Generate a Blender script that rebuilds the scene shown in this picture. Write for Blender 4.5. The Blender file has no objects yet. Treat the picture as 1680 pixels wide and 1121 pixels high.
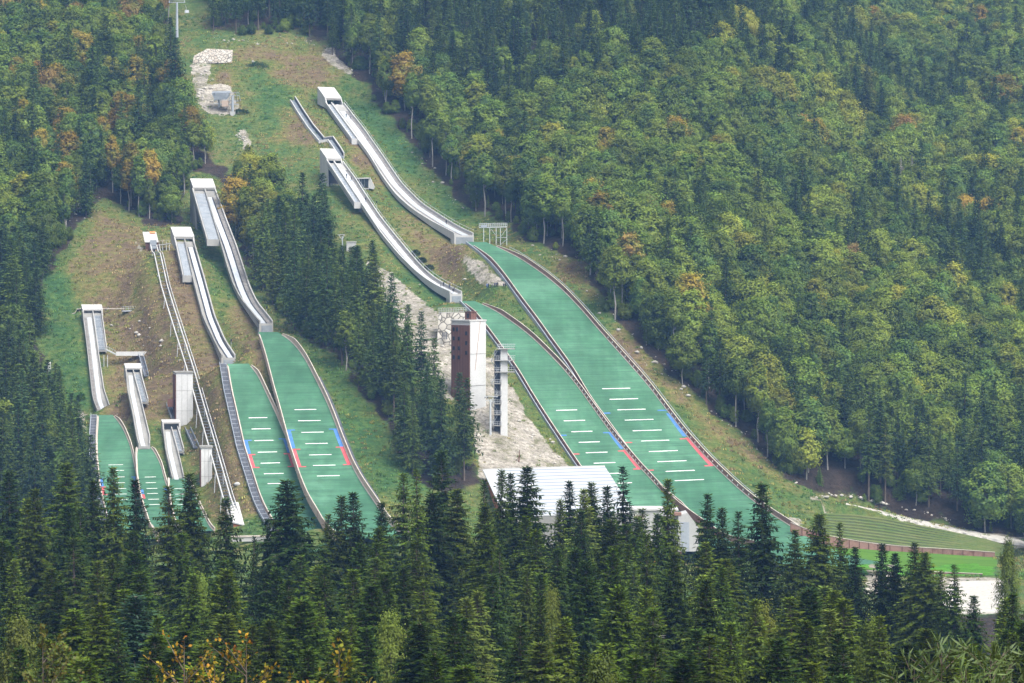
import math, random
import numpy as np

# ------------------------------------------------------------------ camera model
F = 4200.0                      # focal length in photo pixels (1680 px wide)
PITCH = math.radians(1.8)
SC = 1.5                        # hill distances below are in units of 1.5 m
CP, SP = math.cos(PITCH), math.sin(PITCH)

def ray(px, py):
    a = (np.asarray(px, float) - 840.0) / F
    b = (560.5 - np.asarray(py, float)) / F
    return a, CP + b * SP, -SP + b * CP

def at(px, py, Y):
    """point of the sight line through photo pixel (px, py) that lies Y metres ahead of the camera"""
    dx, dy, dz = ray(px, py)
    t = np.asarray(Y, float) / dy
    return np.stack(np.broadcast_arrays(t * dx, t * dy, t * dz), -1)

def proj(P):
    P = np.asarray(P, float)
    f = P[..., 1] * CP - P[..., 2] * SP
    u = P[..., 1] * SP + P[..., 2] * CP
    f = np.maximum(f, 0.5)
    return 840.0 + F * P[..., 0] / f, 560.5 - F * u / f

def interp(x, pts, k=1):
    p = sorted(pts)
    return np.interp(x, [q[0] for q in p], [q[k] for q in p])

# ------------------------------------------------------------------ the seven ski jumps
class Ribbon:
    """a run that is straight in plan: edge polylines (px, py) read against one vertical plane"""
    def __init__(self, A, B, L, R, n=60, deg=4, y0=None, y1=None):
        a, b = at(A[0], A[1], A[2] * SC)[:2], at(B[0], B[1], B[2] * SC)[:2]
        d = (b - a) / np.linalg.norm(b - a)
        self.d, self.n, self.a = d, np.array([-d[1], d[0]]), a
        Ls = [(q[1], q[0]) for q in L]; Rs = [(q[1], q[0]) for q in R]
        y0 = max(min(Ls)[0], min(Rs)[0]) if y0 is None else y0
        y1 = min(max(Ls)[0], max(Rs)[0]) if y1 is None else y1
        py = np.linspace(y0, y1, n)
        lx, rx = interp(py, Ls), interp(py, Rs)
        cx = (lx + rx) / 2
        dx, dy, dz = ray(cx, py)
        t = (a @ self.n) / (dx * self.n[0] + dy * self.n[1])
        Y = t * dy
        c = np.polyfit((py - y0) / (y1 - y0), Y, deg)
        Y = np.polyval(c, (py - y0) / (y1 - y0))
        k = np.ones(5) / 5
        sm = lambda v: np.convolve(np.pad(v, 2, mode='reflect', reflect_type='odd'), k, 'valid')
        self.C = at(sm(cx), py, Y)
        X = self.C[:, 0]
        perm = F * (self.n[0] * Y - X * self.n[1]) / Y ** 2
        self.w = sm((rx - lx) / perm)
        self.s = (self.C[:, :2] - a) @ d
        self.py = py

    def atpy(self, py):
        i = np.interp(py, self.py, np.arange(len(self.py)))
        return np.array([np.interp(i, np.arange(len(self.py)), self.C[:, k]) for k in range(3)])
    def nearest(self, XY):
        D = np.linalg.norm(self.C[None, :, :2] - np.asarray(XY)[:, None, :], axis=2)
        return D.argmin(1), D.min(1)

def wpy(r, py): return float(np.interp(py, r.py, r.w))

HILLS = {
 'large': dict(A=(553, 155, 690), B=(1192, 840, 500),
   iL=[(543,168),(563.5,196.4),(587,228.3),(603.5,250),(627,289),(650,320),(677,343.5),(710,364),(734,376),(754,387)],
   iR=[(550,145),(560.7,162),(588.5,198.6),(593,203),(626,250),(660,300),(693,333),(727,355),(753,371),(764,376.5),(777,382)],
   lL=[(767,397),(786.4,410.7),(801.4,423.6),(816,439),(828,454),(840,471),(859,497),(881,525),(907,562),(935.7,600),(955.7,632),(971.4,659),(989,682),(1013,714),(1035.7,745.7),(1054,768.6),(1085.7,801.4),(1103,820),(1129,840),(1168,866)],
   lR=[(797,397),(816.4,404.3),(835.7,413),(855,424.6),(873,436.4),(890.4,449.3),(910,463),(936.7,489),(960,514.5),(990,550),(1005.7,567),(1035.7,601),(1064,633),(1090,668),(1128.6,718.6),(1171,765.7),(1194,787),(1220,812),(1241.4,828.6),(1261,843.6),(1277,854),(1297,866)]),
 'medium': dict(A=(545, 252, 649), B=(1055, 830, 498),
   iL=[(547,264),(573.5,304),(593,333.5),(603,349),(611,361),(626,383.5),(654,417),(683,445.7),(704,461),(717,469),(740,479)],
   iR=[(550,246),(583.6,291),(596.5,311.5),(621,349),(630,361),(650,386),(675.7,417),(697,441),(718.6,458.6),(740,470),(758,478)],
   lL=[(757.5,494),(771.5,506.4),(798,538),(818,565),(840,595),(857.5,621),(864,633),(882,662),(900,690),(918,717),(935.7,743),(951.4,765.7),(975,800),(1003,835)],
   lR=[(764,491),(782,494.6),(802.5,503),(824,517),(845.4,532),(867,548),(881.4,561.4),(911.4,591.4),(930,611.4),(950,637),(977,675),(1002,710),(1025.7,739),(1051.4,770),(1074,794),(1087,809),(1105.7,825.7),(1118,835)]),
 'normal': dict(A=(333, 300, 644), B=(492, 835, 513),
   iL=[(335,309),(348.5,354),(360,392),(373,438.6),(381.7,464),(393,487),(417,517),(427,528)],
   iR=[(353.6,308.6),(371.4,357),(388.6,401.4),(401,440),(410.6,469),(423.5,496),(436,510.6),(448,526)],
   lL=[(424,545),(437,587),(451.4,643),(460,672),(467,698.6),(477,736),(494,787),(506,816),(520,838.6),(530,856)],
   lR=[(453,544),(466,550),(483,564),(501.4,589),(523,631.4),(537,660),(550,692),(560,720),(578.6,765.7),(594,794),(607,813),(622,835),(636,856)]),
 'smaller': dict(A=(300, 382, 603), B=(455, 850, 487),
   iL=[(302,392),(317,459),(333,520.7),(353,562),(364,584)],
   iR=[(318,392),(336.7,457),(353,517),(370,557),(386.7,582)],
   lL=[(373,597),(380,640),(393.6,698.6),(401.4,734),(413,771),(427,815),(437,838),(446.4,854),(460,875)],
   lR=[(408,597),(423,614),(437,644),(454,680),(463,702),(473,725),(487,768.6),(496,795),(506,818),(520,841),(529,854),(545,875)]),
 'training': dict(A=(151, 509, 568), B=(213, 845, 482),
   iL=[(135,509),(143,574),(150,638.6),(152.5,655),(159,671)],
   iR=[(153,509),(161.4,571.4),(171.4,638.6),(181.4,668),(183,671)],
   lL=[(161,681),(158.5,720),(159,748),(163.6,797),(171,830),(180,862)],
   lR=[(185,681),(195,692),(204,706),(214,730),(219,750),(226,788.6),(237,830),(246,862)]),
 'junior': dict(A=(213, 606, 541), B=(262, 850, 488),
   iL=[(206,606),(209,640),(217,677),(224,717),(227,727)],
   iR=[(219,606),(232,655),(247,717),(246,727)],
   lL=[(225,733),(223.5,748),(225,778),(229,805),(236,830),(246,860)],
   lR=[(247,733),(256,745),(265,764),(272,790),(284,830),(296,860)]),
 'children': dict(A=(274, 698, 522), B=(304, 850, 486),
   iL=[(267,700),(271,735),(277.5,764),(282,782)],
   iR=[(282,700),(293,740),(300,770),(302.5,782)],
   lL=[(277,784),(277,800),(281,830),(288,855)],
   lR=[(306,784),(316,800),(328,830),(340,855)]),
}
for k, h in HILLS.items():
    h['inrun'] = Ribbon(h['A'], h['B'], h['iL'], h['iR'], deg=2 if k in ('junior', 'children') else 3)
    h['land'] = Ribbon(h['A'], h['B'], h['lL'], h['lR'], deg=4 if k in ('large', 'medium') else 3)
# ------------------------------------------------------------------ bpy helpers
import bpy, bmesh
from mathutils import Vector, Matrix
scene = bpy.context.scene
COL = scene.collection

class NT:
    """small shorthand for building shader node trees"""
    def __init__(self, name):
        self.m = bpy.data.materials.new(name); self.m.use_nodes = True
        self.t = self.m.node_tree; self.t.nodes.clear()
        self.out = self.t.nodes.new('ShaderNodeOutputMaterial')
    def n(self, typ, **kw):
        nd = self.t.nodes.new('ShaderNode' + typ)
        for k, v in kw.items():
            if k.startswith('i_'):
                key = k[2:]
                key = int(key) if key.isdigit() else key.replace('_', ' ')
                nd.inputs[key].default_value = v
            else: setattr(nd, k, v)
        return nd
    def l(self, a, b): self.t.links.new(a, b); return b
    def math(self, op, a, b=None, c=None):
        nd = self.t.nodes.new('ShaderNodeMath'); nd.operation = op
        for i, v in enumerate((a, b, c)):
            if v is None: continue
            if isinstance(v, (int, float)): nd.inputs[i].default_value = v
            else: self.t.links.new(v, nd.inputs[i])
        return nd.outputs[0]
    def mix(self, fac, a, b, blend='MIX'):
        nd = self.t.nodes.new('ShaderNodeMix'); nd.data_type = 'RGBA'; nd.blend_type = blend
        for sock, v in ((nd.inputs[0], fac), (nd.inputs[6], a), (nd.inputs[7], b)):
            if isinstance(v, (int, float)): sock.default_value = v
            elif isinstance(v, tuple): sock.default_value = (*v[:3], 1)
            else: self.t.links.new(v, sock)
        return nd.outputs[2]
    def ramp(self, fac, stops):
        nd = self.t.nodes.new('ShaderNodeValToRGB')
        e = nd.color_ramp.elements
        while len(e) < len(stops): e.new(0.5)
        for el, (p, c) in zip(e, stops):
            el.position = p; el.color = (*c, 1) if isinstance(c, tuple) else (c, c, c, 1)
        self.l(fac, nd.inputs[0]); return nd.outputs[0]
    def noise(self, vec, scale, detail=4, rough=0.6):
        nd = self.n('TexNoise'); nd.inputs['Scale'].default_value = scale
        nd.inputs['Detail'].default_value = detail; nd.inputs['Roughness'].default_value = rough
        if vec is not None: self.l(vec, nd.inputs['Vector'])
        return nd.outputs['Fac']
    def coords(self, kind='Object'):
        return self.n('TexCoord').outputs[kind]
    def pos(self):
        return self.n('NewGeometry').outputs['Position']
    def mapping(self, vec, scale=(1, 1, 1), rot=(0, 0, 0)):
        nd = self.n('Mapping'); nd.inputs['Scale'].default_value = scale; nd.inputs['Rotation'].default_value = rot
        self.l(vec, nd.inputs['Vector']); return nd.outputs[0]
    def bsdf(self, color, rough=0.8, metal=0.0, spec=0.3, bump=None, bstr=0.3, bdist=0.1):
        p = self.n('BsdfPrincipled')
        for key, v in (('Base Color', color), ('Roughness', rough), ('Metallic', metal), ('Specular IOR Level', spec)):
            if isinstance(v, (int, float)): p.inputs[key].default_value = v
            elif isinstance(v, tuple): p.inputs[key].default_value = (*v[:3], 1)
            else: self.l(v, p.inputs[key])
        if bump is not None:
            b = self.n('Bump'); b.inputs['Strength'].default_value = bstr; b.inputs['Distance'].default_value = bdist
            self.l(bump, b.inputs['Height']); self.l(b.outputs[0], p.inputs['Normal'])
        self.l(p.outputs[0], self.out.inputs[0]); return p

def noisy(name, c1, c2, scale=0.3, rough=0.85, stretch=(1, 1, 1), metal=0.0, spec=0.3, c3=None, fine=2.0):
    """two-tone weathered surface: broad patches, fine grain, streaks along `stretch`"""
    t = NT(name); v = t.mapping(t.pos(), stretch)
    a = t.noise(v, scale, 5, 0.65)
    col = t.ramp(a, [(0.3, c1), (0.7, c2)] if c3 is None else [(0.25, c1), (0.5, c2), (0.75, c3)])
    g = t.noise(t.pos(), fine, 3, 0.7)
    col = t.mix(0.35, col, t.ramp(g, [(0.3, 0.6), (0.7, 1.0)]), 'MULTIPLY')
    t.bsdf(col, rough, metal, spec, bump=g, bstr=0.25, bdist=0.08)
    return t.m

M = {}
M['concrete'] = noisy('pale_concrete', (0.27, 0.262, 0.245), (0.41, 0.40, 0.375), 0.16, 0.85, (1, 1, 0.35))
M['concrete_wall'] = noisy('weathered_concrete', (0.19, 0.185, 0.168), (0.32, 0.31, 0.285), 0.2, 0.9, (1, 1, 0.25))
M['white_roof'] = noisy('white_roof_sheet', (0.46, 0.45, 0.43), (0.55, 0.54, 0.52), 0.1, 0.6)
M['white_face'] = noisy('white_painted_concrete', (0.38, 0.375, 0.36), (0.50, 0.495, 0.48), 0.14, 0.8, (1, 1, 0.2))
M['track'] = noisy('pale_ceramic_track', (0.42, 0.45, 0.49), (0.54, 0.565, 0.59), 0.25, 0.35, spec=0.5)
M['rubber'] = noisy('black_rubber_strip', (0.02, 0.02, 0.023), (0.045, 0.045, 0.05), 0.5, 0.7)
M['grating'] = noisy('grey_steel_grating', (0.21, 0.235, 0.26), (0.32, 0.345, 0.37), 0.4, 0.55, metal=0.2)
M['stair'] = noisy('dark_stair_grating', (0.10, 0.12, 0.14), (0.2, 0.22, 0.24), 0.5, 0.6)
M['steel'] = noisy('galvanised_steel', (0.50, 0.52, 0.54), (0.64, 0.66, 0.68), 0.5, 0.45, metal=0.25)
M['gravel_strip'] = noisy('grey_gravel_strip', (0.12, 0.112, 0.105), (0.25, 0.235, 0.22), 0.7, 0.95, fine=3)
M['tower_white'] = noisy('bright_tower_concrete', (0.52, 0.515, 0.50), (0.64, 0.635, 0.62), 0.12, 0.8, (1, 1, 0.2))
M['corten'] = noisy('rust_brown_cladding', (0.115, 0.052, 0.036), (0.185, 0.088, 0.062), 0.5, 0.75, (3.2, 3.2, 0.05))
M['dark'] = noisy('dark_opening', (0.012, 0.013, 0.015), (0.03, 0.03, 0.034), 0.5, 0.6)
M['board'] = noisy('weathered_pink_board', (0.33, 0.225, 0.17), (0.48, 0.38, 0.31), 0.5, 0.9, (1, 1, 1), c3=(0.40, 0.28, 0.215))
M['red_board'] = noisy('red_brown_board', (0.13, 0.062, 0.047), (0.27, 0.16, 0.125), 0.45, 0.9, c3=(0.19, 0.10, 0.078))
M['rail'] = noisy('pale_top_rail', (0.40, 0.345, 0.29), (0.56, 0.50, 0.435), 0.4, 0.8)
M['white'] = noisy('white_marking', (0.72, 0.74, 0.70), (0.86, 0.86, 0.83), 0.8, 0.7)
M['red'] = noisy('red_marking', (0.42, 0.07, 0.08), (0.54, 0.12, 0.13), 0.4, 0.8)
M['blue'] = noisy('blue_marking', (0.05, 0.15, 0.40), (0.09, 0.22, 0.48), 0.4, 0.8)
M['beam'] = noisy('blue_grey_beam', (0.27, 0.30, 0.34), (0.40, 0.43, 0.47), 0.25, 0.7, (1, 1, 0.4))
M['orange_board'] = noisy('orange_timber_cladding', (0.36, 0.13, 0.045), (0.50, 0.21, 0.085), 0.6, 0.85, (0.2, 0.2, 4))
M['orange_paint'] = noisy('orange_paint', (0.62, 0.24, 0.09), (0.70, 0.30, 0.12), 0.5, 0.6)
M['glass'] = noisy('grey_blue_glazing', (0.05, 0.075, 0.10), (0.12, 0.16, 0.2), 0.5, 0.15, spec=0.6)
M['slab'] = noisy('black_stair_panel', (0.045, 0.05, 0.06), (0.11, 0.115, 0.13), 0.6, 0.7)
M['rock'] = noisy('white_limestone', (0.32, 0.295, 0.255), (0.55, 0.525, 0.48), 0.8, 0.95)

def mat_mat():
    """green plastic jumping mats laid in rows across the hill"""
    t = NT('green_plastic_mat'); P = t.pos()
    rows = t.noise(t.mapping(P, (0.03, 0.03, 1.9)), 1.3, 5, 0.75)
    broad = t.noise(P, 0.045, 5, 0.7)
    down = t.noise(t.mapping(P, (0.5, 0.06, 0.06), (0, 0, 0.45)), 0.7, 3, 0.6)
    c = t.ramp(broad, [(0.35, (0.034, 0.118, 0.060)), (0.50, (0.050, 0.156, 0.082)), (0.66, (0.084, 0.215, 0.125))])
    c = t.mix(0.75, c, t.ramp(rows, [(0.36, 0.62), (0.62, 1.12)]), 'MULTIPLY')
    c = t.mix(0.7, c, t.ramp(down, [(0.35, 0.78), (0.65, 1.05)]), 'MULTIPLY')
    s_ = t.n('SeparateXYZ'); t.l(P, s_.inputs[0]); seam = t.math('LESS_THAN', t.math('FRACT', t.math('MULTIPLY', s_.outputs[2], 0.42)), 0.10)
    c = t.mix(t.math('MULTIPLY', seam, t.ramp(broad, [(0.35, 0.10), (0.65, 0.32)])), c, (0.020, 0.075, 0.042))
    t.bsdf(c, 0.62, 0, 0.35, bump=rows, bstr=0.3, bdist=0.06)
    return t.m
M['mat'] = mat_mat()

def stone_mat(name, c1, c2, scale):
    t = NT(name); P = t.pos()
    v = t.n('TexVoronoi'); v.inputs['Scale'].default_value = scale; t.l(P, v.inputs['Vector'])
    e = t.n('TexVoronoi', feature='DISTANCE_TO_EDGE'); e.inputs['Scale'].default_value = scale; t.l(P, e.inputs['Vector'])
    c = t.mix(v.outputs['Color'], c1, c2)
    c = t.mix(t.ramp(e.outputs['Distance'], [(0.02, 1.0), (0.12, 0.0)]), c, (0.10, 0.09, 0.075))
    t.bsdf(c, 0.95, 0, 0.2, bump=e.outputs['Distance'], bstr=0.8, bdist=0.3)
    return t.m
M['stone'] = stone_mat('stacked_stone', (0.30, 0.275, 0.235), (0.56, 0.53, 0.47), 0.55)
M['rubble'] = stone_mat('pale_rubble_blocks', (0.34, 0.29, 0.23), (0.55, 0.52, 0.46), 0.75)

def ribbed_roof():
    t = NT('ribbed_white_roof'); P = t.pos()
    s = t.n('SeparateXYZ'); t.l(P, s.inputs[0])
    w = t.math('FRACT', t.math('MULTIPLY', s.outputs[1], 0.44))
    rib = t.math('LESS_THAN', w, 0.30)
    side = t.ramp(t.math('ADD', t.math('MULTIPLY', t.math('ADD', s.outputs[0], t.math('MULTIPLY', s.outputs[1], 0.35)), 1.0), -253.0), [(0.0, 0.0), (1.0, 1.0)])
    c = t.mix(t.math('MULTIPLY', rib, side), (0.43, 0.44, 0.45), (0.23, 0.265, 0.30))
    g = t.noise(P, 0.3, 4)
    c = t.mix(0.3, c, t.ramp(g, [(0.3, 0.8), (0.7, 1.0)]), 'MULTIPLY')
    t.bsdf(c, 0.5, 0, 0.4, bump=w, bstr=0.1, bdist=0.05)
    return t.m
M['ribbed'] = ribbed_roof()

# ---- objects
def loc_of(o):
    v = Vector((0, 0, 0))
    while o is not None:
        v = v + o.location; o = o.parent
    return v

def tagit(o, label=None, cat=None, group=None, kind=None):
    for k, v in (('label', label), ('category', cat), ('group', group), ('kind', kind)):
        if v: o[k] = v
    return o

def thing(name, label, cat, at_=(0, 0, 0), group=None):
    o = bpy.data.objects.new(name, None); COL.objects.link(o)
    o.location = tuple(float(v) for v in at_); o.empty_display_size = 0.5
    return tagit(o, label, cat, group)

class MB:
    def __init__(self): self.v = []; self.f = []; self.mi = []
    def add(self, verts, faces, mi=0):
        b = len(self.v)
        self.v.extend([tuple(float(c) for c in p) for p in verts])
        self.f.extend([tuple(b + i for i in f) for f in faces]); self.mi.extend([mi] * len(faces))
        return self
    def hexa(self, p, mi=0):
        """8 corners: bottom ring 0-3, top ring 4-7"""
        return self.add(p, [(3, 2, 1, 0), (4, 5, 6, 7), (0, 1, 5, 4), (1, 2, 6, 5), (2, 3, 7, 6), (3, 0, 4, 7)], mi)
    def box(self, c, size, ax=(1, 0), mi=0):
        """upright box: base centre c, size (along ax, across, up)"""
        c = np.array(c, float); u = np.array([ax[0], ax[1], 0.0]); u /= np.linalg.norm(u); w = np.array([-u[1], u[0], 0]); k = np.array([0, 0, 1.0])
        a, b, h = size[0] / 2, size[1] / 2, size[2]
        q = [c - u * a - w * b, c + u * a - w * b, c + u * a + w * b, c - u * a + w * b]
        return self.hexa(q + [x + k * h for x in q], mi)
    def bar(self, a, b, r=0.08, mi=0, n=4):
        a = np.array(a, float); b = np.array(b, float); d = b - a; L = np.linalg.norm(d)
        if L < 1e-6: return self
        d /= L; ref = np.array([0, 0, 1.0]) if abs(d[2]) < 0.9 else np.array([1.0, 0, 0])
        u = np.cross(d, ref); u /= np.linalg.norm(u); w = np.cross(d, u)
        r0, r1 = (r, r) if np.isscalar(r) else r
        vs = []
        for P, rr in ((a, r0), (b, r1)):
            for i in range(n):
                t = 2 * math.pi * (i + 0.5) / n
                vs.append(P + rr * (math.cos(t) * u + math.sin(t) * w))
        fs = [(i, (i + 1) % n, n + (i + 1) % n, n + i) for i in range(n)] + [tuple(range(n))[::-1], tuple(range(n, 2 * n))]
        return self.add(vs, fs, mi)
    def prism(self, poly, vec, mi=0):
        """flat polygon (3-D points) pushed along vec"""
        p = [np.array(q, float) for q in poly]; n = len(p); vec = np.array(vec, float)
        return self.add(p + [q + vec for q in p], [tuple(range(n))[::-1], tuple(range(n, 2 * n))] + [(i, (i + 1) % n, n + (i + 1) % n, n + i) for i in range(n)], mi)
    def sweep(self, C, n2, sec, mi=0, caps=True):
        """sec: closed list of (lateral, dz); each may be a number or an array along the path"""
        C = np.asarray(C, float); N = len(C); k = len(sec)
        nv = np.array([n2[0], n2[1], 0.0]); ring = []
        for lat, dz in sec:
            ring.append(C + np.broadcast_to(np.asarray(lat, float), (N,))[:, None] * nv + np.broadcast_to(np.asarray(dz, float), (N,))[:, None] * np.array([0, 0, 1.0]))
        V = np.stack(ring, 1).reshape(-1, 3)
        fs = [(i * k + j, i * k + (j + 1) % k, (i + 1) * k + (j + 1) % k, (i + 1) * k + j) for i in range(N - 1) for j in range(k)]
        if caps: fs += [tuple(range(k))[::-1], tuple((N - 1) * k + j for j in range(k))]
        return self.add(V, fs, mi)
    def build(self, name, mats, parent=None, smooth=False):
        if not isinstance(mats, (list, tuple)): mats = [mats]
        me = bpy.data.meshes.new(name); off = loc_of(parent) if parent is not None else Vector((0, 0, 0))
        me.from_pydata([(x - off.x, y - off.y, z - off.z) for x, y, z in self.v], [], self.f)
        for m in mats: me.materials.append(M[m] if isinstance(m, str) else m)
        if len(mats) > 1: me.polygons.foreach_set('material_index', self.mi)
        me.update()
        bm = bmesh.new(); bm.from_mesh(me); bmesh.ops.recalc_face_normals(bm, faces=bm.faces); bm.to_mesh(me); bm.free()
        if smooth: me.polygons.foreach_set('use_smooth', [True] * len(me.polygons))
        o = bpy.data.objects.new(name, me); COL.objects.link(o)
        if parent is not None: o.parent = parent
        return o

def np_mesh(name, V, quads, mats, attrs=None, tris=None):
    """big mesh straight from arrays"""
    me = bpy.data.meshes.new(name)
    nq = len(quads); nt = 0 if tris is None else len(tris)
    me.vertices.add(len(V)); me.vertices.foreach_set('co', np.asarray(V, np.float32).ravel())
    li = np.concatenate([np.asarray(quads, np.int32).ravel()] + ([np.asarray(tris, np.int32).ravel()] if nt else []))
    me.loops.add(len(li)); me.loops.foreach_set('vertex_index', li)
    me.polygons.add(nq + nt)
    ls = np.concatenate([np.arange(nq) * 4, nq * 4 + np.arange(nt) * 3]).astype(np.int32)
    me.polygons.foreach_set('loop_start', ls)
    for m in mats: me.materials.append(m)
    me.update(calc_edges=True); me.validate()
    for k, a in (attrs or {}).items():
        at_ = me.attributes.new(k, 'FLOAT_COLOR' if np.ndim(a) == 2 else 'FLOAT', 'POINT')
        at_.data.foreach_set('color' if np.ndim(a) == 2 else 'value', np.asarray(a, np.float32).ravel())
    return me
# ------------------------------------------------------------------ terrain height
def sstep(x, a, b):
    t = np.clip((x - a) / (b - a), 0, 1)
    return t * t * (3 - 2 * t)

class Lattice:
    def __init__(self, seed, n=256):
        self.g = np.random.RandomState(seed).rand(n, n); self.nn = n
    def __call__(self, x, y):
        x = np.asarray(x, float); y = np.asarray(y, float)
        xi = np.floor(x).astype(int); yi = np.floor(y).astype(int)
        fx = x - xi; fy = y - yi
        fx = fx * fx * (3 - 2 * fx); fy = fy * fy * (3 - 2 * fy)
        n = self.nn; g = self.g
        a = g[xi % n, yi % n]; b = g[(xi + 1) % n, yi % n]
        c = g[xi % n, (yi + 1) % n]; d = g[(xi + 1) % n, (yi + 1) % n]
        return (a * (1 - fx) + b * fx) * (1 - fy) + (c * (1 - fx) + d * fx) * fy
NZ = Lattice(5)
def fbm(x, y, o=4):
    v = 0; a = 0.5
    for k in range(o):
        v = v + a * NZ(x * 2 ** k + 17.3 * k, y * 2 ** k + 5.1 * k); a *= 0.5
    return v

FORE = [(-60, 3), (0, -2.2), (18, -6.5), (60, -22), (130, -38), (220, -50), (320, -62), (430, -72), (540, -82), (640, -87), (2500, -87)]
def base_z(X, Y):
    X = np.asarray(X, float); Y = np.asarray(Y, float)
    fore = np.interp(Y, [f[0] for f in FORE], [f[1] for f in FORE])
    r = sstep(X - 0.08 * (Y - 760), 20, 170)
    yt = 712 + 75 * r
    m = 0.50 - 0.125 * r - 0.03 * sstep(-X, 60, 200)
    d = Y - yt
    up = m * (np.sqrt(d * d + 15 ** 2) + d) / 2
    # gentler again higher up, so that the slope runs on behind
    up = up - 0.00006 * np.maximum(Y - 1150, 0) ** 2 * 0.3
    return fore + up + (fbm(X / 55, Y / 55) - 0.47) * 9 * sstep(Y, 760, 900) + (fbm(X / 14 + 40, Y / 14) - 0.47) * 1.6

CLEAR = {  # how far the in-run floor stands above the ground, by photo row
 'large': [(155, 2.2), (200, 1.6), (260, 1.3), (360, 1.6), (382, 3.5)],
 'medium': [(255, 9.0), (300, 6.5), (345, 3.0), (375, 1.3), (450, 1.6), (478, 3.5)],
 'normal': [(300, 13), (395, 8.0), (440, 3.0), (480, 1.6), (526, 3.4)],
 'smaller': [(390, 3.0), (450, 2.4), (500, 1.4), (582, 3.0)],
 'training': [(505, 2.5), (600, 1.5), (671, 1.8)],
 'junior': [(600, 2.0), (727, 1.2)], 'children': [(695, 1.8), (782, 1.0)]}

ctl, res = [], []
for k, h in HILLS.items():
    for nm in ('inrun', 'land'):
        r = h[nm]
        for i in np.linspace(0, 59, 9).astype(int):
            cl = 1.0 + interp(r.py[i], CLEAR[k]) if nm == 'inrun' else 0.7
            ctl.append(r.C[i, :2]); res.append(r.C[i, 2] - cl - base_z(*r.C[i, :2]))
for X, Y in [(x, y) for x in (-300, -190, 160, 260, 380) for y in (640, 780, 900, 1050, 1250, 1500)] + [(x, y) for x in (-100, 0, 100) for y in (600, 660, 1150, 1300, 1500)] + [(100, 760), (140, 800), (110, 700), (60, 690)]:
    ctl.append((X, Y)); res.append(0.0)
ctl = np.array(ctl); res = np.array(res)
def _phi(P, Q):
    return np.sqrt(((P[:, None, :] - Q[None, :, :]) ** 2).sum(-1) + 12.0 ** 2)
_K = _phi(ctl, ctl)
_w = np.linalg.solve(_K.T @ _K + 30.0 * np.eye(len(ctl)), _K.T @ res)

def ground_raw(X, Y):
    P = np.stack([np.ravel(X), np.ravel(Y)], 1)
    out = np.empty(len(P))
    for i in range(0, len(P), 20000):
        q = P[i:i + 20000]
        z = base_z(q[:, 0], q[:, 1])
        near = (q[:, 1] > 560)
        z[near] += (_phi(q[near], ctl) @ _w) * sstep(q[near, 1], 560, 640)
        # the ground meets every run
        num = np.zeros(len(q)); den = np.zeros(len(q)); mx = np.zeros(len(q)); cap = np.full(len(q), 1e9)
        for k, h in HILLS.items():
            for nm in ('inrun', 'land'):
                r = h[nm]
                rel = q - r.a
                s = rel @ r.d; lat = rel @ r.n
                sel = (s > r.s[0] - 20) & (s < r.s[-1] + 25) & (np.abs(lat) < 60)
                if not sel.any(): continue
                ss = s[sel]
                ci = (r.C[:, :2] - r.a) @ r.n
                zc = np.interp(ss, r.s, r.C[:, 2]); hw = np.interp(ss, r.s, r.w) / 2
                over = np.maximum(ss - r.s[-1], 0) * 0.18 if nm == 'land' else 0
                lc = np.interp(ss, r.s, ci)
                cl = 1.0 + np.interp(np.interp(ss, r.s, r.py), [c[0] for c in CLEAR[k]], [c[1] for c in CLEAR[k]]) if nm == 'inrun' else 0.7
                tgt = zc - cl - over
                dl = np.maximum(np.abs(lat[sel] - lc) - hw - 1.0, 0)
                ds = np.maximum(np.maximum(r.s[0] - ss, ss - r.s[-1]), 0)
                dd = np.hypot(dl, ds)
                fall = 16.0 if nm == 'land' else 20.0
                w = 1 - sstep(dd, 0, fall)
                num[sel] += w ** 3 * tgt; den[sel] += w ** 3; mx[sel] = np.maximum(mx[sel], w)
                inside = (dl <= 2.2) & (ds <= (2.5 if nm == 'land' else 0.5))
                idx = np.where(sel)[0][inside]
                cap[idx] = np.minimum(cap[idx], tgt[inside])
        g = den > 1e-9
        z[g] = z[g] * (1 - mx[g]) + mx[g] * num[g] / den[g]
        out[i:i + 20000] = np.minimum(z, cap)
    return out.reshape(np.shape(X))

def axis(*seg):
    v = []
    for a, b, st in seg:
        v.extend(np.arange(a, b, st))
    v.append(seg[-1][1])
    return np.array(v, float)
GX = axis((-560, -240, 16), (-240, 240, 1.5), (240, 660, 14))
GY = axis((-40, 120, 5), (120, 640, 9), (640, 1080, 1.5), (1080, 1900, 12))
MX, MY = np.meshgrid(GX, GY, indexing='ij')
GZ = ground_raw(MX, MY)
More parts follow.
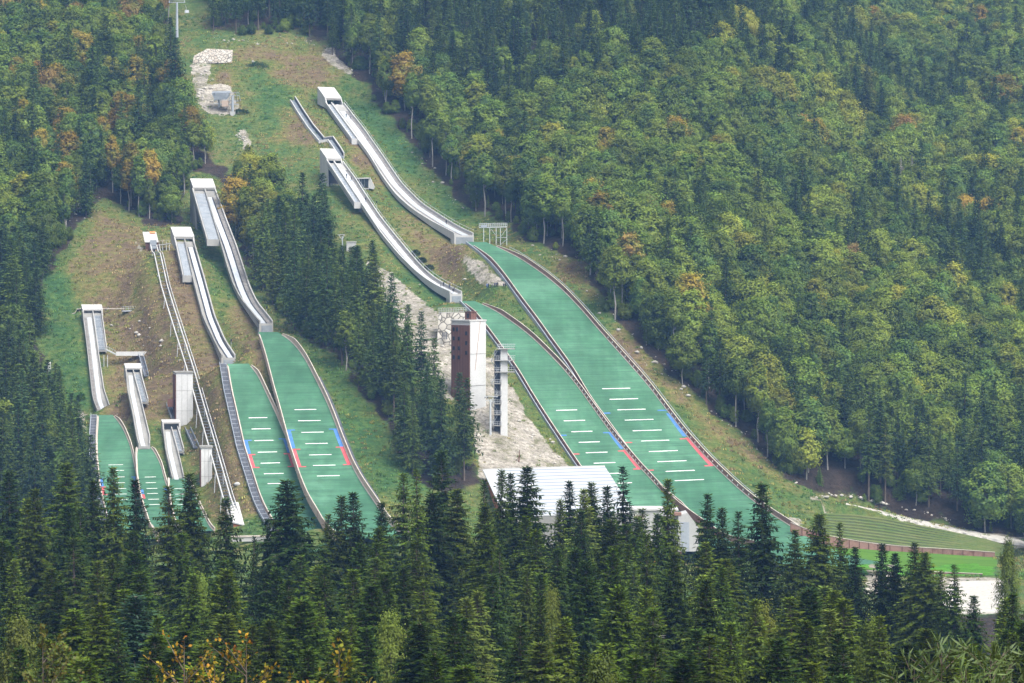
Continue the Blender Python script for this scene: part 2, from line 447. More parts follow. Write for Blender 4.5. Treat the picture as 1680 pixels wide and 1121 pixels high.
# the terraced bank above the outrun is cut into the slope
T_TOP = [(1352, 842), (1400, 844), (1450, 850), (1500, 860), (1560, 872), (1620, 885), (1662, 898)]
T_BOT = [(1340, 884), (1410, 894), (1450, 899), (1500, 904), (1560, 907), (1620, 911), (1662, 915)]
T_TY = [782, 784, 786, 784, 778, 772, 766]; T_BY = [742, 744, 746, 747, 747, 747, 747]
def terr_line(q):
    g = lambda L, k: np.interp(q, range(7), [t[k] for t in L])
    return (at(g(T_TOP, 0), g(T_TOP, 1), np.interp(q, range(7), T_TY)), at(g(T_BOT, 0), g(T_BOT, 1), np.interp(q, range(7), T_BY)))
_T, _B = terr_line(np.linspace(-0.15, 6.2, 260))
for f_ in np.linspace(-.02, 1.02, 90):
    q_ = _B + (_T - _B) * f_
    i_ = np.clip(np.abs(GX[None, :] - q_[:, :1]).argmin(1), 0, len(GX) - 1)
    j_ = np.abs(GY[None, :] - q_[:, 1:2]).argmin(1)
    np.minimum.at(GZ, (i_, j_), q_[:, 2] - 1.3)

# bed of the gravel track between the terraces and the wood
TRK = [(1388, 827, 788), (1414, 834, 791), (1440, 840, 793), (1492, 853, 791), (1560, 868, 785), (1620, 880, 778), (1720, 898, 768)]
_q = np.linspace(0, 6, 120); TC = at(np.interp(_q, range(7), [t[0] for t in TRK]), np.interp(_q, range(7), [t[1] for t in TRK]), np.interp(_q, range(7), [t[2] for t in TRK]))
_k = np.ones(15) / 15; TC = np.stack([np.convolve(np.pad(TC[:, j], 7, mode='reflect', reflect_type='odd'), _k, 'valid') for j in range(3)], 1)
_s = (MX > 85) & (MX < 190) & (MY > 740) & (MY < 830)
_d = np.linalg.norm(np.stack([MX[_s], MY[_s]], 1)[:, None, :] - TC[None, :, :2], axis=2)
_w2 = 1 - sstep(_d.min(1), 4.5, 13); GZ[_s] = GZ[_s] * (1 - _w2) + _w2 * (TC[_d.argmin(1), 2] - .15)
_T2, _B2 = terr_line(np.linspace(-0.15, 6.2, 260))
for f_ in np.linspace(-.02, 1.0, 90):
    q_ = _B2 + (_T2 - _B2) * f_
    np.minimum.at(GZ, (np.abs(GX[None, :] - q_[:, :1]).argmin(1), np.abs(GY[None, :] - q_[:, 1:2]).argmin(1)), q_[:, 2] - 1.0)

def gz(X, Y):
    X = np.asarray(X, float); Y = np.asarray(Y, float)
    i = np.clip(np.searchsorted(GX, X) - 1, 0, len(GX) - 2); j = np.clip(np.searchsorted(GY, Y) - 1, 0, len(GY) - 2)
    u = np.clip((X - GX[i]) / (GX[i + 1] - GX[i]), 0, 1); v = np.clip((Y - GY[j]) / (GY[j + 1] - GY[j]), 0, 1)
    return (GZ[i, j] * (1 - u) + GZ[i + 1, j] * u) * (1 - v) + (GZ[i, j + 1] * (1 - u) + GZ[i + 1, j + 1] * u) * v

TT = np.concatenate([np.arange(450, 1900, 3.0)])
def hit(px, py):
    """where the sight line through a photo pixel meets the ground beyond the valley"""
    dx, dy, dz = [float(v) for v in ray(px, py)]
    d = TT * dz - gz(TT * dx, TT * dy)
    k = np.where((d[:-1] > 0) & (d[1:] <= 0))[0]
    if len(k) == 0: return at(px, py, 900.0)
    a, b = TT[k[0]], TT[k[0] + 1]
    for _ in range(12):
        m = (a + b) / 2
        if m * dz - float(gz(m * dx, m * dy)) > 0: a = m
        else: b = m
    return np.array([b * dx, b * dy, b * dz])

def inside(px, py, poly):
    px = np.asarray(px); py = np.asarray(py)
    r = np.zeros(px.shape, bool)
    n = len(poly)
    for i in range(n):
        x1, y1 = poly[i]; x2, y2 = poly[(i + 1) % n]
        if y1 == y2: continue
        c = ((y1 > py) != (y2 > py)) & (px < (x2 - x1) * (py - y1) / (y2 - y1) + x1)
        r ^= c
    return r
# ------------------------------------------------------------------ ground cover (what grows or lies where)
FOREST_R = [(288, -160), (330, -100), (345, 52), (400, 62), (440, 58), (478, 50), (500, 60), (540, 92), (575, 118), (600, 150), (618, 172), (640, 196), (662, 226), (690, 260), (720, 296), (752, 335), (785, 352), (838, 372), (862, 398), (900, 412), (955, 426), (972, 470), (990, 512), (1018, 538), (1052, 574), (1100, 618), (1150, 662), (1200, 702), (1240, 736), (1288, 780), (1330, 803), (1390, 812), (1440, 830), (1490, 850), (1560, 864), (1640, 880), (1700, 892), (2050, 940), (2050, -160)]
FOREST_L = [(-260, -160), (281, -160), (274, 120), (298, 185), (325, 232), (352, 262), (385, 288), (412, 310), (442, 338), (474, 368), (506, 398), (540, 425), (564, 455), (590, 505), (632, 580), (680, 650), (732, 712), (776, 752), (790, 800), (700, 806), (668, 770), (650, 744), (627, 690), (593, 650), (553, 587), (518, 566), (468, 532), (430, 476), (405, 441), (392, 408), (384, 380), (372, 330), (362, 290), (312, 285), (300, 330), (296, 366), (262, 372), (232, 366), (168, 322), (146, 352), (90, 436), (66, 470), (70, 600), (118, 690), (140, 780), (150, 880), (-260, 960)]
GRAVEL = [[(592, 422), (640, 448), (690, 490), (722, 520), (745, 530), (748, 600), (744, 660), (700, 640), (664, 570), (612, 450)],
          [(792, 585), (812, 586), (832, 630), (850, 648), (868, 690), (905, 735), (940, 772), (940, 800), (790, 800), (780, 740), (772, 664), (797, 664)],
          [(756, 414), (790, 430), (838, 470), (800, 468), (772, 452)],
          [(312, 104), (346, 106), (342, 140), (356, 136), (380, 142), (386, 160), (392, 188), (342, 186), (326, 170), (318, 140)],
          [(392, 212), (405, 212), (412, 244), (398, 250)],
          [(1600, 872), (1620, 886), (1680, 900), (1690, 882)],
          [(1425, 925), (1470, 925), (1470, 975), (1420, 975)], [(1540, 948), (1640, 948), (1640, 1020), (1540, 1020)],
          [(1330, 816), (1365, 812), (1366, 818), (1332, 822)],
          [(1294, 850), (1316, 852), (1316, 862), (1296, 860)], [(1346, 845), (1376, 840), (1376, 848), (1350, 850)],
          [(500, 60), (520, 72), (560, 100), (580, 122), (572, 124), (540, 104), (505, 72)],
          [(205, 384), (222, 396), (236, 408), (232, 420), (224, 404)], [(128, 672), (142, 676), (136, 712), (128, 700)]]
DRY = [[(150, 340), (235, 380), (260, 480), (290, 600), (320, 720), (300, 700), (180, 690), (165, 600)],
       [(430, 56), (505, 66), (560, 100), (580, 118), (520, 102), (400, 100), (382, 90)],
       [(640, 330), (740, 372), (765, 420), (750, 470), (690, 420)],
       [(255, 400), (300, 400), (330, 470), (368, 590), (385, 690), (410, 790), (432, 850), (350, 850), (300, 610), (275, 470)],
       [(388, 480), (420, 505), (428, 548), (450, 640), (430, 620), (408, 592), (372, 560)],
       [(100, 440), (150, 380), (210, 440), (280, 470), (290, 580), (180, 575), (172, 510), (120, 498)],
       [(180, 520), (290, 520), (300, 700), (180, 680)], [(440, 170), (520, 190), (540, 240), (470, 240)],
       [(575, 170), (600, 230), (650, 300), (610, 300), (560, 230)], [(1010, 540), (1110, 640), (1210, 720), (1320, 810), (1290, 800), (1180, 720), (1080, 640), (1000, 550)],
       [(480, 90), (560, 120), (520, 150), (430, 130)], [(330, 150), (372, 110), (396, 190), (372, 165)], [(905, 420), (968, 430), (985, 500), (930, 460)]]
BRIGHT = [[(66, 452), (100, 440), (125, 500), (140, 560), (150, 680), (100, 640), (72, 560)],
          [(640, 395), (720, 460), (740, 496), (715, 505), (680, 470), (640, 420)],
          [(470, 545), (560, 600), (650, 750), (700, 810), (610, 810), (560, 690), (510, 580)],
          [(560, 150), (620, 185), (700, 280), (790, 370), (740, 355), (640, 250)],
          [(330, 398), (385, 470), (400, 510), (370, 480)], [(615, 300), (660, 330), (740, 395), (700, 390), (640, 340)],
          [(400, 110), (470, 130), (480, 200), (430, 220), (420, 160)], [(395, 835), (440, 850), (520, 884), (600, 900), (380, 890)],
          [(238, 410), (256, 450), (272, 540), (262, 500)], [(780, 490), (850, 530), (900, 590), (830, 520), (790, 500)]]
LAWN = [[(1330, 900), (1480, 902), (1630, 912), (1640, 945), (1400, 945), (1330, 930)]]

px, py = proj(np.stack([MX, MY, GZ], -1))
jx = px + (fbm(MX / 5, MY / 5, 3) - 0.45) * 34; jy = py + (fbm(MX / 5 + 60, MY / 5 + 9, 3) - 0.45) * 26
far = MY > 620
def mask(polys, k=1.0):
    m = np.zeros(px.shape)
    for p in polys: m = np.maximum(m, (inside(px + (jx - px) * k, py + (jy - py) * k, p) & far).astype(float))
    return m
def soft(m, n=1):
    for _ in range(n):
        p = np.pad(m, 1, mode='edge')
        m = (p[:-2, 1:-1] + p[2:, 1:-1] + p[1:-1, :-2] + p[1:-1, 2:] + 2 * p[1:-1, 1:-1]) / 6
    return m
forest = np.maximum(mask([FOREST_R, FOREST_L]), (~far).astype(float))
offscreen = ((px < -60) | (px > 1740) | (py < -40)) & far & (MY > 740)
forest = np.maximum(forest, offscreen)
cover = np.stack([soft(mask(GRAVEL, 0.3)), soft(mask(DRY), 4), soft(forest, 1), np.maximum(soft(mask(BRIGHT), 4) * 0.7, soft(mask(LAWN, 0.1)))], -1)

def ground_material():
    t = NT('hillside_cover'); P = t.pos()
    at_ = t.n('Attribute', attribute_name='cover'); sep = t.n('SeparateColor'); t.l(at_.outputs['Color'], sep.inputs[0])
    grav, dry, wood, bright = sep.outputs[0], sep.outputs[1], sep.outputs[2], at_.outputs['Alpha']
    n1 = t.noise(P, 0.035, 5, 0.65); n2 = t.noise(P, 0.16, 5, 0.7); n3 = t.noise(P, 0.9, 4, 0.75)
    st = t.noise(t.mapping(P, (0.35, 1.0, 1.6)), 0.5, 4, 0.7)
    n4 = t.noise(P, 0.42, 4, 0.7)
    v = t.math('ADD', 0.36, t.math('MULTIPLY', dry, 0.36))
    v = t.math('SUBTRACT', v, t.math('MULTIPLY', bright, 0.36))
    for nn, k in ((n1, 1.0), (n2, 0.95), (n4, 0.75), (n3, 0.5)): v = t.math('ADD', v, t.math('MULTIPLY', t.math('SUBTRACT', nn, 0.5), k))
    c = t.ramp(v, [(0.02, (0.050, 0.118, 0.034)), (0.22, (0.082, 0.142, 0.034)), (0.42, (0.128, 0.158, 0.040)), (0.60, (0.185, 0.170, 0.054)), (0.78, (0.190, 0.138, 0.074)), (0.96, (0.140, 0.096, 0.062))])
    lawn = t.ramp(bright, [(0.8, 0.0), (0.95, 1.0)])
    c = t.mix(lawn, c, t.ramp(t.noise(t.mapping(P, (0.03, 0.5, 1)), 1.0, 3), [(0.35, (0.070, 0.230, 0.016)), (0.65, (0.105, 0.290, 0.020))]))
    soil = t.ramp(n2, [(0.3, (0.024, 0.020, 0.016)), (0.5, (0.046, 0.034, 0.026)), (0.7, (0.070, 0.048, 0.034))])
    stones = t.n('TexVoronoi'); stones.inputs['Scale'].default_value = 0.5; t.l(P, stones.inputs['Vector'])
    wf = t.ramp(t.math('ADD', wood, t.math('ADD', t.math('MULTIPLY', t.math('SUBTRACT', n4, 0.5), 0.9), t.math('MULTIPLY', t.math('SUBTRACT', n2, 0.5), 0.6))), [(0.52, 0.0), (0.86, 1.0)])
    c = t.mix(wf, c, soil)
    gr = t.ramp(n3, [(0.28, (0.27, 0.235, 0.18)), (0.5, (0.42, 0.38, 0.315)), (0.72, (0.53, 0.50, 0.45))])
    weeds = t.ramp(t.math('ADD', n2, t.math('MULTIPLY', t.math('SUBTRACT', n3, 0.5), 0.9)), [(0.54, 0.0), (0.62, 1.0)])
    gr = t.mix(t.math('MULTIPLY', weeds, 0.8), gr, (0.13, 0.13, 0.05))
    gf = t.ramp(t.math('ADD', grav, t.math('MULTIPLY', t.math('SUBTRACT', n3, 0.5), 0.7)), [(0.42, 0.0), (0.58, 1.0)])
    c = t.mix(gf, c, gr)
    # bare pale stones showing here and there in the turf
    stone = t.math('LESS_THAN', stones.outputs['Distance'], t.math('MULTIPLY', t.ramp(n1, [(0.5, 0.0), (0.75, 1.0)]), 0.20))
    c = t.mix(t.math('MULTIPLY', stone, 0.7), c, (0.42, 0.39, 0.34))
    c = t.mix(0.8, c, t.ramp(st, [(0.3, 0.5), (0.7, 1.15)]), 'MULTIPLY')
    c = t.mix(0.75, c, t.ramp(n3, [(0.3, 0.5), (0.7, 1.2)]), 'MULTIPLY')
    h = t.math('ADD', n3, t.math('MULTIPLY', n2, 1.5))
    t.bsdf(c, 0.95, 0, 0.15, bump=h, bstr=1.0, bdist=0.7)
    return t.m

ni, nj = MX.shape
ii = (np.arange(ni - 1)[:, None] * nj + np.arange(nj - 1)[None, :]).ravel()
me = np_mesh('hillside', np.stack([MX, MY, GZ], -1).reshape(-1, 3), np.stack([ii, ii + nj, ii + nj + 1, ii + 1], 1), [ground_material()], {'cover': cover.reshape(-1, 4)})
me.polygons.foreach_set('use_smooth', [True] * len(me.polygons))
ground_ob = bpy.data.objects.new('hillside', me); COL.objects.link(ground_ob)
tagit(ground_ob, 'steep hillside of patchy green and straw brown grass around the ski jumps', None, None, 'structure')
# ------------------------------------------------------------------ in-runs and landing hills
def seg(r, y0, y1, n=40):
    """stations of a ribbon between two photo rows"""
    ys = np.linspace(y0, y1, n)
    C = np.stack([np.interp(ys, r.py, r.C[:, k]) for k in range(3)], 1)
    return C, np.interp(ys, r.py, r.w), ys

def strip(C, n, a, b, z0, z1, mats, name, parent):
    return MB().sweep(C, n, [(a, z0), (b, z0), (b, z1), (a, z1)]).build(name, mats, parent)

SPEC = {
 # narrow track lane (distance from the reference wall), side of the stair platform, rows the platform covers
 'large':   dict(label='longest white in-run, topmost on the slope, ending above the largest green hill', ref=1, track=(2.0, 4.3), dark=None, grav=(0.5, 1.9), plat=None, stair='grating', left_extra=(168, 227, 2.5), right_extra=None),
 'medium':  dict(label='white in-run with a tall white start house halfway up the slope', ref=1, track=(1.5, 3.3), dark=None, grav=(0.5, 1.4), plat=None, stair='grating', left_extra=(264, 331, 2.6), right_extra=None),
 'normal':  dict(label='grey in-run whose start house stands high on a concrete pier by the forest', ref=1, track=(2.4, 4.2), dark=0.55, grav=(0.5, 1.7), plat=None, stair='grating', left_extra=(309, 392, 4.5), right_extra=None),
 'smaller': dict(label='grey in-run beside the rail lift, its white start house on the grass', ref=1, track=(1.0, 2.5), dark=0.5, grav=None, plat=None, stair='grating', left_extra=(392, 451, 3.3), right_extra=None),
 'training': dict(label='short pale in-run farthest from the tower, with a footbridge at its side', ref=-1, track=(1.5, 2.8), dark=None, grav=(0.4, 1.2), plat=None, stair='stair', right_extra=(509, 570, 2.9)),
 'junior':  dict(label='small pale in-run below the white footpath', ref=-1, track=(0.9, 2.1), dark=None, grav=None, plat=None, stair='stair', right_extra=(606, 655, 2.2)),
 'children': dict(label='smallest pale in-run, next to the low brown and white lift tower', ref=-1, track=(0.8, 2.0), dark=None, grav=None, plat=None, stair='stair', right_extra=(700, 736, 1.9)),
}
FH = 0.95     # wall height above the in-run floor
for k, h in HILLS.items():
    r = h['inrun']; sp = SPEC[k]; n = r.n
    C, w, ys = seg(r, r.py[0], r.py[-1], 60)
    root = thing('inrun', sp['label'], 'ski jump in-run', C[len(C) // 2], 'in-runs of the ski jumps')
    big = k in ('large', 'medium', 'normal', 'smaller')
    th = 0.45 if big else 0.3
    deckm = 'concrete' if k in ('large', 'medium') else 'concrete_wall'
    # supporting slab, thicker at the take-off
    deep = th + np.interp(np.arange(60), [0, 50, 59], [0.3, 0.3, 1.6 if big else 0.8])
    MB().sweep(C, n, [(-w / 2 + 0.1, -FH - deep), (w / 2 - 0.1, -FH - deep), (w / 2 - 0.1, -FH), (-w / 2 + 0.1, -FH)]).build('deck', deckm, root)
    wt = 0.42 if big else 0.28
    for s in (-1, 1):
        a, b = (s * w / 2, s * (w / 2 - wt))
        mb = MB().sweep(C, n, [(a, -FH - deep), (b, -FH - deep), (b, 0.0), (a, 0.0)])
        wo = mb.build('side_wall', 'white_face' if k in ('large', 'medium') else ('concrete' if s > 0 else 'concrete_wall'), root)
        if k in ('large', 'medium') and s > 0:
            rb = MB().sweep(C, n, [(a - 0.08, 0.95), (a + 0.0, 0.95), (a, 1.05), (a - 0.08, 1.05)])
            for i in range(0, 60, 2): rb.bar(C[i] + np.array([*(n * (w[i] / 2 - 0.04)), 0]), C[i] + np.array([*(n * (w[i] / 2 - 0.04)), 1.0]), 0.05)
            rb.build('handrail', 'steel', wo)
    # the lane the jumpers slide down
    t0, t1 = sp['track']; sg = sp['ref']
    lo, hi = (w / 2 - t1, w / 2 - t0) if sg > 0 else (-w / 2 + t0, -w / 2 + t1)
    hs = 3
    strip(C[hs:], n, lo[hs:], hi[hs:], -FH - 0.05, -FH + 0.10, 'track', 'track', root)
    if sp['dark']:
        d = sp['dark']
        for a, b in ((lo - d, lo - 0.02), (hi + 0.02, hi + d)):
            strip(C[hs:], n, a[hs:], b[hs:], -FH - 0.05, -FH + 0.06, 'rubber', 'rubber_strip', root)
    if sp['grav'] is not None:
        g0, g1 = sp['grav']
        a, b = (w / 2 - g1, w / 2 - g0) if sg > 0 else (-w / 2 + g0, -w / 2 + g1)
        strip(C[hs:], n, a[hs:], b[hs:], -FH - 0.05, -FH + 0.045, 'gravel_strip', 'gravel_strip', root)
    if k in ('large', 'medium'):
        strip(C[25:], n, lo[25:] - 0.8, lo[25:] - 0.2, -FH - 0.05, -FH + 0.045, 'gravel_strip', 'gravel_strip', root)
    # start stairs beside the lane
    if sp.get('left_extra'):
        y0, y1, ex = sp['left_extra']
        Cp, wp, _ = seg(r, y0, y1, 30)
        a = -wp / 2 - ex; b = -wp / 2 - 0.02
        MB().sweep(Cp, n, [(a, -FH - 0.8), (b, -FH - 0.8), (b, -FH), (a, -FH)]).build('platform_slab', deckm, root)
        pl = strip(Cp[2:], n, (a + 0.75)[2:], (b - 0.15)[2:], -FH - 0.02, -FH + 0.16, sp['stair'], 'start_stair', root)
        mb = MB(); L = np.linalg.norm(np.diff(Cp, axis=0), axis=1).sum(); cnt = int(L / (1.3 if k in ('normal', 'smaller') else 1.8))
        for i in range(2, cnt):
            q = i / cnt * 29; i0 = min(int(q), 28); f = q - i0
            c = Cp[i0] * (1 - f) + Cp[i0 + 1] * f
            mb.bar(c + np.array([*(n * (a[i0] + 0.8)), -FH + 0.19]), c + np.array([*(n * (b[i0] - 0.2)), -FH + 0.19]), 0.06)
        for q_ in (a, b - (0.75 if sp.get('right_extra') else 0.15)): mb.sweep(Cp[1:], n, [((q_ + .12)[1:], -FH + .12), ((q_ + .2)[1:], -FH + .12), ((q_ + .2)[1:], -FH + .24), ((q_ + .12)[1:], -FH + .24)])
        mb.build('tread_row', 'steel', pl)
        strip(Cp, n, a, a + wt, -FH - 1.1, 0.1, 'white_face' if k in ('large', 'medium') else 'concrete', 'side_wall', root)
        strip(Cp[2:], n, (a + wt + .06)[2:], (a + wt + .2)[2:], -FH, -FH + .5, 'gravel_strip', 'gutter', root)
        e = Cp[-1]
        MB().sweep(np.array([e, e + np.array([*(r.d * 0.4), 0])]), n, [(a[-1], -FH - 1.6), (b[-1], -FH - 1.6), (b[-1], -0.2), (a[-1], -0.2)]).build('platform_end', 'white_face' if k in ('large', 'medium') else 'concrete', root)
    if sp['right_extra']:
        y0, y1, ex = sp['right_extra']
        Cp, wp, _ = seg(r, y0, y1, 24)
        a = wp / 2 + 0.02; b = wp / 2 + ex
        MB().sweep(Cp, n, [(a, -FH - 0.6), (b, -FH - 0.6), (b, -FH), (a, -FH)]).build('platform_slab', 'concrete_wall', root)
        pl = strip(Cp[2:], n, (a + 0.15)[2:], (b - 0.75)[2:], -FH - 0.02, -FH + 0.16, 'stair', 'start_stair', root)
        mb = MB()
        L = np.linalg.norm(np.diff(Cp, axis=0), axis=1).sum(); cnt = int(L / 0.95)
        for i in range(2, cnt):
            q = i / cnt * 23; i0 = min(int(q), 22); f = q - i0
            c = Cp[i0] * (1 - f) + Cp[i0 + 1] * f
            mb.bar(c + np.array([*(n * (a[i0] + 0.2)), -FH + 0.19]), c + np.array([*(n * (b[i0] - 0.8)), -FH + 0.19]), 0.06)
        for q_ in (a, b - (0.75 if sp.get('right_extra') else 0.15)): mb.sweep(Cp[1:], n, [((q_ + .12)[1:], -FH + .12), ((q_ + .2)[1:], -FH + .12), ((q_ + .2)[1:], -FH + .24), ((q_ + .12)[1:], -FH + .24)])
        mb.build('tread_row', 'steel', pl)
        strip(Cp, n, b - 0.3, b + 0.0, -FH - 0.9, 0.15, 'concrete', 'side_wall', root)
    # take-off table: the upright face under the lip
    e = C[-1]; fh = {'large': 3.6, 'medium': 3.0, 'normal': 4.0, 'smaller': 3.0, 'training': 1.6, 'junior': 1.0, 'children': 0.8}[k]
    dd = np.array([*r.d, 0])
    E = np.array([e - dd * (3.0 if big else 1.2), e + dd * 0.25])
    ww = w[-1]
    tk = MB().sweep(E, n, [(-ww / 2, -FH - fh), (ww / 2, -FH - fh), (ww / 2, -FH - 0.02), (-ww / 2, -FH - 0.02)]).build('takeoff_table', 'white_face' if k in ('large', 'medium') else 'concrete', root)
    F0 = np.array([e + dd * 0.26, e + dd * 0.40])
    MB().sweep(F0, n, [(-ww / 2 + 0.7, -FH - fh + 0.3), (ww / 2 - 0.5, -FH - fh + 0.3), (ww / 2 - 0.5, -FH - 0.7), (-ww / 2 + 0.7, -FH - 0.7)]).build('front_panel', 'grating' if big else 'dark', tk)
    # slender piers where the run leaves the ground
    for y in {'normal': (398, 430), 'medium': (322,), 'smaller': (430,)}.get(k, ()):
        p = r.atpy(y); g = float(gz(p[0], p[1])); ww = wpy(r, y)
        MB().box((p[0], p[1], g - 1), (1.4, ww * 0.5, p[2] - FH - 0.6 - g + 1), r.d).build('pier', 'concrete_wall', root)

# start houses: roof corners as seen (back left, back right, front left, front right), depths, and the foot of each side
HOUSES = {
 'large':  dict(q=((519, 144), (550, 145), (533, 161.6), (560.7, 162)), dep=8.5, foot=(171, 172), mat='white_face', label='white wedge shaped start house at the head of the longest in-run', back=26),
 'medium': dict(q=((523, 245), (551, 246), (535.5, 260.7), (560.5, 261)), dep=8.5, foot=(297, 313), mat='white_face', label='tall white start house with a dark hollow and a balcony beneath', back=0),
 'normal': dict(q=((311.4, 294.3), (349, 295), (317, 308.6), (353.6, 308.6)), dep=7.0, foot=(374, 386), mat='concrete_wall', label='tall grey start house on a pier against the dark forest', back=0),
 'smaller': dict(q=((279, 374), (313.6, 374), (286.4, 389), (318, 389)), dep=7.5, foot=(396, 402), mat='concrete', label='white roofed start house beside the orange topped lift station', back=0),
 'training': dict(q=((133, 501.4), (167, 501.4), (136, 509), (168, 509)), dep=4.0, foot=(512, 520), mat='concrete', label='white roofed start house with a board footway at each side', back=0),
 'junior': dict(q=((203, 598), (231.4, 598), (206.4, 605), (232, 605)), dep=3.5, foot=(612, 622), mat='concrete', label='small white start house below the white footpath wall', back=0),
 'children': dict(q=((263.6, 690), (294, 690), (267, 694), (295, 694)), dep=3.0, foot=(706, 716), mat='concrete', label='lowest white start house beside the steel stairs', back=0),
}
for k, s in HOUSES.items():
    r = HILLS[k]['inrun']; n3 = np.array([*r.n, 0]); d3 = np.array([*r.d, 0])
    Yf = r.C[0, 1] + (0.0 if k != 'large' else 0.5); Yb = Yf + s['dep']
    bl, br, fl, fr = (at(s['q'][0][0], s['q'][0][1], Yb), at(s['q'][1][0], s['q'][1][1], Yb), at(s['q'][2][0], s['q'][2][1], Yf), at(s['q'][3][0], s['q'][3][1], Yf))
    # square the roof up: level cross lines at right angles to the run
    cb, cf = (bl + br) / 2, (fl + fr) / 2
    wd = (np.linalg.norm(bl - br) + np.linalg.norm(fl - fr)) / 4
    bl, br, fl, fr = cb - n3 * wd, cb + n3 * wd, cf - n3 * wd, cf + n3 * wd
    base = cf.copy(); base[2] = float(gz(cf[0], cf[1]))
    root = thing('start_house', s['label'], 'start house', base, 'start houses of the ski jumps')
    up = np.array([0, 0, 1.0])
    MB().hexa([fl, fr, br, bl, fl + up * 0.35, fr + up * 0.35, br + up * 0.35, bl + up * 0.35]).build('roof', 'white_roof', root)
    zb = [at(s['q'][0][0], s['foot'][0], Yb)[2], at(s['q'][2][0], s['foot'][1], Yf)[2]]
    big = k in ('normal', 'medium')
    for sgn, b_, f_ in ((-1, bl, fl), (1, br, fr)):
        fwd = d3 * (3.2 if big else 1.2)
        lean = 0.0
        if big and sgn < 0:
            poly = [b_, f_, f_ + d3 * 0.6 - up * 1.0, f_ + d3 * 0.9, ]
            poly = [b_ - up * 0.02, f_ - up * 0.02, np.array([*(f_ + d3 * 1.2)[:2], f_[2] - 1.6]), np.array([*(f_ + d3 * (1.2 if k == 'medium' else 9.0))[:2], zb[1]]), np.array([*b_[:2], zb[0]])]
        else:
            zlow = min(f_[2] - 4.2, zb[1]) if not big else f_[2] - 5.5
            zlb = min(b_[2] - 4.2, zb[0]) if not big else b_[2] - 5.5
            poly = [b_ - up * 0.02, f_ - up * 0.02, np.array([*(f_ + d3 * 1.4)[:2], f_[2] - 1.8]), np.array([*(f_ + d3 * 1.4)[:2], zlow]), np.array([*b_[:2], zlb])]
        MB().prism(poly, -n3 * sgn * 0.45).build('side_wall', s['mat'], root)
    lo = 4.4 if not big else 6.0
    MB().hexa([bl - up * lo + n3 * 0.46, br - up * lo - n3 * 0.46, br - up * lo - n3 * 0.46 + d3 * 0.4, bl - up * lo + n3 * 0.46 + d3 * 0.4,
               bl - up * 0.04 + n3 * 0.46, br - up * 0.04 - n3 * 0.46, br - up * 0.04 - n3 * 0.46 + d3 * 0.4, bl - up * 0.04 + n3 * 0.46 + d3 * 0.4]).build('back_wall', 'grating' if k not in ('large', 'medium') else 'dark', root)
    hb = 0.7 if k not in ('training', 'junior', 'children') else 0.35
    MB().hexa([fl + d3 * 0.02 - up * hb + n3 * 0.46, fr + d3 * 0.02 - up * hb - n3 * 0.46, fr - d3 * 0.35 - up * hb - n3 * 0.46, fl - d3 * 0.35 - up * hb + n3 * 0.46,
               fl + d3 * 0.02 - up * 0.03 + n3 * 0.46, fr + d3 * 0.02 - up * 0.03 - n3 * 0.46, fr - d3 * 0.35 - up * 0.03 - n3 * 0.46, fl - d3 * 0.35 - up * 0.03 + n3 * 0.46]).build('lintel', 'concrete_wall' if k != 'medium' else 'concrete', root)
    if k in ('large', 'medium'):
        for i in range(5):
            c = fl + (fr - fl) * (0.25 + 0.13 * i) - d3 * 0.9 - up * (3.0 + 0.1 * (i % 2))
            MB().box(c, (0.7, 0.9, 0.5 + 0.3 * (i % 3)), r.d).build('bench', 'white_face', root)
    if big:   # floors behind the hollow, right pier and the balcony
        fb = np.array([fl[0], fl[1], zb[1] + 3.2])
        if k == 'medium':
            a = at(541.5, 309, Yf); b = at(565, 309, Yf); a3 = a + d3 * 0; 
            MB().hexa([a, a + n3 * 7.2, a + n3 * 7.2 - d3 * 6, a - d3 * 6, a + up * 0.35, a + n3 * 7.2 + up * 0.35, a + n3 * 7.2 - d3 * 6 + up * 0.35, a - d3 * 6 + up * 0.35]).build('balcony', 'concrete', root)
            rl = MB()
            rl.bar(a + d3 * 0.05 + up * 1.6, a + d3 * 0.05 + n3 * 7.2 + up * 1.6, 0.07)
            for i in range(13): rl.bar(a + d3 * 0.05 + n3 * 0.6 * i + up * 0.35, a + d3 * 0.05 + n3 * 0.6 * i + up * 1.6, 0.05)
            rl.build('railing', 'steel', root)
            hb_ = a - d3 * 5.8
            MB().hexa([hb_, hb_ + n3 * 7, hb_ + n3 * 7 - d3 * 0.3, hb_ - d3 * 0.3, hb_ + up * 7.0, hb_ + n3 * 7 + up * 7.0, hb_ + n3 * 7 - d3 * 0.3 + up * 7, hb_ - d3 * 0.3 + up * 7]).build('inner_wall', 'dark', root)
        else:
            g = float(gz(br[0], br[1]))
            c = (bl + br) / 2 + d3 * 0.8
            MB().box((c[0], c[1], zb[0] - 3), (0.6, wd * 2 - 1.2, bl[2] - 5.5 - zb[0] + 3), r.d).build('rear_wall', 'concrete_wall', root)
            q = at(338, 392, Yf - 2)
            MB().bar(at(323, 388, Yf + 1), at(331, 366, Yf + 1), 0.5).build('steel_stair', 'slab', root)
            MB().box(at(334, 366, Yf + 1), (1.5, 3, 0.3), r.d).build('landing_slab', 'steel', root)

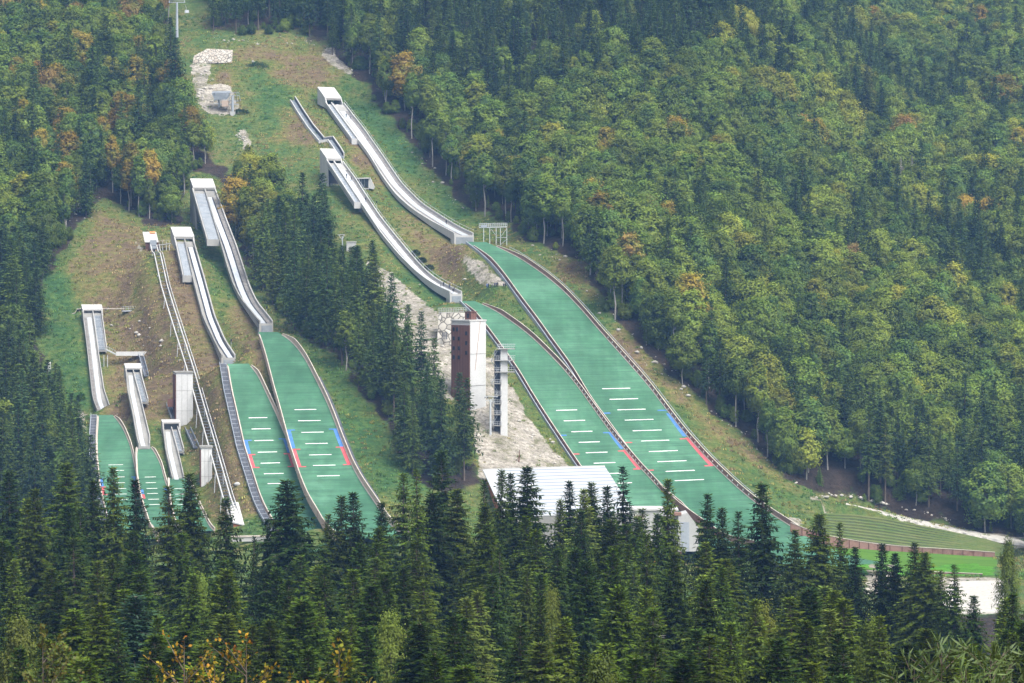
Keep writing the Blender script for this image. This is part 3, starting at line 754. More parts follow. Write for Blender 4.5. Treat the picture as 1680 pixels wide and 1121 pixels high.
# ---- landing hills
LINES = {  # centre rows (photo) of the white distance lines: (x0, x1, y)
 'large': [(988, 1034, 637.7), (1000, 1047, 655), (1013, 1059.5, 672.2), (1025, 1072, 689), (1038, 1085.5, 706.5), (1051.5, 1098, 723.2), (1064.7, 1112, 740.4), (1078.7, 1126.5, 757), (1092, 1140, 772.8), (1107, 1155, 788)],
 'medium': [(912.5, 947, 673.2), (925, 960, 690.4), (937.5, 972, 708.3), (949.5, 984, 725.6), (961, 997, 742.6), (974, 1009.7, 759.7), (986, 1022, 777), (998, 1037, 793)],
 'normal': [(483, 519, 672.3), (489, 526, 690.6), (494.5, 531, 709.5), (501, 537.7, 728), (507, 544, 746.5), (513.5, 550.5, 763.8), (520, 557.5, 781)],
 'smaller': [(408, 438.5, 685.7), (413, 444, 704), (417.5, 448.5, 723), (423, 454.5, 742), (427.5, 459.5, 760), (433, 465.5, 777.3), (439, 472, 793.5)],
 'training': [(178, 202, 763), (179.5, 203.5, 772.4), (179.5, 204.5, 783), (182, 205, 792.5), (184, 207, 802), (186, 208, 811), (188, 209, 820)],
 'junior': [(237.5, 255.5, 783), (239, 256, 792.3), (240.4, 258, 801.8), (241.4, 259, 810), (243, 261, 819.4), (245, 263, 828)],
 'children': [(286, 303, 802), (287.5, 305, 811), (289, 306, 819.5), (291, 308, 828), (293, 310, 836)],
}
MARKS = {  # side markings: (side, row from, row to, colour); tick rows
 'large': [(1, 680, 718, 'blue'), (1, 720, 767, 'red')], 'medium': [(1, 711, 738, 'blue'), (1, 740, 771, 'red')],
 'normal': [(-1, 705, 735, 'blue'), (1, 705, 734, 'blue'), (-1, 736, 766, 'red'), (1, 735, 764, 'red')],
 'smaller': [(-1, 723, 744, 'blue'), (1, 721, 743.5, 'blue'), (-1, 745, 767, 'red'), (1, 745, 767, 'red')],
 'training': [(-1, 785, 798, 'blue'), (1, 784, 796, 'blue'), (-1, 799, 812, 'red'), (1, 798, 810, 'red')], 'junior': [(-1, 803, 810, 'blue'), (1, 801, 811, 'blue'), (-1, 811, 818, 'red')], 'children': []}
TICKS = {'large': [(-1, 677, 'blue'), (1, 675, 'blue'), (-1, 725, 'red'), (1, 722, 'red'), (-1, 770, 'red'), (1, 766.5, 'red')],
 'medium': [(-1, 713.5, 'blue'), (1, 711.5, 'blue'), (-1, 744, 'red'), (1, 741.7, 'red'), (1, 771.5, 'red')],
 'normal': [(-1, 705.5, 'blue'), (1, 705, 'blue'), (-1, 737, 'red'), (1, 734.8, 'red'), (-1, 765.5, 'red'), (1, 763.5, 'red')],
 'smaller': [(-1, 722.5, 'blue'), (1, 721, 'blue'), (-1, 745.8, 'red'), (1, 745.6, 'red'), (-1, 766.8, 'red'), (1, 766.5, 'red')],
 'training': [(-1, 785, 'blue'), (1, 783.5, 'blue'), (-1, 799, 'red'), (1, 798, 'red'), (-1, 811.5, 'red')], 'junior': [], 'children': []}
LLAB = {'large': 'largest green landing hill, curving down past the whole forest edge', 'medium': 'green landing hill beside the brown and white tower',
 'normal': 'taller green landing hill of the pair between grass bank and spruces', 'smaller': 'green landing hill with a dark stairway along its boards',
 'training': 'narrow green landing hill with a dark stairway beside the steep grass bank', 'junior': 'small green landing hill squeezed between two smaller neighbours', 'children': 'tiniest green landing hill, below the lowest start house'}
BH = {'large': (1.3, 1.5), 'medium': (1.2, 1.5), 'normal': (1.1, 1.7), 'smaller': (1.0, 1.4), 'training': (1.0, 1.1), 'junior': (0.8, 0.9), 'children': (0.7, 0.7)}
for k, h in HILLS.items():
    r = h['land']; n = r.n; N = 120
    C, w, ys = seg(r, r.py[0], r.py[-1], N)
    # carry the run out onto the flat beyond the photo's last visible row
    sl = (C[-1, 2] - C[-6, 2]) / np.linalg.norm(C[-1, :2] - C[-6, :2])
    ext = []; q = C[-1].copy(); ln = {'large': 50, 'medium': 42, 'normal': 26, 'smaller': 26, 'training': 24, 'junior': 20, 'children': 18}[k]
    turn = r.d.copy()
    for i in range(ln // 2):
        q = q + np.array([turn[0] * 2, turn[1] * 2, 2 * sl * max(0, 1 - i / (ln / 2.6))]); ext.append(q.copy())
    Ce = np.vstack([C, ext]); we = np.concatenate([w, np.full(len(ext), w[-1])])
    root = thing('landing_hill', LLAB[k], 'landing hill', C[N // 2], 'green landing hills')
    # the mat surface: a gridded sheet, a touch hollow across
    cross = np.linspace(-0.5, 0.5, 9); V = []
    for i in range(len(Ce)):
        for c_ in cross: V.append(Ce[i] + np.array([*(n * we[i] * c_), 0.0]))
    mb = MB(); W = len(cross)
    mb.add(V, [(i * W + j, i * W + j + 1, (i + 1) * W + j + 1, (i + 1) * W + j) for i in range(len(Ce) - 1) for j in range(W - 1)])
    mb.build('mat_surface', 'mat', root, smooth=True)
    hl, hr = BH[k]
    bm_ = 'red_board' if k in ('large', 'medium') else 'board'
    S0 = 2
    for s, hh in ((-1, hl), (1, hr)):
        a = s * (we / 2 + 0.02); b = s * (we / 2 + 0.22)
        rise = np.minimum(np.arange(len(Ce)) / 8.0, 1.0) * hh + 0.1
        NE = N + (3 if k == 'large' else len(ext)); Cs = Ce[S0:NE]; a, b, rise = a[:NE], b[:NE], rise[:NE]
        bo = MB().sweep(Cs, n, [(a[S0:], -1.3), (b[S0:], -1.3), (b[S0:], rise[S0:]), (a[S0:], rise[S0:])]).build('side_board', bm_, root)
        MB().sweep(Cs, n, [((a - s * 0.03)[S0:], rise[S0:] + 0.004), ((b + s * 0.03)[S0:], rise[S0:] + 0.004), ((b + s * 0.03)[S0:], rise[S0:] + 0.10), ((a - s * 0.03)[S0:], rise[S0:] + 0.10)]).build('top_rail', 'rail', bo)
        MB().sweep(Cs, n, [((a - s * 0.3)[S0:], 0.02), ((a - s * 0.03)[S0:], 0.02), ((a - s * 0.03)[S0:], 0.2), ((a - s * 0.3)[S0:], 0.2)]).build('foot_strip', 'rail', bo)
        pb = MB(); step = 3 if k in ('large', 'medium') else 5
        for i in range(S0, len(Cs), step):
            pb.box(Cs[i] + np.array([*(n * (b[S0:][i] + s * 0.08)), -1.3]), (0.14, 0.12, 1.3 + rise[S0:][i]), r.d)
        pb.build('board_post_row', 'corten' if k in ('large', 'medium') else 'board', bo)
        if k in ('large', 'medium'):   # small white distance plates along the boards
            pl = MB(); acc = 0
            for i in range(40, N - 6):
                acc += np.linalg.norm(Ce[i + 1] - Ce[i])
                if acc > 1.9:
                    acc = 0
                    pl.box(Ce[i] + np.array([*(n * (a[i] - s * 0.08)), 0.55]), (0.55, 0.05, 0.55), r.d)
            pl.build('distance_plate_strip', 'white', bo)
    def patch(px0, px1, yy, half, mat, name, dz):
        """thin strip across the hill between two photo columns at photo row yy"""
        c = r.atpy(yy); i = np.interp(yy, ys, np.arange(N)); ww = wpy(r, yy)
        pm = F * (r.n[0] * c[1] - c[0] * r.n[1]) / c[1] ** 2; cxp = proj(c)[0]
        a, b = (px0 - cxp) / pm, (px1 - cxp) / pm
        a, b = max(a, -ww / 2 + 0.05), min(b, ww / 2 - 0.05)
        i0 = max(0, i - half); i1 = min(N - 1, i + half)
        idx = np.linspace(i0, i1, 5)
        P = np.stack([np.interp(idx, np.arange(N), C[:, j]) for j in range(3)], 1)
        mb = MB(); V = [p + np.array([*(n * q_), dz]) for p in P for q_ in np.linspace(a, b, 5)]
        mb.add(V, [(u * 5 + v, u * 5 + v + 1, u * 5 + v + 6, u * 5 + v + 5) for u in range(4) for v in range(4)])
        return mb.build(name, mat, root)
    mstep = np.linalg.norm(np.diff(C, axis=0), axis=1).mean()
    for x0, x1, y in LINES[k]:
        patch(x0, x1, y, (0.21 if k in ('large', 'medium', 'normal', 'smaller') else 0.15) / mstep, 'white', 'distance_line', 0.05)
    for s, y0, y1, colr in MARKS[k]:
        Cm, wm, _ = seg(r, y0, y1, 24)
        wd = np.full(24, {'large': 1.15, 'medium': 0.95, 'normal': 1.1, 'smaller': 1.0}.get(k, 0.8))
        if k in ('large', 'medium') : wd = wd * np.linspace(0.9, 1.2, 24)
        a = s * (wm / 2 - 0.31); b = s * (wm / 2 - 0.31 - wd)
        V = []
        for i in range(24):
            for q_ in (0, .5, 1): V.append(Cm[i] + np.array([*(n * (a[i] + (b[i] - a[i]) * q_)), 0.04]))
        MB().add(V, [(u * 3 + v, u * 3 + v + 1, u * 3 + v + 4, u * 3 + v + 3) for u in range(23) for v in range(2)]).build(colr + '_marking', colr, root)
    for s, y, colr in TICKS[k]:
        c = r.atpy(y); ww = wpy(r, y)
        pm = F * (r.n[0] * c[1] - c[0] * r.n[1]) / c[1] ** 2; cxp = proj(c)[0]
        L = {'large': 3.2, 'medium': 2.6, 'normal': 2.4, 'smaller': 2.2}.get(k, 1.4)
        e = cxp + s * (ww / 2 - 0.32) * pm; f_ = cxp + s * (ww / 2 - 0.32 - L) * pm
        patch(min(e, f_), max(e, f_), y, 0.35 / mstep, colr, colr + '_tick', 0.06)
    if k in ('large', 'medium'):   # raised grey edge beam on the valley side, bridging the hollow under the knoll
        top = 70 if k == 'large' else N - 4
        a = -(w / 2 + 0.45); b = -(w / 2 + 0.75)
        dpt = np.interp(np.arange(N), [0, 30, top, N], [2.6, 2.4, 1.6, 1.2])
        MB().sweep(C[:top], n, [(a[:top], -dpt[:top]), (b[:top], -dpt[:top]), (b[:top], 0.25), (a[:top], 0.25)]).build('edge_beam', 'beam', root)
        rr = MB().sweep(C[4:N - 10], n, [((w / 2 + 1.0)[4:N - 10], 1.5), ((w / 2 + 1.15)[4:N - 10], 1.5), ((w / 2 + 1.15)[4:N - 10], 1.65), ((w / 2 + 1.0)[4:N - 10], 1.65)])
        if k == 'large':
            for i in range(4, N - 10, 2): rr.bar(C[i] + np.array([*(n * (w[i] / 2 + 1.07)), -1.2]), C[i] + np.array([*(n * (w[i] / 2 + 1.07)), 1.6]), 0.06)
            rr.build('outer_railing', 'beam', root)
    if k in ('smaller', 'training', 'normal'):   # stairway climbing beside the boards
        s = 1 if k == 'normal' else -1
        wdt = {'smaller': 1.9, 'training': 1.7, 'normal': 0.9}[k]
        u0 = 30 if k == 'normal' else 0; u1 = N - 2 if k != 'normal' else N - 12
        a = s * (w / 2 + 0.45); b = s * (w / 2 + 0.45 + wdt)
        lift = 0.1 if k != 'normal' else 0.9
        st = MB().sweep(C[u0:u1], n, [(a[u0:u1], -1.0), (b[u0:u1], -1.0), (b[u0:u1], lift), (a[u0:u1], lift)]).build('side_stairway', 'slab', root)
        if k != 'normal':
            tr = MB()
            for i in range(u0, u1, 3): tr.bar(C[i] + np.array([*(n * a[i]), lift + .03]), C[i] + np.array([*(n * b[i]), lift + .03]), 0.09)
            for q_ in (a, b): tr.sweep(C[u0:u1], n, [((q_ - .05)[u0:u1], lift), ((q_ + .05)[u0:u1], lift), ((q_ + .05)[u0:u1], lift + .1), ((q_ - .05)[u0:u1], lift + .1)])
            tr.build('tread_row', 'beam', st)
            MB().sweep(C[u0:u1], n, [((b + s * 0.02)[u0:u1], 0.0), ((b + s * 0.14)[u0:u1], 0.0), ((b + s * 0.14)[u0:u1], 0.75), ((b + s * 0.02)[u0:u1], 0.75)]).build('handrail', 'beam', st)
# ------------------------------------------------------------------ towers, buildings, walls and lifts
UP = np.array([0, 0, 1.0])
def zrow(py, Y): return float(at(840, py, Y)[2])

def corner_tower(px_l, px_n, px_r, Y, py_top, py_base, ang=44):
    """near corner and outline of a square tower seen edge on"""
    N = at(px_n, py_base, Y); mpp = Y / F; a = math.radians(ang)
    lw = (px_n - px_l) * mpp / math.cos(a); rw = (px_r - px_n) * mpp / math.sin(a)
    u = np.array([-math.cos(a), math.sin(a), 0]); v = np.array([math.sin(a), math.cos(a), 0])
    return N, u * lw, v * rw, zrow(py_top, Y)

# main lift tower
Yt = 776.0
N, u, v, zt = corner_tower(740, 771.5, 797, Yt, 527.5, 666)
zb = float(gz(N[0], N[1])) - 2; H = zt - zb
N[2] = zb
root = thing('lift_tower', 'tall tower with one rust brown face and one white face beside the green hill', 'tower', N)
MB().prism([N + u * 0.02 + v * 0.03, N + v, N + v + u, N + u], UP * H).build('concrete_shaft', 'tower_white', root)
un, vn = u / np.linalg.norm(u), v / np.linalg.norm(v)
cl = MB().prism([N + u * 0.015 - vn * 0.0, N + u * 0.985, N + u * 0.985 - vn * 0.25, N + u * 0.015 - vn * 0.25], UP * (H - 1.2)).build('brown_cladding', 'corten', root)
for (wx, wy) in [(745, 541), (750.5, 541), (766, 547), (745, 556), (753.5, 556), (766, 563), (745, 572), (753.5, 572), (766, 579), (753.5, 587), (745, 587)]:
    f_ = (771.5 - wx) / 31.5; z_ = zrow(wy, Yt) - 0.6
    c = N + u * f_ - vn * 0.27; c[2] = z_
    wdw = MB().box(c, (0.85, 0.12, 1.15), un).build('window', 'dark', cl)
MB().prism([N - un * -0.02 - vn * 0.3, N + v * 1.02 - un * 0.2, N + v * 1.02 + u * 1.02, N + u * 1.02 - vn * 0.3], UP * 0.0 + UP * 0.45).build('roof_rim', 'white_roof', root).location.z += H
c = N + u * 0.35 + v * 0.45; c[2] = zt + 0.46
hut = MB().box(c, (2.6, 2.4, 2.3), un).build('roof_hut', 'corten', root)
MB().box(c - vn * 1.25 + un * -0.0 + UP * 0.5, (0.9, 0.12, 1.3), un).build('hatch', 'dark', hut)
MB().box(c + UP * 2.3, (3.0, 2.8, 0.18), un).build('hut_roof', 'corten', hut)
cb = MB(); p0 = N + v * 0.62 - un * 0.12
cb.bar(np.array([*p0[:2], zt]), np.array([*(N + v * 0.3 - un * 0.12)[:2], zrow(608, Yt)]), 0.05)
cb.build('cable', 'orange_board', root)
for f_ in (0.33, 0.66):
    q = N + v * 0.5; 
    MB().prism([N - un * 0.04 + UP * H * f_, N + v - un * 0.04 + UP * H * f_, N + v - un * 0.04 + UP * (H * f_ + 0.09), N - un * 0.04 + UP * (H * f_ + 0.09)], un * 0.05).build('panel_joint', 'concrete_wall', root)

# judges' tower: concrete slab column, dark stair core, stacked railed platforms
Yj = 768.0; m = Yj / F
bx = at(826.5, 706, Yj); bz = float(gz(bx[0], bx[1])) - 1.5
root = thing('judges_tower', 'slender white judging tower with stacked railed platforms and zigzag stairs', 'tower', (bx[0], bx[1], bz))
zt = zrow(573, Yj)
MB().box((bx[0], bx[1], bz), (11.5 * m, 1.6, zt - bz), (1, 0.15)).build('column', 'tower_white', root)
dk = at(815.5, 700, Yj + 1.2)
MB().box((dk[0], dk[1], bz), (8.5 * m, 1.2, zt - bz - 0.4), (1, 0.15)).build('stair_core', 'slab', root)
def railed(c0, c1, z, depth, h, name, parent, n=8):
    """platform slab from px c0 to c1 with a railing round it"""
    a = at(c0, 600, Yj - depth / 2); b = at(c1, 600, Yj - depth / 2)
    a[2] = b[2] = z
    mb = MB().hexa([a, b, b + np.array([0, depth, 0]), a + np.array([0, depth, 0]), a + UP * .22, b + UP * .22, b + np.array([0, depth, .22]), a + np.array([0, depth, .22])])
    o = mb.build(name, 'concrete', parent)
    r_ = MB()
    for p, q in ((a, b), (a + np.array([0, depth, 0]), b + np.array([0, depth, 0])), (a, a + np.array([0, depth, 0])), (b, b + np.array([0, depth, 0]))):
        for zz in (h * 0.5, h): r_.bar(p + UP * (0.22 + zz), q + UP * (0.22 + zz), 0.05)
        k = max(2, int(np.linalg.norm(q - p) / 0.55))
        for i in range(k + 1): r_.bar(p + (q - p) * i / k + UP * 0.2, p + (q - p) * i / k + UP * (0.22 + h), 0.035)
    r_.build('railing', 'steel', o)
    return o
for (c0, c1, yb, hp) in ((816, 845, 573, 1.25), (811.5, 845, 592, 1.3), (811.5, 845, 611, 1.35)):
    railed(c0, c1, zrow(yb, Yj), 3.6, hp, 'platform', root)
rows = [(630, 805), (649, 811), (663, 805), (681, 811), (699, 806)]
for yb, x0 in rows:
    railed(x0, 823, zrow(yb, Yj), 2.6, 1.15, 'stair_landing', root)
prev = None
zs = [574, 592, 611, 630, 649, 663, 681, 699]
for i in range(len(zs) - 1):
    a = at(806 if i % 2 else 817, zs[i], Yj - 0.6 + 1.0 * (i % 2)); b = at(817 if i % 2 else 806, zs[i + 1], Yj - 0.6 + 1.0 * (i % 2))
    fl = MB().prism([a + UP * .1, b + UP * .1, b - UP * .25, a - UP * .25], np.array([0, 0.9, 0])).build('stair_flight', 'grating', root)
    r_ = MB().bar(a + UP * 1.1, b + UP * 1.1, 0.05)
    for q in range(5): r_.bar(a + (b - a) * q / 4, a + (b - a) * q / 4 + UP * 1.1, 0.035)
    r_.build('railing', 'steel', fl)
# small lift head beside the tower
h0 = at(804.5, 690, Yj - 2); g0 = float(gz(h0[0], h0[1]))
root = thing('lift_mast', 'grey steel lift mast with a crossarm beside the judging tower', 'lift mast', (h0[0], h0[1], g0))
MB().bar((h0[0], h0[1], g0 - 1), (h0[0], h0[1], zrow(656, Yj - 2)), (0.4, 0.28), n=8).build('mast', 'steel', root)
mb = MB()
mb.bar(at(794, 650, Yj - 2), at(817, 651, Yj - 2), 0.14); mb.bar(at(796, 657, Yj - 2), at(812, 660, Yj - 2), 0.14)
mb.bar(at(804.5, 660, Yj - 2), at(812, 651, Yj - 2), 0.1); mb.bar(at(804.5, 660, Yj - 2), at(797, 650, Yj - 2), 0.1)
mb.build('crossarm', 'steel', root)
mb = MB()
for x in (795, 799, 810, 814): mb.bar(at(x, 652.5, Yj - 2), at(x + 1.6, 652.5, Yj - 2), 0.22, n=8)
mb.build('sheave_roller', 'slab', root)

# stone retaining wall with railing below the medium take-off
Yw = hit(738, 566)[1] + 2.5
a, b, c, d = at(716, 563, Yw - 3), at(764, 566, Yw - 3.5), at(765, 514, Yw), at(720, 513, Yw)
root = thing('retaining_wall', 'dry stone retaining wall topped by a railing behind the brown and white tower', 'stone wall', (a + b) / 2 - UP * 1)
bk = np.array([0, 9, 0.0])
MB().hexa([a - UP * 3, b - UP * 3, b - UP * 3 + bk, a - UP * 3 + bk, d, c, c + bk, d + bk]).build('wall_face', 'stone', root)
r_ = MB(); d1, c1 = at(719, 513, Yw - 0.1), at(766, 512, Yw - 0.1)
for zz in (0.1, 0.75, 1.4): r_.bar(d1 + UP * zz, c1 + UP * zz, 0.07)
for i in range(18): r_.bar(d1 + (c1 - d1) * i / 17, d1 + (c1 - d1) * i / 17 + UP * 1.4, 0.07)
r_.build('railing', 'steel', root)
mb = MB()
for x in (727, 730, 733): mb.box(at(x, 557, Yw - 3.4), (0.35, 0.3, 2.4))
mb.build('steel_door', 'slab', root)

# sunken walkway between the two in-runs
pts = [(478, 163), (491, 184), (507, 208), (525.5, 230.5), (540, 228.5), (552, 246), (558, 256)]
Yk = [hit(x, y + 5)[1] for x, y in pts]
P = np.array([at(x, y + 4, q) for (x, y), q in zip(pts, Yk)])
root = thing('covered_walkway', 'pale walled walkway zigzagging down the grass to the middle start house', 'walkway', P[3])
for name, off, hh in (('upper_wall', 1.3, 2.3), ('lower_wall', -0.6, 0.95)):
    mb = MB()
    for p, q in zip(P[:-1], P[1:]):
        o = np.array([off, off * 0.5, 0])
        mb.prism([p + o - UP * 2, q + o - UP * 2, q + o + UP * hh, p + o + UP * hh], np.array([0.35, 0.25, 0]))
    mb.build(name, 'white_face', root)
mb = MB()
for p, q in zip(P[:-1], P[1:]): mb.prism([p + np.array([-.5, -.2, 0.45]), q + np.array([-.5, -.2, 0.45]), q + np.array([1.3, .65, 0.75]), p + np.array([1.3, .65, 0.75])], UP * -0.8)
mb.build('stair_floor', 'stair', root)
mb = MB()
for p, q in zip(P[:-1], P[1:]): mb.prism([p + np.array([1.22, .61, 0.5]), q + np.array([1.22, .61, 0.5]), q + np.array([1.22, .61, 2.0]), p + np.array([1.22, .61, 2.0])], np.array([0.06, 0.04, 0]))
mb.build('dark_band', 'slab', root)

# concrete portal cut into the bank
p = hit(601, 311); Yp = p[1]
a, b = at(584, 309, Yp), at(605, 309, Yp)
root = thing('portal', 'low concrete portal with dark glazed opening set into the grass bank', 'portal', (a + b) / 2)
MB().prism([at(582, 292.2, Yp - .5), at(607, 291.2, Yp - .5), at(607, 293.2, Yp - .5), at(582, 294.2, Yp - .5)], np.array([0, 7, 0.0])).build('roof', 'white_face', root)
MB().prism([at(604.5, 309, Yp), at(604.5, 293, Yp), at(607.5, 293, Yp), at(614, 307, Yp), at(613, 311, Yp)], np.array([0, 6, 0.0])).build('wing_wall', 'white_face', root)
MB().prism([at(583, 309, Yp), at(605, 309, Yp), at(605, 310.5, Yp), at(583, 310.5, Yp)], np.array([0, 6, 0.0])).build('floor_slab', 'white_face', root)
g_ = MB().prism([at(583, 309, Yp + 2), at(605, 309, Yp + 2), at(605, 293, Yp + 2), at(583, 293, Yp + 2)], np.array([0, 0.4, 0.0])).build('glazing', 'glass', root)
for x in (588, 593, 598): MB().bar(at(x, 309, Yp + 1.9), at(x, 293.5, Yp + 1.9), 0.08).build('mullion', 'steel', g_)
MB().bar(at(583, 308.5, Yp), at(583, 292, Yp), 0.3).build('post', 'white_face', root)

# trainers' steel platform by the largest take-off
p = hit(815, 402); Yp = p[1]
root = thing('trainer_platform', 'steel trestle platform with a row of railings at the forest edge', 'platform', (p[0], p[1], p[2]))
a, b = at(786, 374, Yp), at(832, 373, Yp)
MB().prism([a, b, b + UP * 0.3, a + UP * 0.3], np.array([0, 4, 0])).build('deck', 'steel', root)
mb = MB()
for y in (0, 4): 
    for i in range(16): mb.bar(a + (b - a) * i / 15 + np.array([0, y, .3]), a + (b - a) * i / 15 + np.array([0, y, 1.6]), 0.06)
    for zz in (0.9, 1.5): mb.bar(a + np.array([0, y, zz]), b + np.array([0, y, zz]), 0.05)
mb.build('railing', 'steel', root)
for x, yb in ((793.5, 390), (803.5, 396), (814, 401), (821, 401), (831.5, 405)):
    for y in (0.2, 3.8):
        q = at(x, 374, Yp) + np.array([0, y, 0])
        MB().bar(q, (q[0], q[1], min(float(gz(q[0], q[1])) - 0.5, zrow(yb, Yp))), 0.14).build('leg', 'steel', root)
mb = MB()
mb.bar(at(814, 390, Yp), at(831, 390, Yp), 0.08); mb.bar(at(822, 388, Yp), at(831, 376, Yp), 0.08); mb.bar(at(822, 401, Yp), at(831, 393, Yp), 0.08); mb.bar(at(806, 376, Yp), at(813, 386, Yp), 0.08)
mb.build('brace', 'steel', root)
pnl = MB().prism([at(789, 369, Yp - .1), at(799, 369, Yp - .1), at(799, 373.6, Yp - .1), at(789, 373.6, Yp - .1)], np.array([0, .1, 0])).build('windbreak', 'beam', root)

# large hall with the white ribbed roof
Ye, Yr = 706.0, 738.0
rl, rr, el, er = at(792, 772.6, Yr), at(992, 766.7, Yr), at(827, 849, Ye), at(1041, 843, Ye)
base = (el + er) / 2; base[2] = float(gz(base[0], base[1]))
root = thing('hall', 'big hall with ribbed white metal roof and orange timber gable behind the spruces', 'building', base)
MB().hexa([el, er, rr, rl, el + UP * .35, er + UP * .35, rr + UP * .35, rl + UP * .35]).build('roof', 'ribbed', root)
gb = base[2] - 2
inn = np.array([0.9, 0, 0])
for P0, P1, nm in ((el + inn, rl + inn, 'gable_wall'), (er - inn, rr - inn, 'gable_wall')):
    MB().prism([P0 - UP * .05, P1 - UP * .05, np.array([P1[0], P1[1], gb]), np.array([P0[0], P0[1], gb])], np.array([0.3 if P0[0] < 5 else -0.3, 0, 0])).build(nm, 'orange_board', root)
MB().prism([el + inn - UP * .1, er - inn - UP * .1, np.array([*(er - inn)[:2], gb]), np.array([*(el + inn)[:2], gb])], np.array([0, .4, 0])).build('front_wall', 'concrete_wall', root)
MB().bar(rl + UP * .4, rr + UP * .4, 0.22).build('ridge_cap', 'white_roof', root)
gl = MB().prism([at(797, 784, Ye + 14), at(803, 784, Ye + 14), at(803, 812, Ye + 14), at(797, 812, Ye + 14)], np.array([0.0, .1, 0]))

# small outrun building
Ys = 690.0
a = at(1063, 852, Ys)
root = thing('outrun_hut', 'small white building with a grey door at the foot of the green hills', 'building', (at(1110, 890, Ys)[0], Ys, -87))
def wallbox(x0, x1, y0, y1, Y, dep, mat, name, parent):
    return MB().prism([at(x0, y0, Y), at(x1, y0, Y), at(x1, y1, Y), at(x0, y1, Y)], np.array([0, dep, 0])).build(name, mat, parent)
w1 = wallbox(1038, 1112, 838, 905, Ys, 8, 'white_face', 'low_wing', root)
wallbox(1037, 1113, 835.5, 838, Ys - .4, 9, 'white_roof', 'wing_roof', root)
wallbox(1040, 1056, 846, 852, Ys - .1, .1, 'board', 'timber_strip', w1)
bl_ = MB().prism([at(1113, 905, Ys - 3), at(1113, 846, Ys - 3), at(1128, 842, Ys - 3), at(1146, 866, Ys - 3), at(1146, 905, Ys - 3)], np.array([0, 8, 0])).build('main_block', 'white_face', root)
wallbox(1117, 1131, 857, 905, Ys - 3.1, .1, 'beam', 'door', bl_)
wallbox(1104, 1118, 842, 846, Ys - 3.2, 3, 'red_board', 'awning', root)

# two lift towers of the smaller hills
for (pl, pn, pr, Yb, pt, pb, lab) in ((281, 289, 316, 0, 612, 700, 'taller of two brown and white lift towers beside the rail lift'), (325, 330, 347.5, 0, 735, 797, 'shorter of two brown and white lift towers, near the lowest start house')):
    g = hit(pn + 6, pb); Yb = g[1]; mpp = Yb / F
    N = at(pn, pt, Yb); zt = N[2]; N[2] = g[2] - 3
    root = thing('lift_shaft_tower', lab, 'tower', N, 'brown and white lift towers')
    wv = np.array([(pr - pn) * mpp, 0.6, 0]); uv = np.array([-(pn - pl) * mpp, 5.0, 0])
    H = zt - N[2]
    MB().prism([N, N + wv, N + wv + uv, N + uv], UP * H).build('concrete_shaft', 'tower_white', root)
    o = np.array([-0.06, -0.02, 0]); c_ = MB().prism([N + o + uv * .02, N + o + uv * .98, N + o * 4 + uv * .98, N + o * 4 + uv * .02], UP * (H - .6)).build('brown_cladding', 'corten', root)
    MB().prism([N + np.array([-.4, -.3, H]), N + wv + np.array([.3, -.3, H]), N + wv + uv + np.array([.3, .3, H]), N + uv + np.array([-.4, .3, H])], UP * .4).build('roof_rim', 'concrete_wall', root)
    for f_ in (0.33, 0.66): MB().prism([N + wv * f_ + np.array([0, -.05, .5]), N + wv * f_ + np.array([.06, -.05, .5]), N + wv * f_ + np.array([.06, -.05, H - .5]), N + wv * f_ + np.array([0, -.05, H - .5])], np.array([0, .04, 0])).build('panel_joint', 'concrete_wall', root)
    for f_ in (0.4, 0.72): MB().prism([N + UP * H * f_ + np.array([0, -.05, 0]), N + wv + UP * H * f_ + np.array([0, -.05, 0]), N + wv + UP * (H * f_ + .06) + np.array([0, -.05, 0]), N + UP * (H * f_ + .06) + np.array([0, -.05, 0])], np.array([0, .04, 0])).build('panel_joint', 'concrete_wall', root)
    s0 = N + uv * 0.5 + np.array([-1.6, 0, H * 0.46])
    if pb == 700:
        MB().box(s0 + np.array([.4, 0, 0]), (1.8, 2.4, 2.4)).build('entrance_box', 'corten', root)

# inclined rail lift
kn = [(252, 402), (262, 443), (279, 500), (298, 560), (312, 604), (330, 668), (352, 744), (371, 812), (384, 852)]
Yk = np.array([hit(x, y + 11)[1] for x, y in kn]); ky = np.array([q[1] for q in kn])
pf = np.polyfit(ky, Yk, 2); ys = np.linspace(402, 852, 90)
xs = np.interp(ys, ky, [q[0] for q in kn]); P = at(xs, ys, np.polyval(pf, ys) - 3)
gzp = gz(P[:, 0], P[:, 1]); P[:, 2] = np.maximum(P[:, 2], gzp + 0.8)
root = thing('rail_lift', 'long inclined lift track of white twin rails on trestles down the hillside', 'rail lift', P[45])
hw = 1.05
for s in (-1, 1):
    MB().sweep(P, (1, 0), [(s * hw - .17, -.5), (s * hw + .17, -.5), (s * hw + .17, .12), (s * hw - .17, .12)]).build('rail', 'white_face', root)
MB().sweep(P, (1, 0), [(hw + .75, -.4), (hw + 0.95, -.4), (hw + 0.95, .25), (hw + .75, .25)]).build('side_rail', 'white_face', root)
mb = MB()
for i in range(0, 90): mb.bar(P[i] + np.array([-hw, 0, -.2]), P[i] + np.array([hw + .8, 0, -.2]), 0.13)
mb.build('sleeper_row', 'stair', root)
for i in range(3, 88, 7):
    g = float(gzp[i])
    for s in (-1, 1):
        q = P[i] + np.array([s * hw, 0, -.3])
        MB().bar(q, (q[0] + s * .3, q[1] - .5, g - 1), 0.13).build('trestle_leg', 'steel', root)
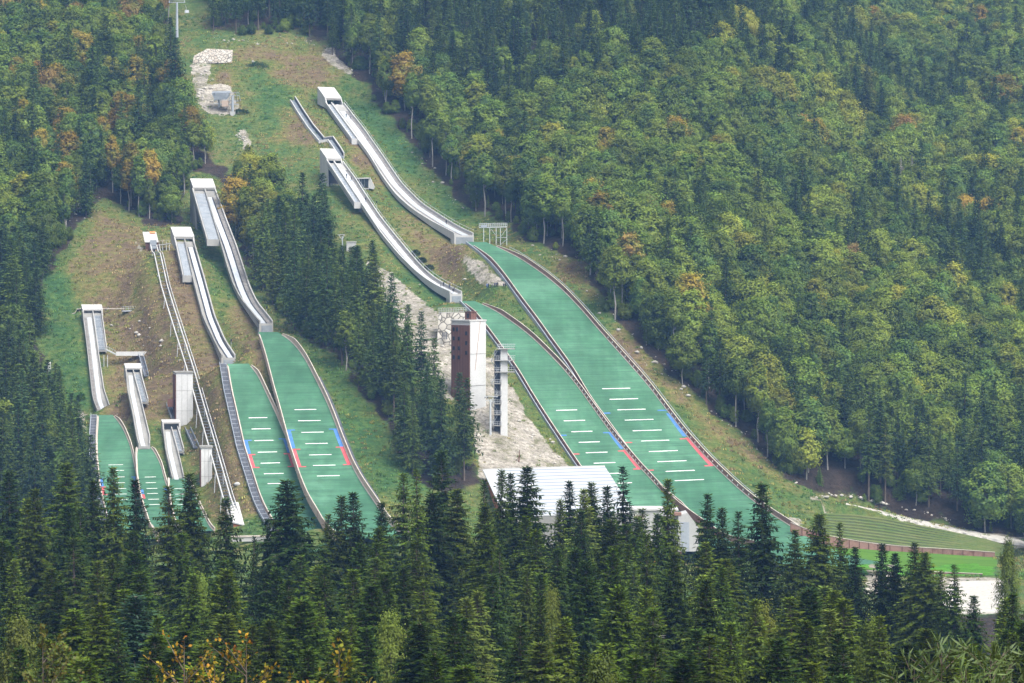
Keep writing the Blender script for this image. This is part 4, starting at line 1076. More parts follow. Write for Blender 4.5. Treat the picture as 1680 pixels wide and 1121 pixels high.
# its top station
g = hit(247, 412); Yb = g[1]
root = thing('lift_station', 'small lift station with a white and orange roof at the top of the rail lift', 'station', g)
a, b = at(235, 398, Yb), at(259, 398, Yb)
q = [at(234, 382, Yb + 4), at(256, 382, Yb + 4), at(260, 398, Yb), at(237.5, 398, Yb)]
MB().hexa([q[3], q[2], q[1], q[0]] + [x + UP * .3 for x in (q[3], q[2], q[1], q[0])]).build('roof', 'white_roof', root)
MB().hexa([at(246, 385, Yb + 3) + UP * .35, at(255, 385, Yb + 3) + UP * .35, at(254.5, 382.5, Yb + 4) + UP * .35, at(245, 382.5, Yb + 4) + UP * .35] + [x + UP * .2 for x in (at(246, 385, Yb + 3) + UP * .35, at(255, 385, Yb + 3) + UP * .35, at(254.5, 382.5, Yb + 4) + UP * .35, at(245, 382.5, Yb + 4) + UP * .35)]).build('orange_panel', 'orange_paint', root)
MB().prism([at(238, 398.2, Yb + .4), at(259.5, 398.2, Yb + .4), at(259.5, 412, Yb + .4), at(240, 412, Yb + .4)], np.array([0, 3, 0])).build('front_wall', 'corten', root)
MB().prism([at(246, 394, Yb - 1.2), at(256, 394, Yb - 1.2), at(256, 409, Yb - 1.2), at(246, 409, Yb - 1.2)], np.array([0, 1.2, 0])).build('cabin', 'beam', root)
dk = MB().prism([at(256, 402, Yb), at(279, 399, Yb + 2), at(279, 400.5, Yb + 2), at(256, 404, Yb)], np.array([0, 2.5, 0])).build('walkway_deck', 'concrete', root)
mb = MB()
for x in (261, 267, 273, 278): mb.bar(at(x, 401, Yb + 1), at(x, 395, Yb + 1), 0.05); mb.bar(at(x, 402, Yb + 1.5), at(x, 418, Yb + 1.5), 0.14)
mb.bar(at(261, 395, Yb + 1), at(278, 394, Yb + 1), 0.05)
mb.build('railing', 'steel', root)

# white footpath wall with steel stairs between the small hills
Yw = hit(230, 586)[1] - 0.5
root = thing('footpath_wall', 'low white concrete footpath wall crossing the bank between the small in-runs', 'wall', at(230, 583, Yw))
MB().prism([at(190, 577.5, Yw), at(268, 577, Yw), at(268, 584, Yw), at(190, 584, Yw)], np.array([0, 1.6, 0])).build('parapet', 'tower_white', root)
for side, (x0, y0, x1, y1) in enumerate(((174, 573, 190, 581), (268, 580, 292, 581))):
    st = MB().prism([at(x0, y0, Yw + .2), at(x1, y1, Yw + .2), at(x1, y1 + 1.8, Yw + .2), at(x0, y0 + 1.8, Yw + .2)], np.array([0, 1.4, 0])).build('steel_walkway', 'steel', root)
    mb = MB()
    for i in range(7):
        f_ = i / 6; q = at(x0 + (x1 - x0) * f_, y0 + (y1 - y0) * f_, Yw + .2); mb.bar(q, q + UP * 1.1, 0.05)
    mb.bar(at(x0, y0, Yw + .2) + UP * 1.1, at(x1, y1, Yw + .2) + UP * 1.1, 0.05)
    mb.build('railing', 'steel', st)
for x in (170.5, 176.5, 277, 285):
    q = at(x, 583, Yw + .6); MB().bar(q, (q[0], q[1], min(float(gz(q[0], q[1])) - .5, q[2] - 2)), 0.14).build('post', 'steel', root)

def open_stair(pts, wid, lab, name='steel_stairway'):
    Ys_ = [hit(x, y)[1] for x, y in pts]
    P_ = np.array([at(x, y, q) for (x, y), q in zip(pts, Ys_)]) + UP * 0.5
    rt = thing(name, lab, 'stairway', P_[0])
    a, b = P_[0], P_[-1]
    C_ = np.array([a + (b - a) * t for t in np.linspace(0, 1, 14)])
    fl_ = MB().sweep(C_, (1, 0.1), [(-wid / 2, -.15), (wid / 2, -.15), (wid / 2, .05), (-wid / 2, .05)]).build('flight', 'slab', rt)
    for s in (-1, 1):
        MB().sweep(C_, (1, 0.1), [(s * wid / 2 - .06, .0), (s * wid / 2 + .06, .0), (s * wid / 2 + .06, 1.0), (s * wid / 2 - .06, 1.0)]).build('stringer', 'beam', rt)
    return rt
open_stair([(231, 586), (240, 620)], 1.4, 'dark steel stairway descending from the white footpath wall to the small start house')
open_stair([(277, 668), (285, 690)], 1.5, 'dark steel stairway beside the rust brown face of the taller lift tower')
open_stair([(308, 708), (322, 738)], 1.7, 'steel stairway between the lowest start house and the shorter lift tower')
# footboards and railed lookout by the training start house
q = hit(125, 512)
root = thing('footway', 'pale board footway rising to the training start house from the grass', 'footway', q)
MB().sweep(np.array([at(116, 516, q[1]), at(124, 513, q[1]), at(127, 507, q[1] + .5), at(134, 506, q[1] + .5)]), (0, 1), [(-1, -.2), (1, -.2), (1, .1), (-1, .1)]).build('boards', 'rail', root)
MB().bar(at(130, 508, q[1]), at(130, 520, q[1]), 0.15).build('support', 'board', root)
q = hit(212, 513)
root = thing('lookout', 'railed grey lookout platform at the end of a thin footbridge', 'lookout', q)
MB().bar(at(168, 506.2, q[1]), at(204, 506.8, q[1]), 0.22).build('footbridge', 'rail', root)
MB().prism([at(200, 510, q[1]), at(222, 509, q[1]), at(222, 510.5, q[1]), at(200, 511.5, q[1])], np.array([0, 3, 0])).build('deck', 'steel', root)
mb = MB()
for x in np.linspace(200, 222, 9): mb.bar(at(x, 510, q[1]), at(x, 503, q[1]), 0.045)
for y in (503, 506.5): mb.bar(at(200, y, q[1]), at(222, y - .5, q[1]), 0.05)
mb.build('railing', 'steel', root)

# low building and paths in front of the small hills
q = at(392, 862, 702)
root = thing('valley_lodge', 'low building with a white mono-pitch roof at the foot of the rail lift', 'building', (q[0], 702, -80))
MB().hexa([at(381, 858, 700), at(401, 863, 700), at(391, 826, 716), at(376, 826, 716)] + [p_ + UP * .35 for p_ in (at(381, 858, 700), at(401, 863, 700), at(391, 826, 716), at(376, 826, 716))]).build('roof', 'white_roof', root)
MB().prism([at(383, 859.5, 700.5), at(400, 864, 700.5), at(399, 882, 700.5), at(383, 882, 700.5)], np.array([-1.5, 13, 2.6])).build('walls', 'orange_board', root)
q = at(415, 884, 684)
root = thing('parapet_wall', 'long low white parapet in the valley below the narrow stairway', 'wall', q)
MB().prism([at(380, 881, 684), at(446, 880, 684), at(446, 888, 684), at(380, 889, 684)], np.array([0, .8, 0])).build('parapet', 'white_face', root)
MB().prism([at(379, 880, 683.8), at(447, 879, 683.8), at(447, 881, 683.8), at(380, 881.8, 683.8)], np.array([0, 1.3, 0])).build('coping', 'rail', root)
root = thing('board_fence', 'short brown board fence at the end of the paired green hills', 'fence', at(515, 888, 682))
MB().prism([at(503, 885, 682), at(529, 884, 682), at(529, 892, 682), at(503, 893, 682)], np.array([0, .25, 0])).build('boards', 'red_board', root)
MB().prism([at(502, 884, 681.9), at(530, 883, 681.9), at(530, 884.4, 681.9), at(502, 885.4, 681.9)], np.array([0, .5, 0])).build('top_rail', 'rail', root)

# outrun fences and terraced bank
def fence_line(pts, Ys_, h, lab, mat='red_board'):
    P_ = np.array([at(x, y, q) for (x, y), q in zip(pts, Ys_)])
    rt = thing('board_fence', lab, 'fence', P_[len(P_) // 2])
    mb = MB(); tp = MB(); po = MB()
    for p, q in zip(P_[:-1], P_[1:]):
        mb.prism([p - UP * 1.2, q - UP * 1.2, q + UP * h, p + UP * h], np.array([0, .2, 0])); tp.prism([p + UP * h + np.array([0, -.12, 0]), q + UP * h + np.array([0, -.12, 0]), q + UP * (h + .14) + np.array([0, -.12, 0]), p + UP * (h + .14) + np.array([0, -.12, 0])], np.array([0, .45, 0]))
        k = max(1, int(np.linalg.norm(q - p) / 2.5))
        for i in range(k): po.box(p + (q - p) * i / k + np.array([0, -.1, -1]), (.22, .14, h + 1))
    mb.build('boards', mat, rt); tp.build('top_rail', 'rail', rt); po.build('post_row', 'corten', rt)
    return rt
fence_line([(1297, 866), (1316, 874), (1360, 888), (1410, 897), (1440, 901), (1480, 905), (1530, 908), (1580, 911), (1632, 915)], [736, 736, 738, 741, 743, 744, 744, 744, 744], 1.5, 'red brown board fence edging the bright lawn below the grass terraces')
fence_line([(1496, 944), (1540, 946), (1612, 949)], [706, 704, 702], 1.2, 'near red brown board fence between the bright lawn and the white gravel')
# lawn sheet of the outrun
Lp = [(1392, 899, 741), (1440, 903, 741), (1530, 911, 743), (1634, 918, 743), (1640, 948, 703), (1540, 946, 705), (1440, 944, 707), (1390, 940, 709)]
mb = MB(); P_ = [at(*q) for q in Lp]
for p in P_: p[2] = max(p[2], float(gz(p[0], p[1])) + 0.1)
mb.add(P_ + [p - UP * 3 for p in P_], [tuple(range(len(P_)))] + [(i, (i + 1) % len(P_), (i + 1) % len(P_) + len(P_), i + len(P_)) for i in range(len(P_))])
def lawn_mat():
    t = NT('bright_lawn'); P = t.pos(); nn = t.noise(t.mapping(P, (0.04, 0.6, 1)), 0.8, 4); n2 = t.noise(P, 1.5, 3)
    c = t.ramp(nn, [(0.3, (0.058, 0.135, 0.018)), (0.7, (0.088, 0.180, 0.022))])
    c = t.mix(0.3, c, t.ramp(n2, [(0.3, 0.7), (0.7, 1.05)]), 'MULTIPLY')
    t.bsdf(c, 0.95, 0, 0.1, bump=n2, bstr=0.4, bdist=0.1); return t.m
M['lawn'] = lawn_mat()
tagit(mb.build('outrun_lawn', 'lawn'), 'bright green mown lawn of the outrun', None, None, 'structure')
mb = MB(); Lp = [(1560, 955, 690), (1650, 957, 690), (1660, 1015, 620), (1560, 1015, 620), (1540, 980, 655)]
P_ = [at(*q) for q in Lp]
for p in P_: p[2] = float(gz(p[0], p[1])) + .25
mb.add(P_ + [p - UP * 2 for p in P_], [tuple(range(5))] + [(i, (i + 1) % 5, (i + 1) % 5 + 5, i + 5) for i in range(5)])
t_ = NT('white_gravel'); nn = t_.noise(t_.pos(), 0.8, 5, 0.8); t_.bsdf(t_.ramp(nn, [(0.3, (0.34, 0.315, 0.27)), (0.7, (0.52, 0.50, 0.46))]), 0.95, 0, 0.1, bump=nn, bstr=0.4); M['white_gravel'] = t_.m
tagit(mb.build('gravel_yard', 'white_gravel'), 'white gravel yard beyond the lawn fence', None, None, 'structure')
# grass terraces
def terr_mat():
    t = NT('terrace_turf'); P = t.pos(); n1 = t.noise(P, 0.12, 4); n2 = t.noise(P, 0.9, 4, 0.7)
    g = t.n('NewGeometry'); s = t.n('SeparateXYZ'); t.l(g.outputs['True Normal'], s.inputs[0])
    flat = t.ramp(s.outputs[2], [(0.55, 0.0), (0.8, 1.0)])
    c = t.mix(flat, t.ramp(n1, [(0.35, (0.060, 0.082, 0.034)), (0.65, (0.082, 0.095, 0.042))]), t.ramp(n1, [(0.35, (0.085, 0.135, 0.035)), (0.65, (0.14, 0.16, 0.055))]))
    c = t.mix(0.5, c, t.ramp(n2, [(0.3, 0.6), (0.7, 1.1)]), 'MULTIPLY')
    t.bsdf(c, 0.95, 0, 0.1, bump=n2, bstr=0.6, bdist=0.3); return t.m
M['terrace'] = terr_mat()
NS, NC = 10, 60
cs = np.linspace(0, 6, NC)
PT, PB = terr_line(cs)
V = []
for i in range(NS + 1):
    f0 = i / NS
    for fz in (0, 1):
        f1 = min(1, (i + fz) / NS)
        wob = (fbm(cs * 1.3 + i * 3.1, cs * 0 + i) - .47) * 0.5
        xy = PB + (PT - PB) * f0
        z = PB[:, 2] + (PT[:, 2] - PB[:, 2]) * f1
        V.append(np.stack([xy[:, 0], xy[:, 1] + wob + (0.25 if fz else 0), z], 1))
V = np.array(V); R_ = len(V); V = V.reshape(-1, 3)
fs = [(i * NC + j, i * NC + j + 1, (i + 1) * NC + j + 1, (i + 1) * NC + j) for i in range(R_ - 1) for j in range(NC - 1)]
bk = len(V); back = np.concatenate([PB - UP * 4, PT - UP * 6])
mb = MB().add(np.vstack([V, back]), fs + [(j, j + 1, bk + j + 1, bk + j) for j in range(NC - 1)] + [((R_ - 1) * NC + j, (R_ - 1) * NC + j + 1, bk + NC + j + 1, bk + NC + j) for j in range(NC - 1)])
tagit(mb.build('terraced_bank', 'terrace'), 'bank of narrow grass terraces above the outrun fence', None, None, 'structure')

# rubble wall, white boulder, dark bushes at the top of the clearing
Yg = hit(350, 106)[1]
root = thing('rubble_wall', 'pale rubble block wall at the top of the clearing', 'stone wall', at(348, 104, Yg))
MB().hexa([at(316, 105, Yg), at(381, 103, Yg), at(381, 103, Yg + 6), at(316, 105, Yg + 6), at(318, 92, Yg + 2), at(381, 89, Yg + 2), at(382, 82, Yg + 9), at(340, 80, Yg + 9)]).build('blocks', 'rubble', root)

# lift pylons, lift station
def pylon(px, ytop, ybase, lab, chairs=()):
    g = hit(px, ybase); Y = g[1]
    rt = thing('lift_pylon', lab, 'lift pylon', g, None)
    MB().bar((g[0], g[1], g[2] - 1), (g[0], g[1], zrow(ytop, Y)), (0.65, 0.42), n=10).build('mast', 'beam', rt)
    mb = MB(); z = zrow(ytop, Y)
    mb.bar((g[0] - 3.6, Y, z), (g[0] + 3.6, Y, z), 0.2); mb.bar((g[0] - 3.4, Y, z + .8), (g[0] + 3.4, Y, z + .8), 0.08)
    for s in (-3.2, 3.2): mb.bar((g[0] + s, Y - 1.5, z - .3), (g[0] + s, Y + 1.5, z + .9), 0.16); mb.bar((g[0] + s, Y, z), (g[0] + s, Y, z + .9), 0.08)
    mb.build('crossarm', 'beam', rt); return g, Y
g, Y = pylon(290.5, 4, 62, 'tall grey lift pylon rising among the trees above the clearing')
root = thing('lift_chair', 'empty grey lift chair hanging near the tall pylon', 'lift chair', at(305, 24, Y))
mb = MB(); mb.bar(at(303.5, 8, Y), at(306, 14, Y), .1); mb.bar(at(306, 14, Y), at(304, 22, Y), .1)
mb.build('hanger', 'beam', root)
MB().prism([at(303, 20, Y), at(310, 20, Y), at(310, 21.4, Y), at(303, 21.4, Y)], np.array([0, .7, 0])).build('seat', 'steel', root)
MB().prism([at(303, 16.5, Y + .7), at(310, 16.5, Y + .7), at(310, 20, Y + .7), at(303, 20, Y + .7)], np.array([0, .12, 0])).build('backrest', 'steel', root)
g = hit(382, 189); Y = g[1]
root = thing('lift_terminal', 'grey steel lift terminal on a white concrete foot in the clearing', 'lift station', g)
MB().bar(at(381.5, 184, Y), at(381.5, 158, Y), (0.55, 0.45), n=8).build('column', 'beam', root)
MB().prism([at(377, 183, Y - .6), at(386, 183, Y - .6), at(385.5, 188, Y - .6), at(381, 191.5, Y - .6), at(378, 189, Y - .6)], np.array([0, 2, 0])).build('foot', 'white_face', root)
MB().bar(at(359.5, 176, Y + 3), at(359.5, 158, Y + 3), .45, n=8).build('column', 'beam', root)
mb = MB()
for y0, y1 in ((152, 152.5), (158, 157), (164, 166), (170, 172)): mb.bar(at(350, y0, Y + 1.5), at(392, y1, Y + 1), 0.16)
for x in np.linspace(350, 392, 11): mb.bar(at(x, 152, Y + 1.5), at(x + 2.5, 172 - abs(x - 371) * .3, Y + 1), 0.09)
for x in np.linspace(352, 388, 7): mb.bar(at(x, 153, Y), at(x, 168, Y + 5), 0.1)
mb.build('frame', 'beam', root)
MB().prism([at(347, 153, Y + 1), at(377, 152, Y + 1), at(373, 163, Y + 1), at(352, 164, Y + 1)], np.array([0, 4, 1.0])).build('canopy', 'grating', root)
MB().prism([at(364, 165, Y + .5), at(374, 165, Y + .5), at(374, 175, Y + .5), at(364, 175, Y + .5)], np.array([0, 3, 0])).build('cabin', 'board', root)
# white cabinet and mast by the spruces
g = hit(575, 412); Y = g[1]
root = thing('equipment_hut', 'small white equipment hut just above the spruce wood', 'hut', g)
MB().prism([at(568.5, 397.5, Y), at(583.5, 397.5, Y), at(583.5, 414, Y), at(568.5, 414, Y)], np.array([0, 3, 0])).build('walls', 'white_face', root)
MB().prism([at(568, 396.4, Y - .2), at(584.3, 396.4, Y - .2), at(584.3, 397.6, Y - .2), at(568, 397.6, Y - .2)], np.array([0, 3.4, 0])).build('roof', 'white_roof', root)
root = thing('lift_mast', 'grey crossarm mast standing beside the small white hut', 'lift mast', hit(561, 405))
MB().bar(at(562, 412, Y), at(561.5, 388, Y), .22, n=8).build('mast', 'beam', root)
mb = MB(); mb.bar(at(554, 385.5, Y), at(566, 385.5, Y), .13); mb.bar(at(561.5, 394, Y), at(565, 386, Y), .1); mb.bar(at(561.5, 394, Y), at(556, 386, Y), .1)
mb.build('crossarm', 'steel', root)
# loudspeaker poles beside the take-offs
for px_, py0, py1, lab in ((437.5, 504, 511, 'black loudspeaker pole beside the taller paired take-off'), (379.3, 558, 568, 'black loudspeaker pole beside the smaller paired take-off'), (618, 331, 343, 'black loudspeaker pole on the grass by the middle in-run')):
    g = hit(px_, py1 + 4)
    root = thing('speaker_pole', lab, 'loudspeaker', g)
    MB().bar(g - UP, at(px_, py0 + 2, g[1]), .07).build('pole', 'steel', root)
    MB().box(at(px_, py0 + 2.6, g[1]), (.45, .4, .8)).build('speaker', 'dark', root)
# white notice board and fence on the left meadow, rusty stake on the gravel
g = hit(80, 610); root = thing('notice_board', 'white notice board on the steep grass bank', 'notice board', g)
MB().prism([at(78, 594, g[1]), at(83.5, 594, g[1]), at(83.5, 606, g[1]), at(78, 606, g[1])], np.array([0, .15, 0])).build('panel', 'white', root)
MB().bar(g - UP, at(80.5, 606, g[1]), .1).build('post', 'steel', root)
g = hit(851, 758); root = thing('marker_stake', 'rusty stake standing on the white gravel above the hall', 'stake', g)
MB().bar(g - UP * .5, at(852.5, 738, g[1]), (.28, .12)).build('stake', 'corten', root)
MB().bar(at(850, 752, g[1]), at(846, 756, g[1]), .1).build('prop', 'corten', root)

# pale gravel track climbing to the forest edge
V = []
for i, c in enumerate(TC):
    w_ = np.interp(i, [0, 30, 119], [1.2, 3.2, 6.0]) * (1 + .10 * math.sin(i * .5) + .06 * math.sin(i * 1.3))
    for o in (-1.12, -1, 0, 1, 1.12): V.append((c[0] + .2 * o * w_, c[1] + o * w_, c[2] + (.2 if abs(o) <= 1 else -.5)))
mb = MB().add(V, [(i * 5 + j, i * 5 + j + 1, i * 5 + j + 6, i * 5 + j + 5) for i in range(119) for j in range(4)])
tagit(mb.build('gravel_track', 'white_gravel'), 'pale gravel track rising along the forest edge above the terraces', None, None, 'structure')

# loose stones: pale blocks along the forest edges and the banks
def rocks():
    rs = np.random.RandomState(4); V = []; T = []; nv = 0
    bm = bmesh.new(); bmesh.ops.create_icosphere(bm, subdivisions=1, radius=1)
    bv = np.array([v.co[:] for v in bm.verts]); bf = np.array([[v.index for v in f.verts] for f in bm.faces]); bm.free()
    lines = [([(660, 230), (700, 275), (760, 345)], 26, 5), ([(860, 405), (960, 430), (985, 505), (1060, 585)], 34, 9), ([(1060, 580), (1140, 652), (1230, 725)], 44, 8), ([(1230, 725), (1310, 795)], 20, 6),
             ([(1330, 815), (1400, 814), (1450, 826), (1560, 855)], 60, 3), ([(340, 60), (400, 72), (520, 70)], 50, 9), ([(500, 62), (580, 122)], 24, 4), ([(590, 430), (690, 495), (740, 570)], 50, 16),
             ([(392, 215), (410, 250)], 50, 6), ([(328, 115), (340, 180)], 70, 9), ([(200, 520), (280, 600)], 30, 20), ([(790, 660), (930, 765)], 60, 18), ([(400, 380), (430, 440), (470, 520)], 40, 14), ([(370, 310), (400, 330), (440, 350)], 40, 14),
             ([(90, 360), (150, 330)], 30, 14), ([(1160, 230), (1200, 240)], 12, 8), ([(130, 690), (135, 712)], 14, 5)]
    for pts, cnt, sp_ in lines:
        for _ in range(cnt):
            q = rs.rand() * (len(pts) - 1); i = int(q); f_ = q - i
            x = pts[i][0] * (1 - f_) + pts[i + 1][0] * f_ + rs.randn() * sp_; y = pts[i][1] * (1 - f_) + pts[i + 1][1] * f_ + rs.randn() * sp_ * .6
            p = hit(x, y); s = 0.14 + rs.rand() ** 4 * 0.6
            w_ = bv * (1 + rs.randn(len(bv), 1) * .18) * np.array([s * (.8 + rs.rand()), s * (.8 + rs.rand()), s * .8])
            V.append(w_ + p + UP * s * .2); T.append(bf + nv); nv += len(bv)
    me = np_mesh('rubble', np.vstack(V), np.zeros((0, 4), int), [M['rock']], None, np.vstack(T))
    o = bpy.data.objects.new('rubble', me); COL.objects.link(o)
    tagit(o, 'pale limestone rubble strewn along banks and forest edges', None, None, 'stuff')
rocks()
g = hit(393, 796)
def boulder(px_, py_, sx, sz, lab):
    g = hit(px_, py_ + 3); bm = bmesh.new(); bmesh.ops.create_icosphere(bm, subdivisions=2, radius=1); rs = np.random.RandomState(int(px_))
    for v in bm.verts: v.co = Vector((v.co.x * sx * (1 + rs.randn() * .09), v.co.y * sx * .7, v.co.z * sz * (1 + rs.randn() * .12)))
    me = bpy.data.meshes.new('boulder'); bm.to_mesh(me); bm.free(); me.materials.append(M['white_face'] if px_ < 500 else M['rock'])
    o = bpy.data.objects.new('boulder', me); COL.objects.link(o); o.location = (g[0], g[1], g[2] + sz * .4); tagit(o, lab, 'boulder')
boulder(389, 793, .95, .6, 'white boulder on the dry grass beside the dark stairway')
boulder(763, 456, .9, .35, 'flat pale boulder on the grass above the middle take-off')
boulder(415, 99, .6, .5, 'round white boulder beside the dark bush atop the clearing')
# ------------------------------------------------------------------ trees
def leaf_mat(name, vary=0.5, trans=0.25, clump=0.35, green=False):
    t = NT(name)
    tint = t.n('Attribute', attribute_name='tint', attribute_type='INSTANCER').outputs['Color']
    r = t.n('Attribute', attribute_name='rnd').outputs['Fac']
    oi = t.n('ObjectInfo').outputs['Random']
    tc = t.coords('Object')
    nz = t.noise(tc, clump, 3, 0.6)
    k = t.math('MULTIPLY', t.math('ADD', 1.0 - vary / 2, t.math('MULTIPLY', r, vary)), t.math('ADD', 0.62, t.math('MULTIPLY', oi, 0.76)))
    hs = t.n('HueSaturation')
    if green: tint = t.mix(t.ramp(t.noise(tc, 0.16, 2, 0.5), [(0.46, 0.0), (0.58, 0.62)]), tint, (0.138, 0.182, 0.024))
    t.l(tint, hs.inputs['Color'])
    t.l(t.math('ADD', 0.470, t.math('MULTIPLY', nz, 0.06)), hs.inputs['Hue'])
    t.l(t.math('MULTIPLY', k, t.math('ADD', 0.55, t.math('MULTIPLY', nz, 0.9))), hs.inputs['Value'])
    col = hs.outputs[0]
    d = t.n('BsdfDiffuse'); t.l(col, d.inputs['Color'])
    tr = t.n('BsdfTranslucent'); t.l(t.mix(1.0, col, (1.0, 1.0, 0.55), 'MULTIPLY'), tr.inputs['Color'])
    gl = t.n('BsdfGlossy'); gl.inputs['Roughness'].default_value = 0.45; gl.inputs['Color'].default_value = (1, 1, 1, 1)
    m1 = t.n('MixShader'); m1.inputs[0].default_value = trans; t.l(d.outputs[0], m1.inputs[1]); t.l(tr.outputs[0], m1.inputs[2])
    m2 = t.n('MixShader'); m2.inputs[0].default_value = 0.008; t.l(m1.outputs[0], m2.inputs[1]); t.l(gl.outputs[0], m2.inputs[2])
    t.l(m2.outputs[0], t.out.inputs[0]); return t.m
M['needles'] = leaf_mat('spruce_needles', 0.75, 0.12, 0.25)
M['leaves'] = leaf_mat('broad_leaves', 0.45, 0.22, 0.20, True)
M['bark_pale'] = noisy('pale_beech_bark', (0.20, 0.185, 0.16), (0.34, 0.32, 0.29), 0.6, 0.95)
M['bark_dark'] = noisy('spruce_bark', (0.075, 0.058, 0.045), (0.15, 0.12, 0.095), 0.6, 0.95)

def norm(v): return v / np.maximum(np.linalg.norm(v, axis=-1, keepdims=True), 1e-9)
def tubes(segs, k=5):
    """list of (p0, p1, r0, r1) -> verts, quads"""
    A = np.array([s[0] for s in segs], float); B = np.array([s[1] for s in segs], float)
    r0 = np.array([s[2] for s in segs])[:, None]; r1 = np.array([s[3] for s in segs])[:, None]
    d = norm(B - A); ref = np.where(np.abs(d[:, 2:3]) < 0.9, np.array([[0, 0, 1.0]]), np.array([[1.0, 0, 0]]))
    u = norm(np.cross(d, ref)); w = np.cross(d, u); V = []
    for i in range(k):
        t = 2 * math.pi * i / k
        V.append(A + r0 * (math.cos(t) * u + math.sin(t) * w))
    for i in range(k):
        t = 2 * math.pi * i / k
        V.append(B + r1 * (math.cos(t) * u + math.sin(t) * w))
    V = np.stack(V, 1); n = len(segs)
    base = np.arange(n)[:, None] * 2 * k
    Q = np.concatenate([np.concatenate([base + i, base + (i + 1) % k, base + k + (i + 1) % k, base + k + i], 1) for i in range(k)], 0)
    return V.reshape(-1, 3), Q

def blades(P, D, L, W, rs, roll=0.9, mid=0.45):
    """diamond leaf blades: base P, direction D, length L, width W"""
    D = norm(D); ref = np.tile(np.array([[0, 0, 1.0]]), (len(P), 1))
    side = norm(np.cross(D, ref) + 1e-6); up = np.cross(side, D)
    a = rs.uniform(-roll, roll, len(P))[:, None]
    s = side * np.cos(a) + up * np.sin(a)
    L = L[:, None]; W = W[:, None]
    V = np.stack([P, P + D * L * mid + s * W / 2, P + D * L, P + D * L * mid - s * W / 2], 1).reshape(-1, 3)
    return V, np.arange(len(P) * 4).reshape(-1, 4)

def crown_mesh(name, V, Q, rnd, mat):
    return np_mesh(name, V, Q, [M[mat]], {'rnd': rnd})

def spruce(seed, H, Rm, slope, cb, lev, nb, tw, size, gap=0.0, lean=0.0):
    """H height, Rm greatest reach, slope of the cone, cb bare trunk share, lev whorl spacing, nb boughs, tw twig spacing"""
    rs = np.random.RandomState(seed)
    zs = []; z = H * 0.985
    while z > H * cb:
        zs.append(z); z -= lev * (0.55 + 0.45 * min(1, (H - z) / 6)) * rs.uniform(.75, 1.25)
    P = []; D = []; L = []; W = []; R = []; segs = []
    for z in zs:
        dep = H - z
        reach = min(Rm * (1 - 0.15 * max(0, dep - H * .6) / (H * .4)), slope * dep + 0.18) * rs.uniform(.86, 1.12)
        n = max(4, int(nb + rs.randint(-1, 2)))
        ph0 = rs.rand() * 6.28
        for j in range(n):
            if rs.rand() < gap: continue
            ph = ph0 + 6.28 * j / n + rs.uniform(-.35, .35); Lb = reach * rs.uniform(.52, 1.16)
            zb = z + rs.uniform(-.55, .55) * lev * min(1, (H - z) / 3); dr_ = rs.uniform(.75, 1.3)
            rad = np.array([math.cos(ph), math.sin(ph), 0]); tan = np.array([-rad[1], rad[0], 0])
            young = max(0, 1 - dep / 5.0)
            droop = 0.10 + 0.55 * min(1, dep / (H * .7))
            cnt = max(3, int(Lb / tw))
            u = (np.arange(cnt) + rs.rand(cnt) * .8 + 0.25) / cnt; u = np.clip(u, .06, 1)
            def pos(uu):
                dz = Lb * (young * 0.45 * uu + (1 - young) * (0.12 * uu - dr_ * droop * uu ** 2 + 0.42 * dr_ * droop * uu ** 3))
                return np.outer(uu * Lb, rad) + np.outer(dz, [0, 0, 1]) + np.array([lean * z, 0, zb])
            pp = pos(u)
            for sgn in (-1, 1):
                b = rs.uniform(.6, 1.15, cnt)
                d = np.outer(np.cos(b), rad) + sgn * np.sin(b)[:, None] * tan + np.outer(rs.uniform(-.5, .05, cnt) + young * .35, [0, 0, 1])
                ln = size * (0.45 + 0.75 * (1 - u) * min(1, Lb / 2.2)) * rs.uniform(.7, 1.25, cnt)
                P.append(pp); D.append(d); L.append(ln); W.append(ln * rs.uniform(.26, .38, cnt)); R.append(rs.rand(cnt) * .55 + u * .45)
            hc = max(1, cnt // 2); sel = rs.choice(cnt, hc, replace=False)     # hanging sprays
            d = np.outer(rs.uniform(.1, .5, hc), rad) + rs.uniform(-.3, .3, hc)[:, None] * tan + np.outer(np.full(hc, -1.0), [0, 0, 1])
            ln = size * rs.uniform(.5, 1.0, hc) * (0.35 + .65 * min(1, dep / 5))
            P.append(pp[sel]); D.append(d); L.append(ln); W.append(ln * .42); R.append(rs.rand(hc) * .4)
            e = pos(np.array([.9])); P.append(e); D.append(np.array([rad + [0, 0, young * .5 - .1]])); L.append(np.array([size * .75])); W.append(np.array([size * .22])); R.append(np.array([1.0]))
            if tw < .4: segs.append((np.array([lean * z, 0, zb]), pos(np.array([.75]))[0], .035 + .012 * Lb, .012))
    n0 = 5; P.append(np.tile([[lean * H, 0, H * .955]], (n0, 1))); D.append(np.stack([rs.uniform(-.25, .25, n0), rs.uniform(-.25, .25, n0), np.ones(n0)], 1)); L.append(np.full(n0, H * .05)); W.append(np.full(n0, .16)); R.append(np.ones(n0) * .8)
    V, Q = blades(np.vstack(P), np.vstack(D), np.concatenate(L), np.concatenate(W), rs)
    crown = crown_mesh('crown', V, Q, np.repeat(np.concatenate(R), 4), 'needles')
    tr = [(np.array([lean * H * a, 0, H * a - (1.5 if a == 0 else 0)]), np.array([lean * H * b, 0, H * b]), .0125 * H * (1 - a) ** .8 + .03, .0125 * H * (1 - b) ** .8 + .02) for a, b in ((0, .25), (.25, .5), (.5, .75), (.75, .97))]
    v, q = tubes(tr + segs, 5)
    return crown, np_mesh('trunk', v, q, [M['bark_dark']])

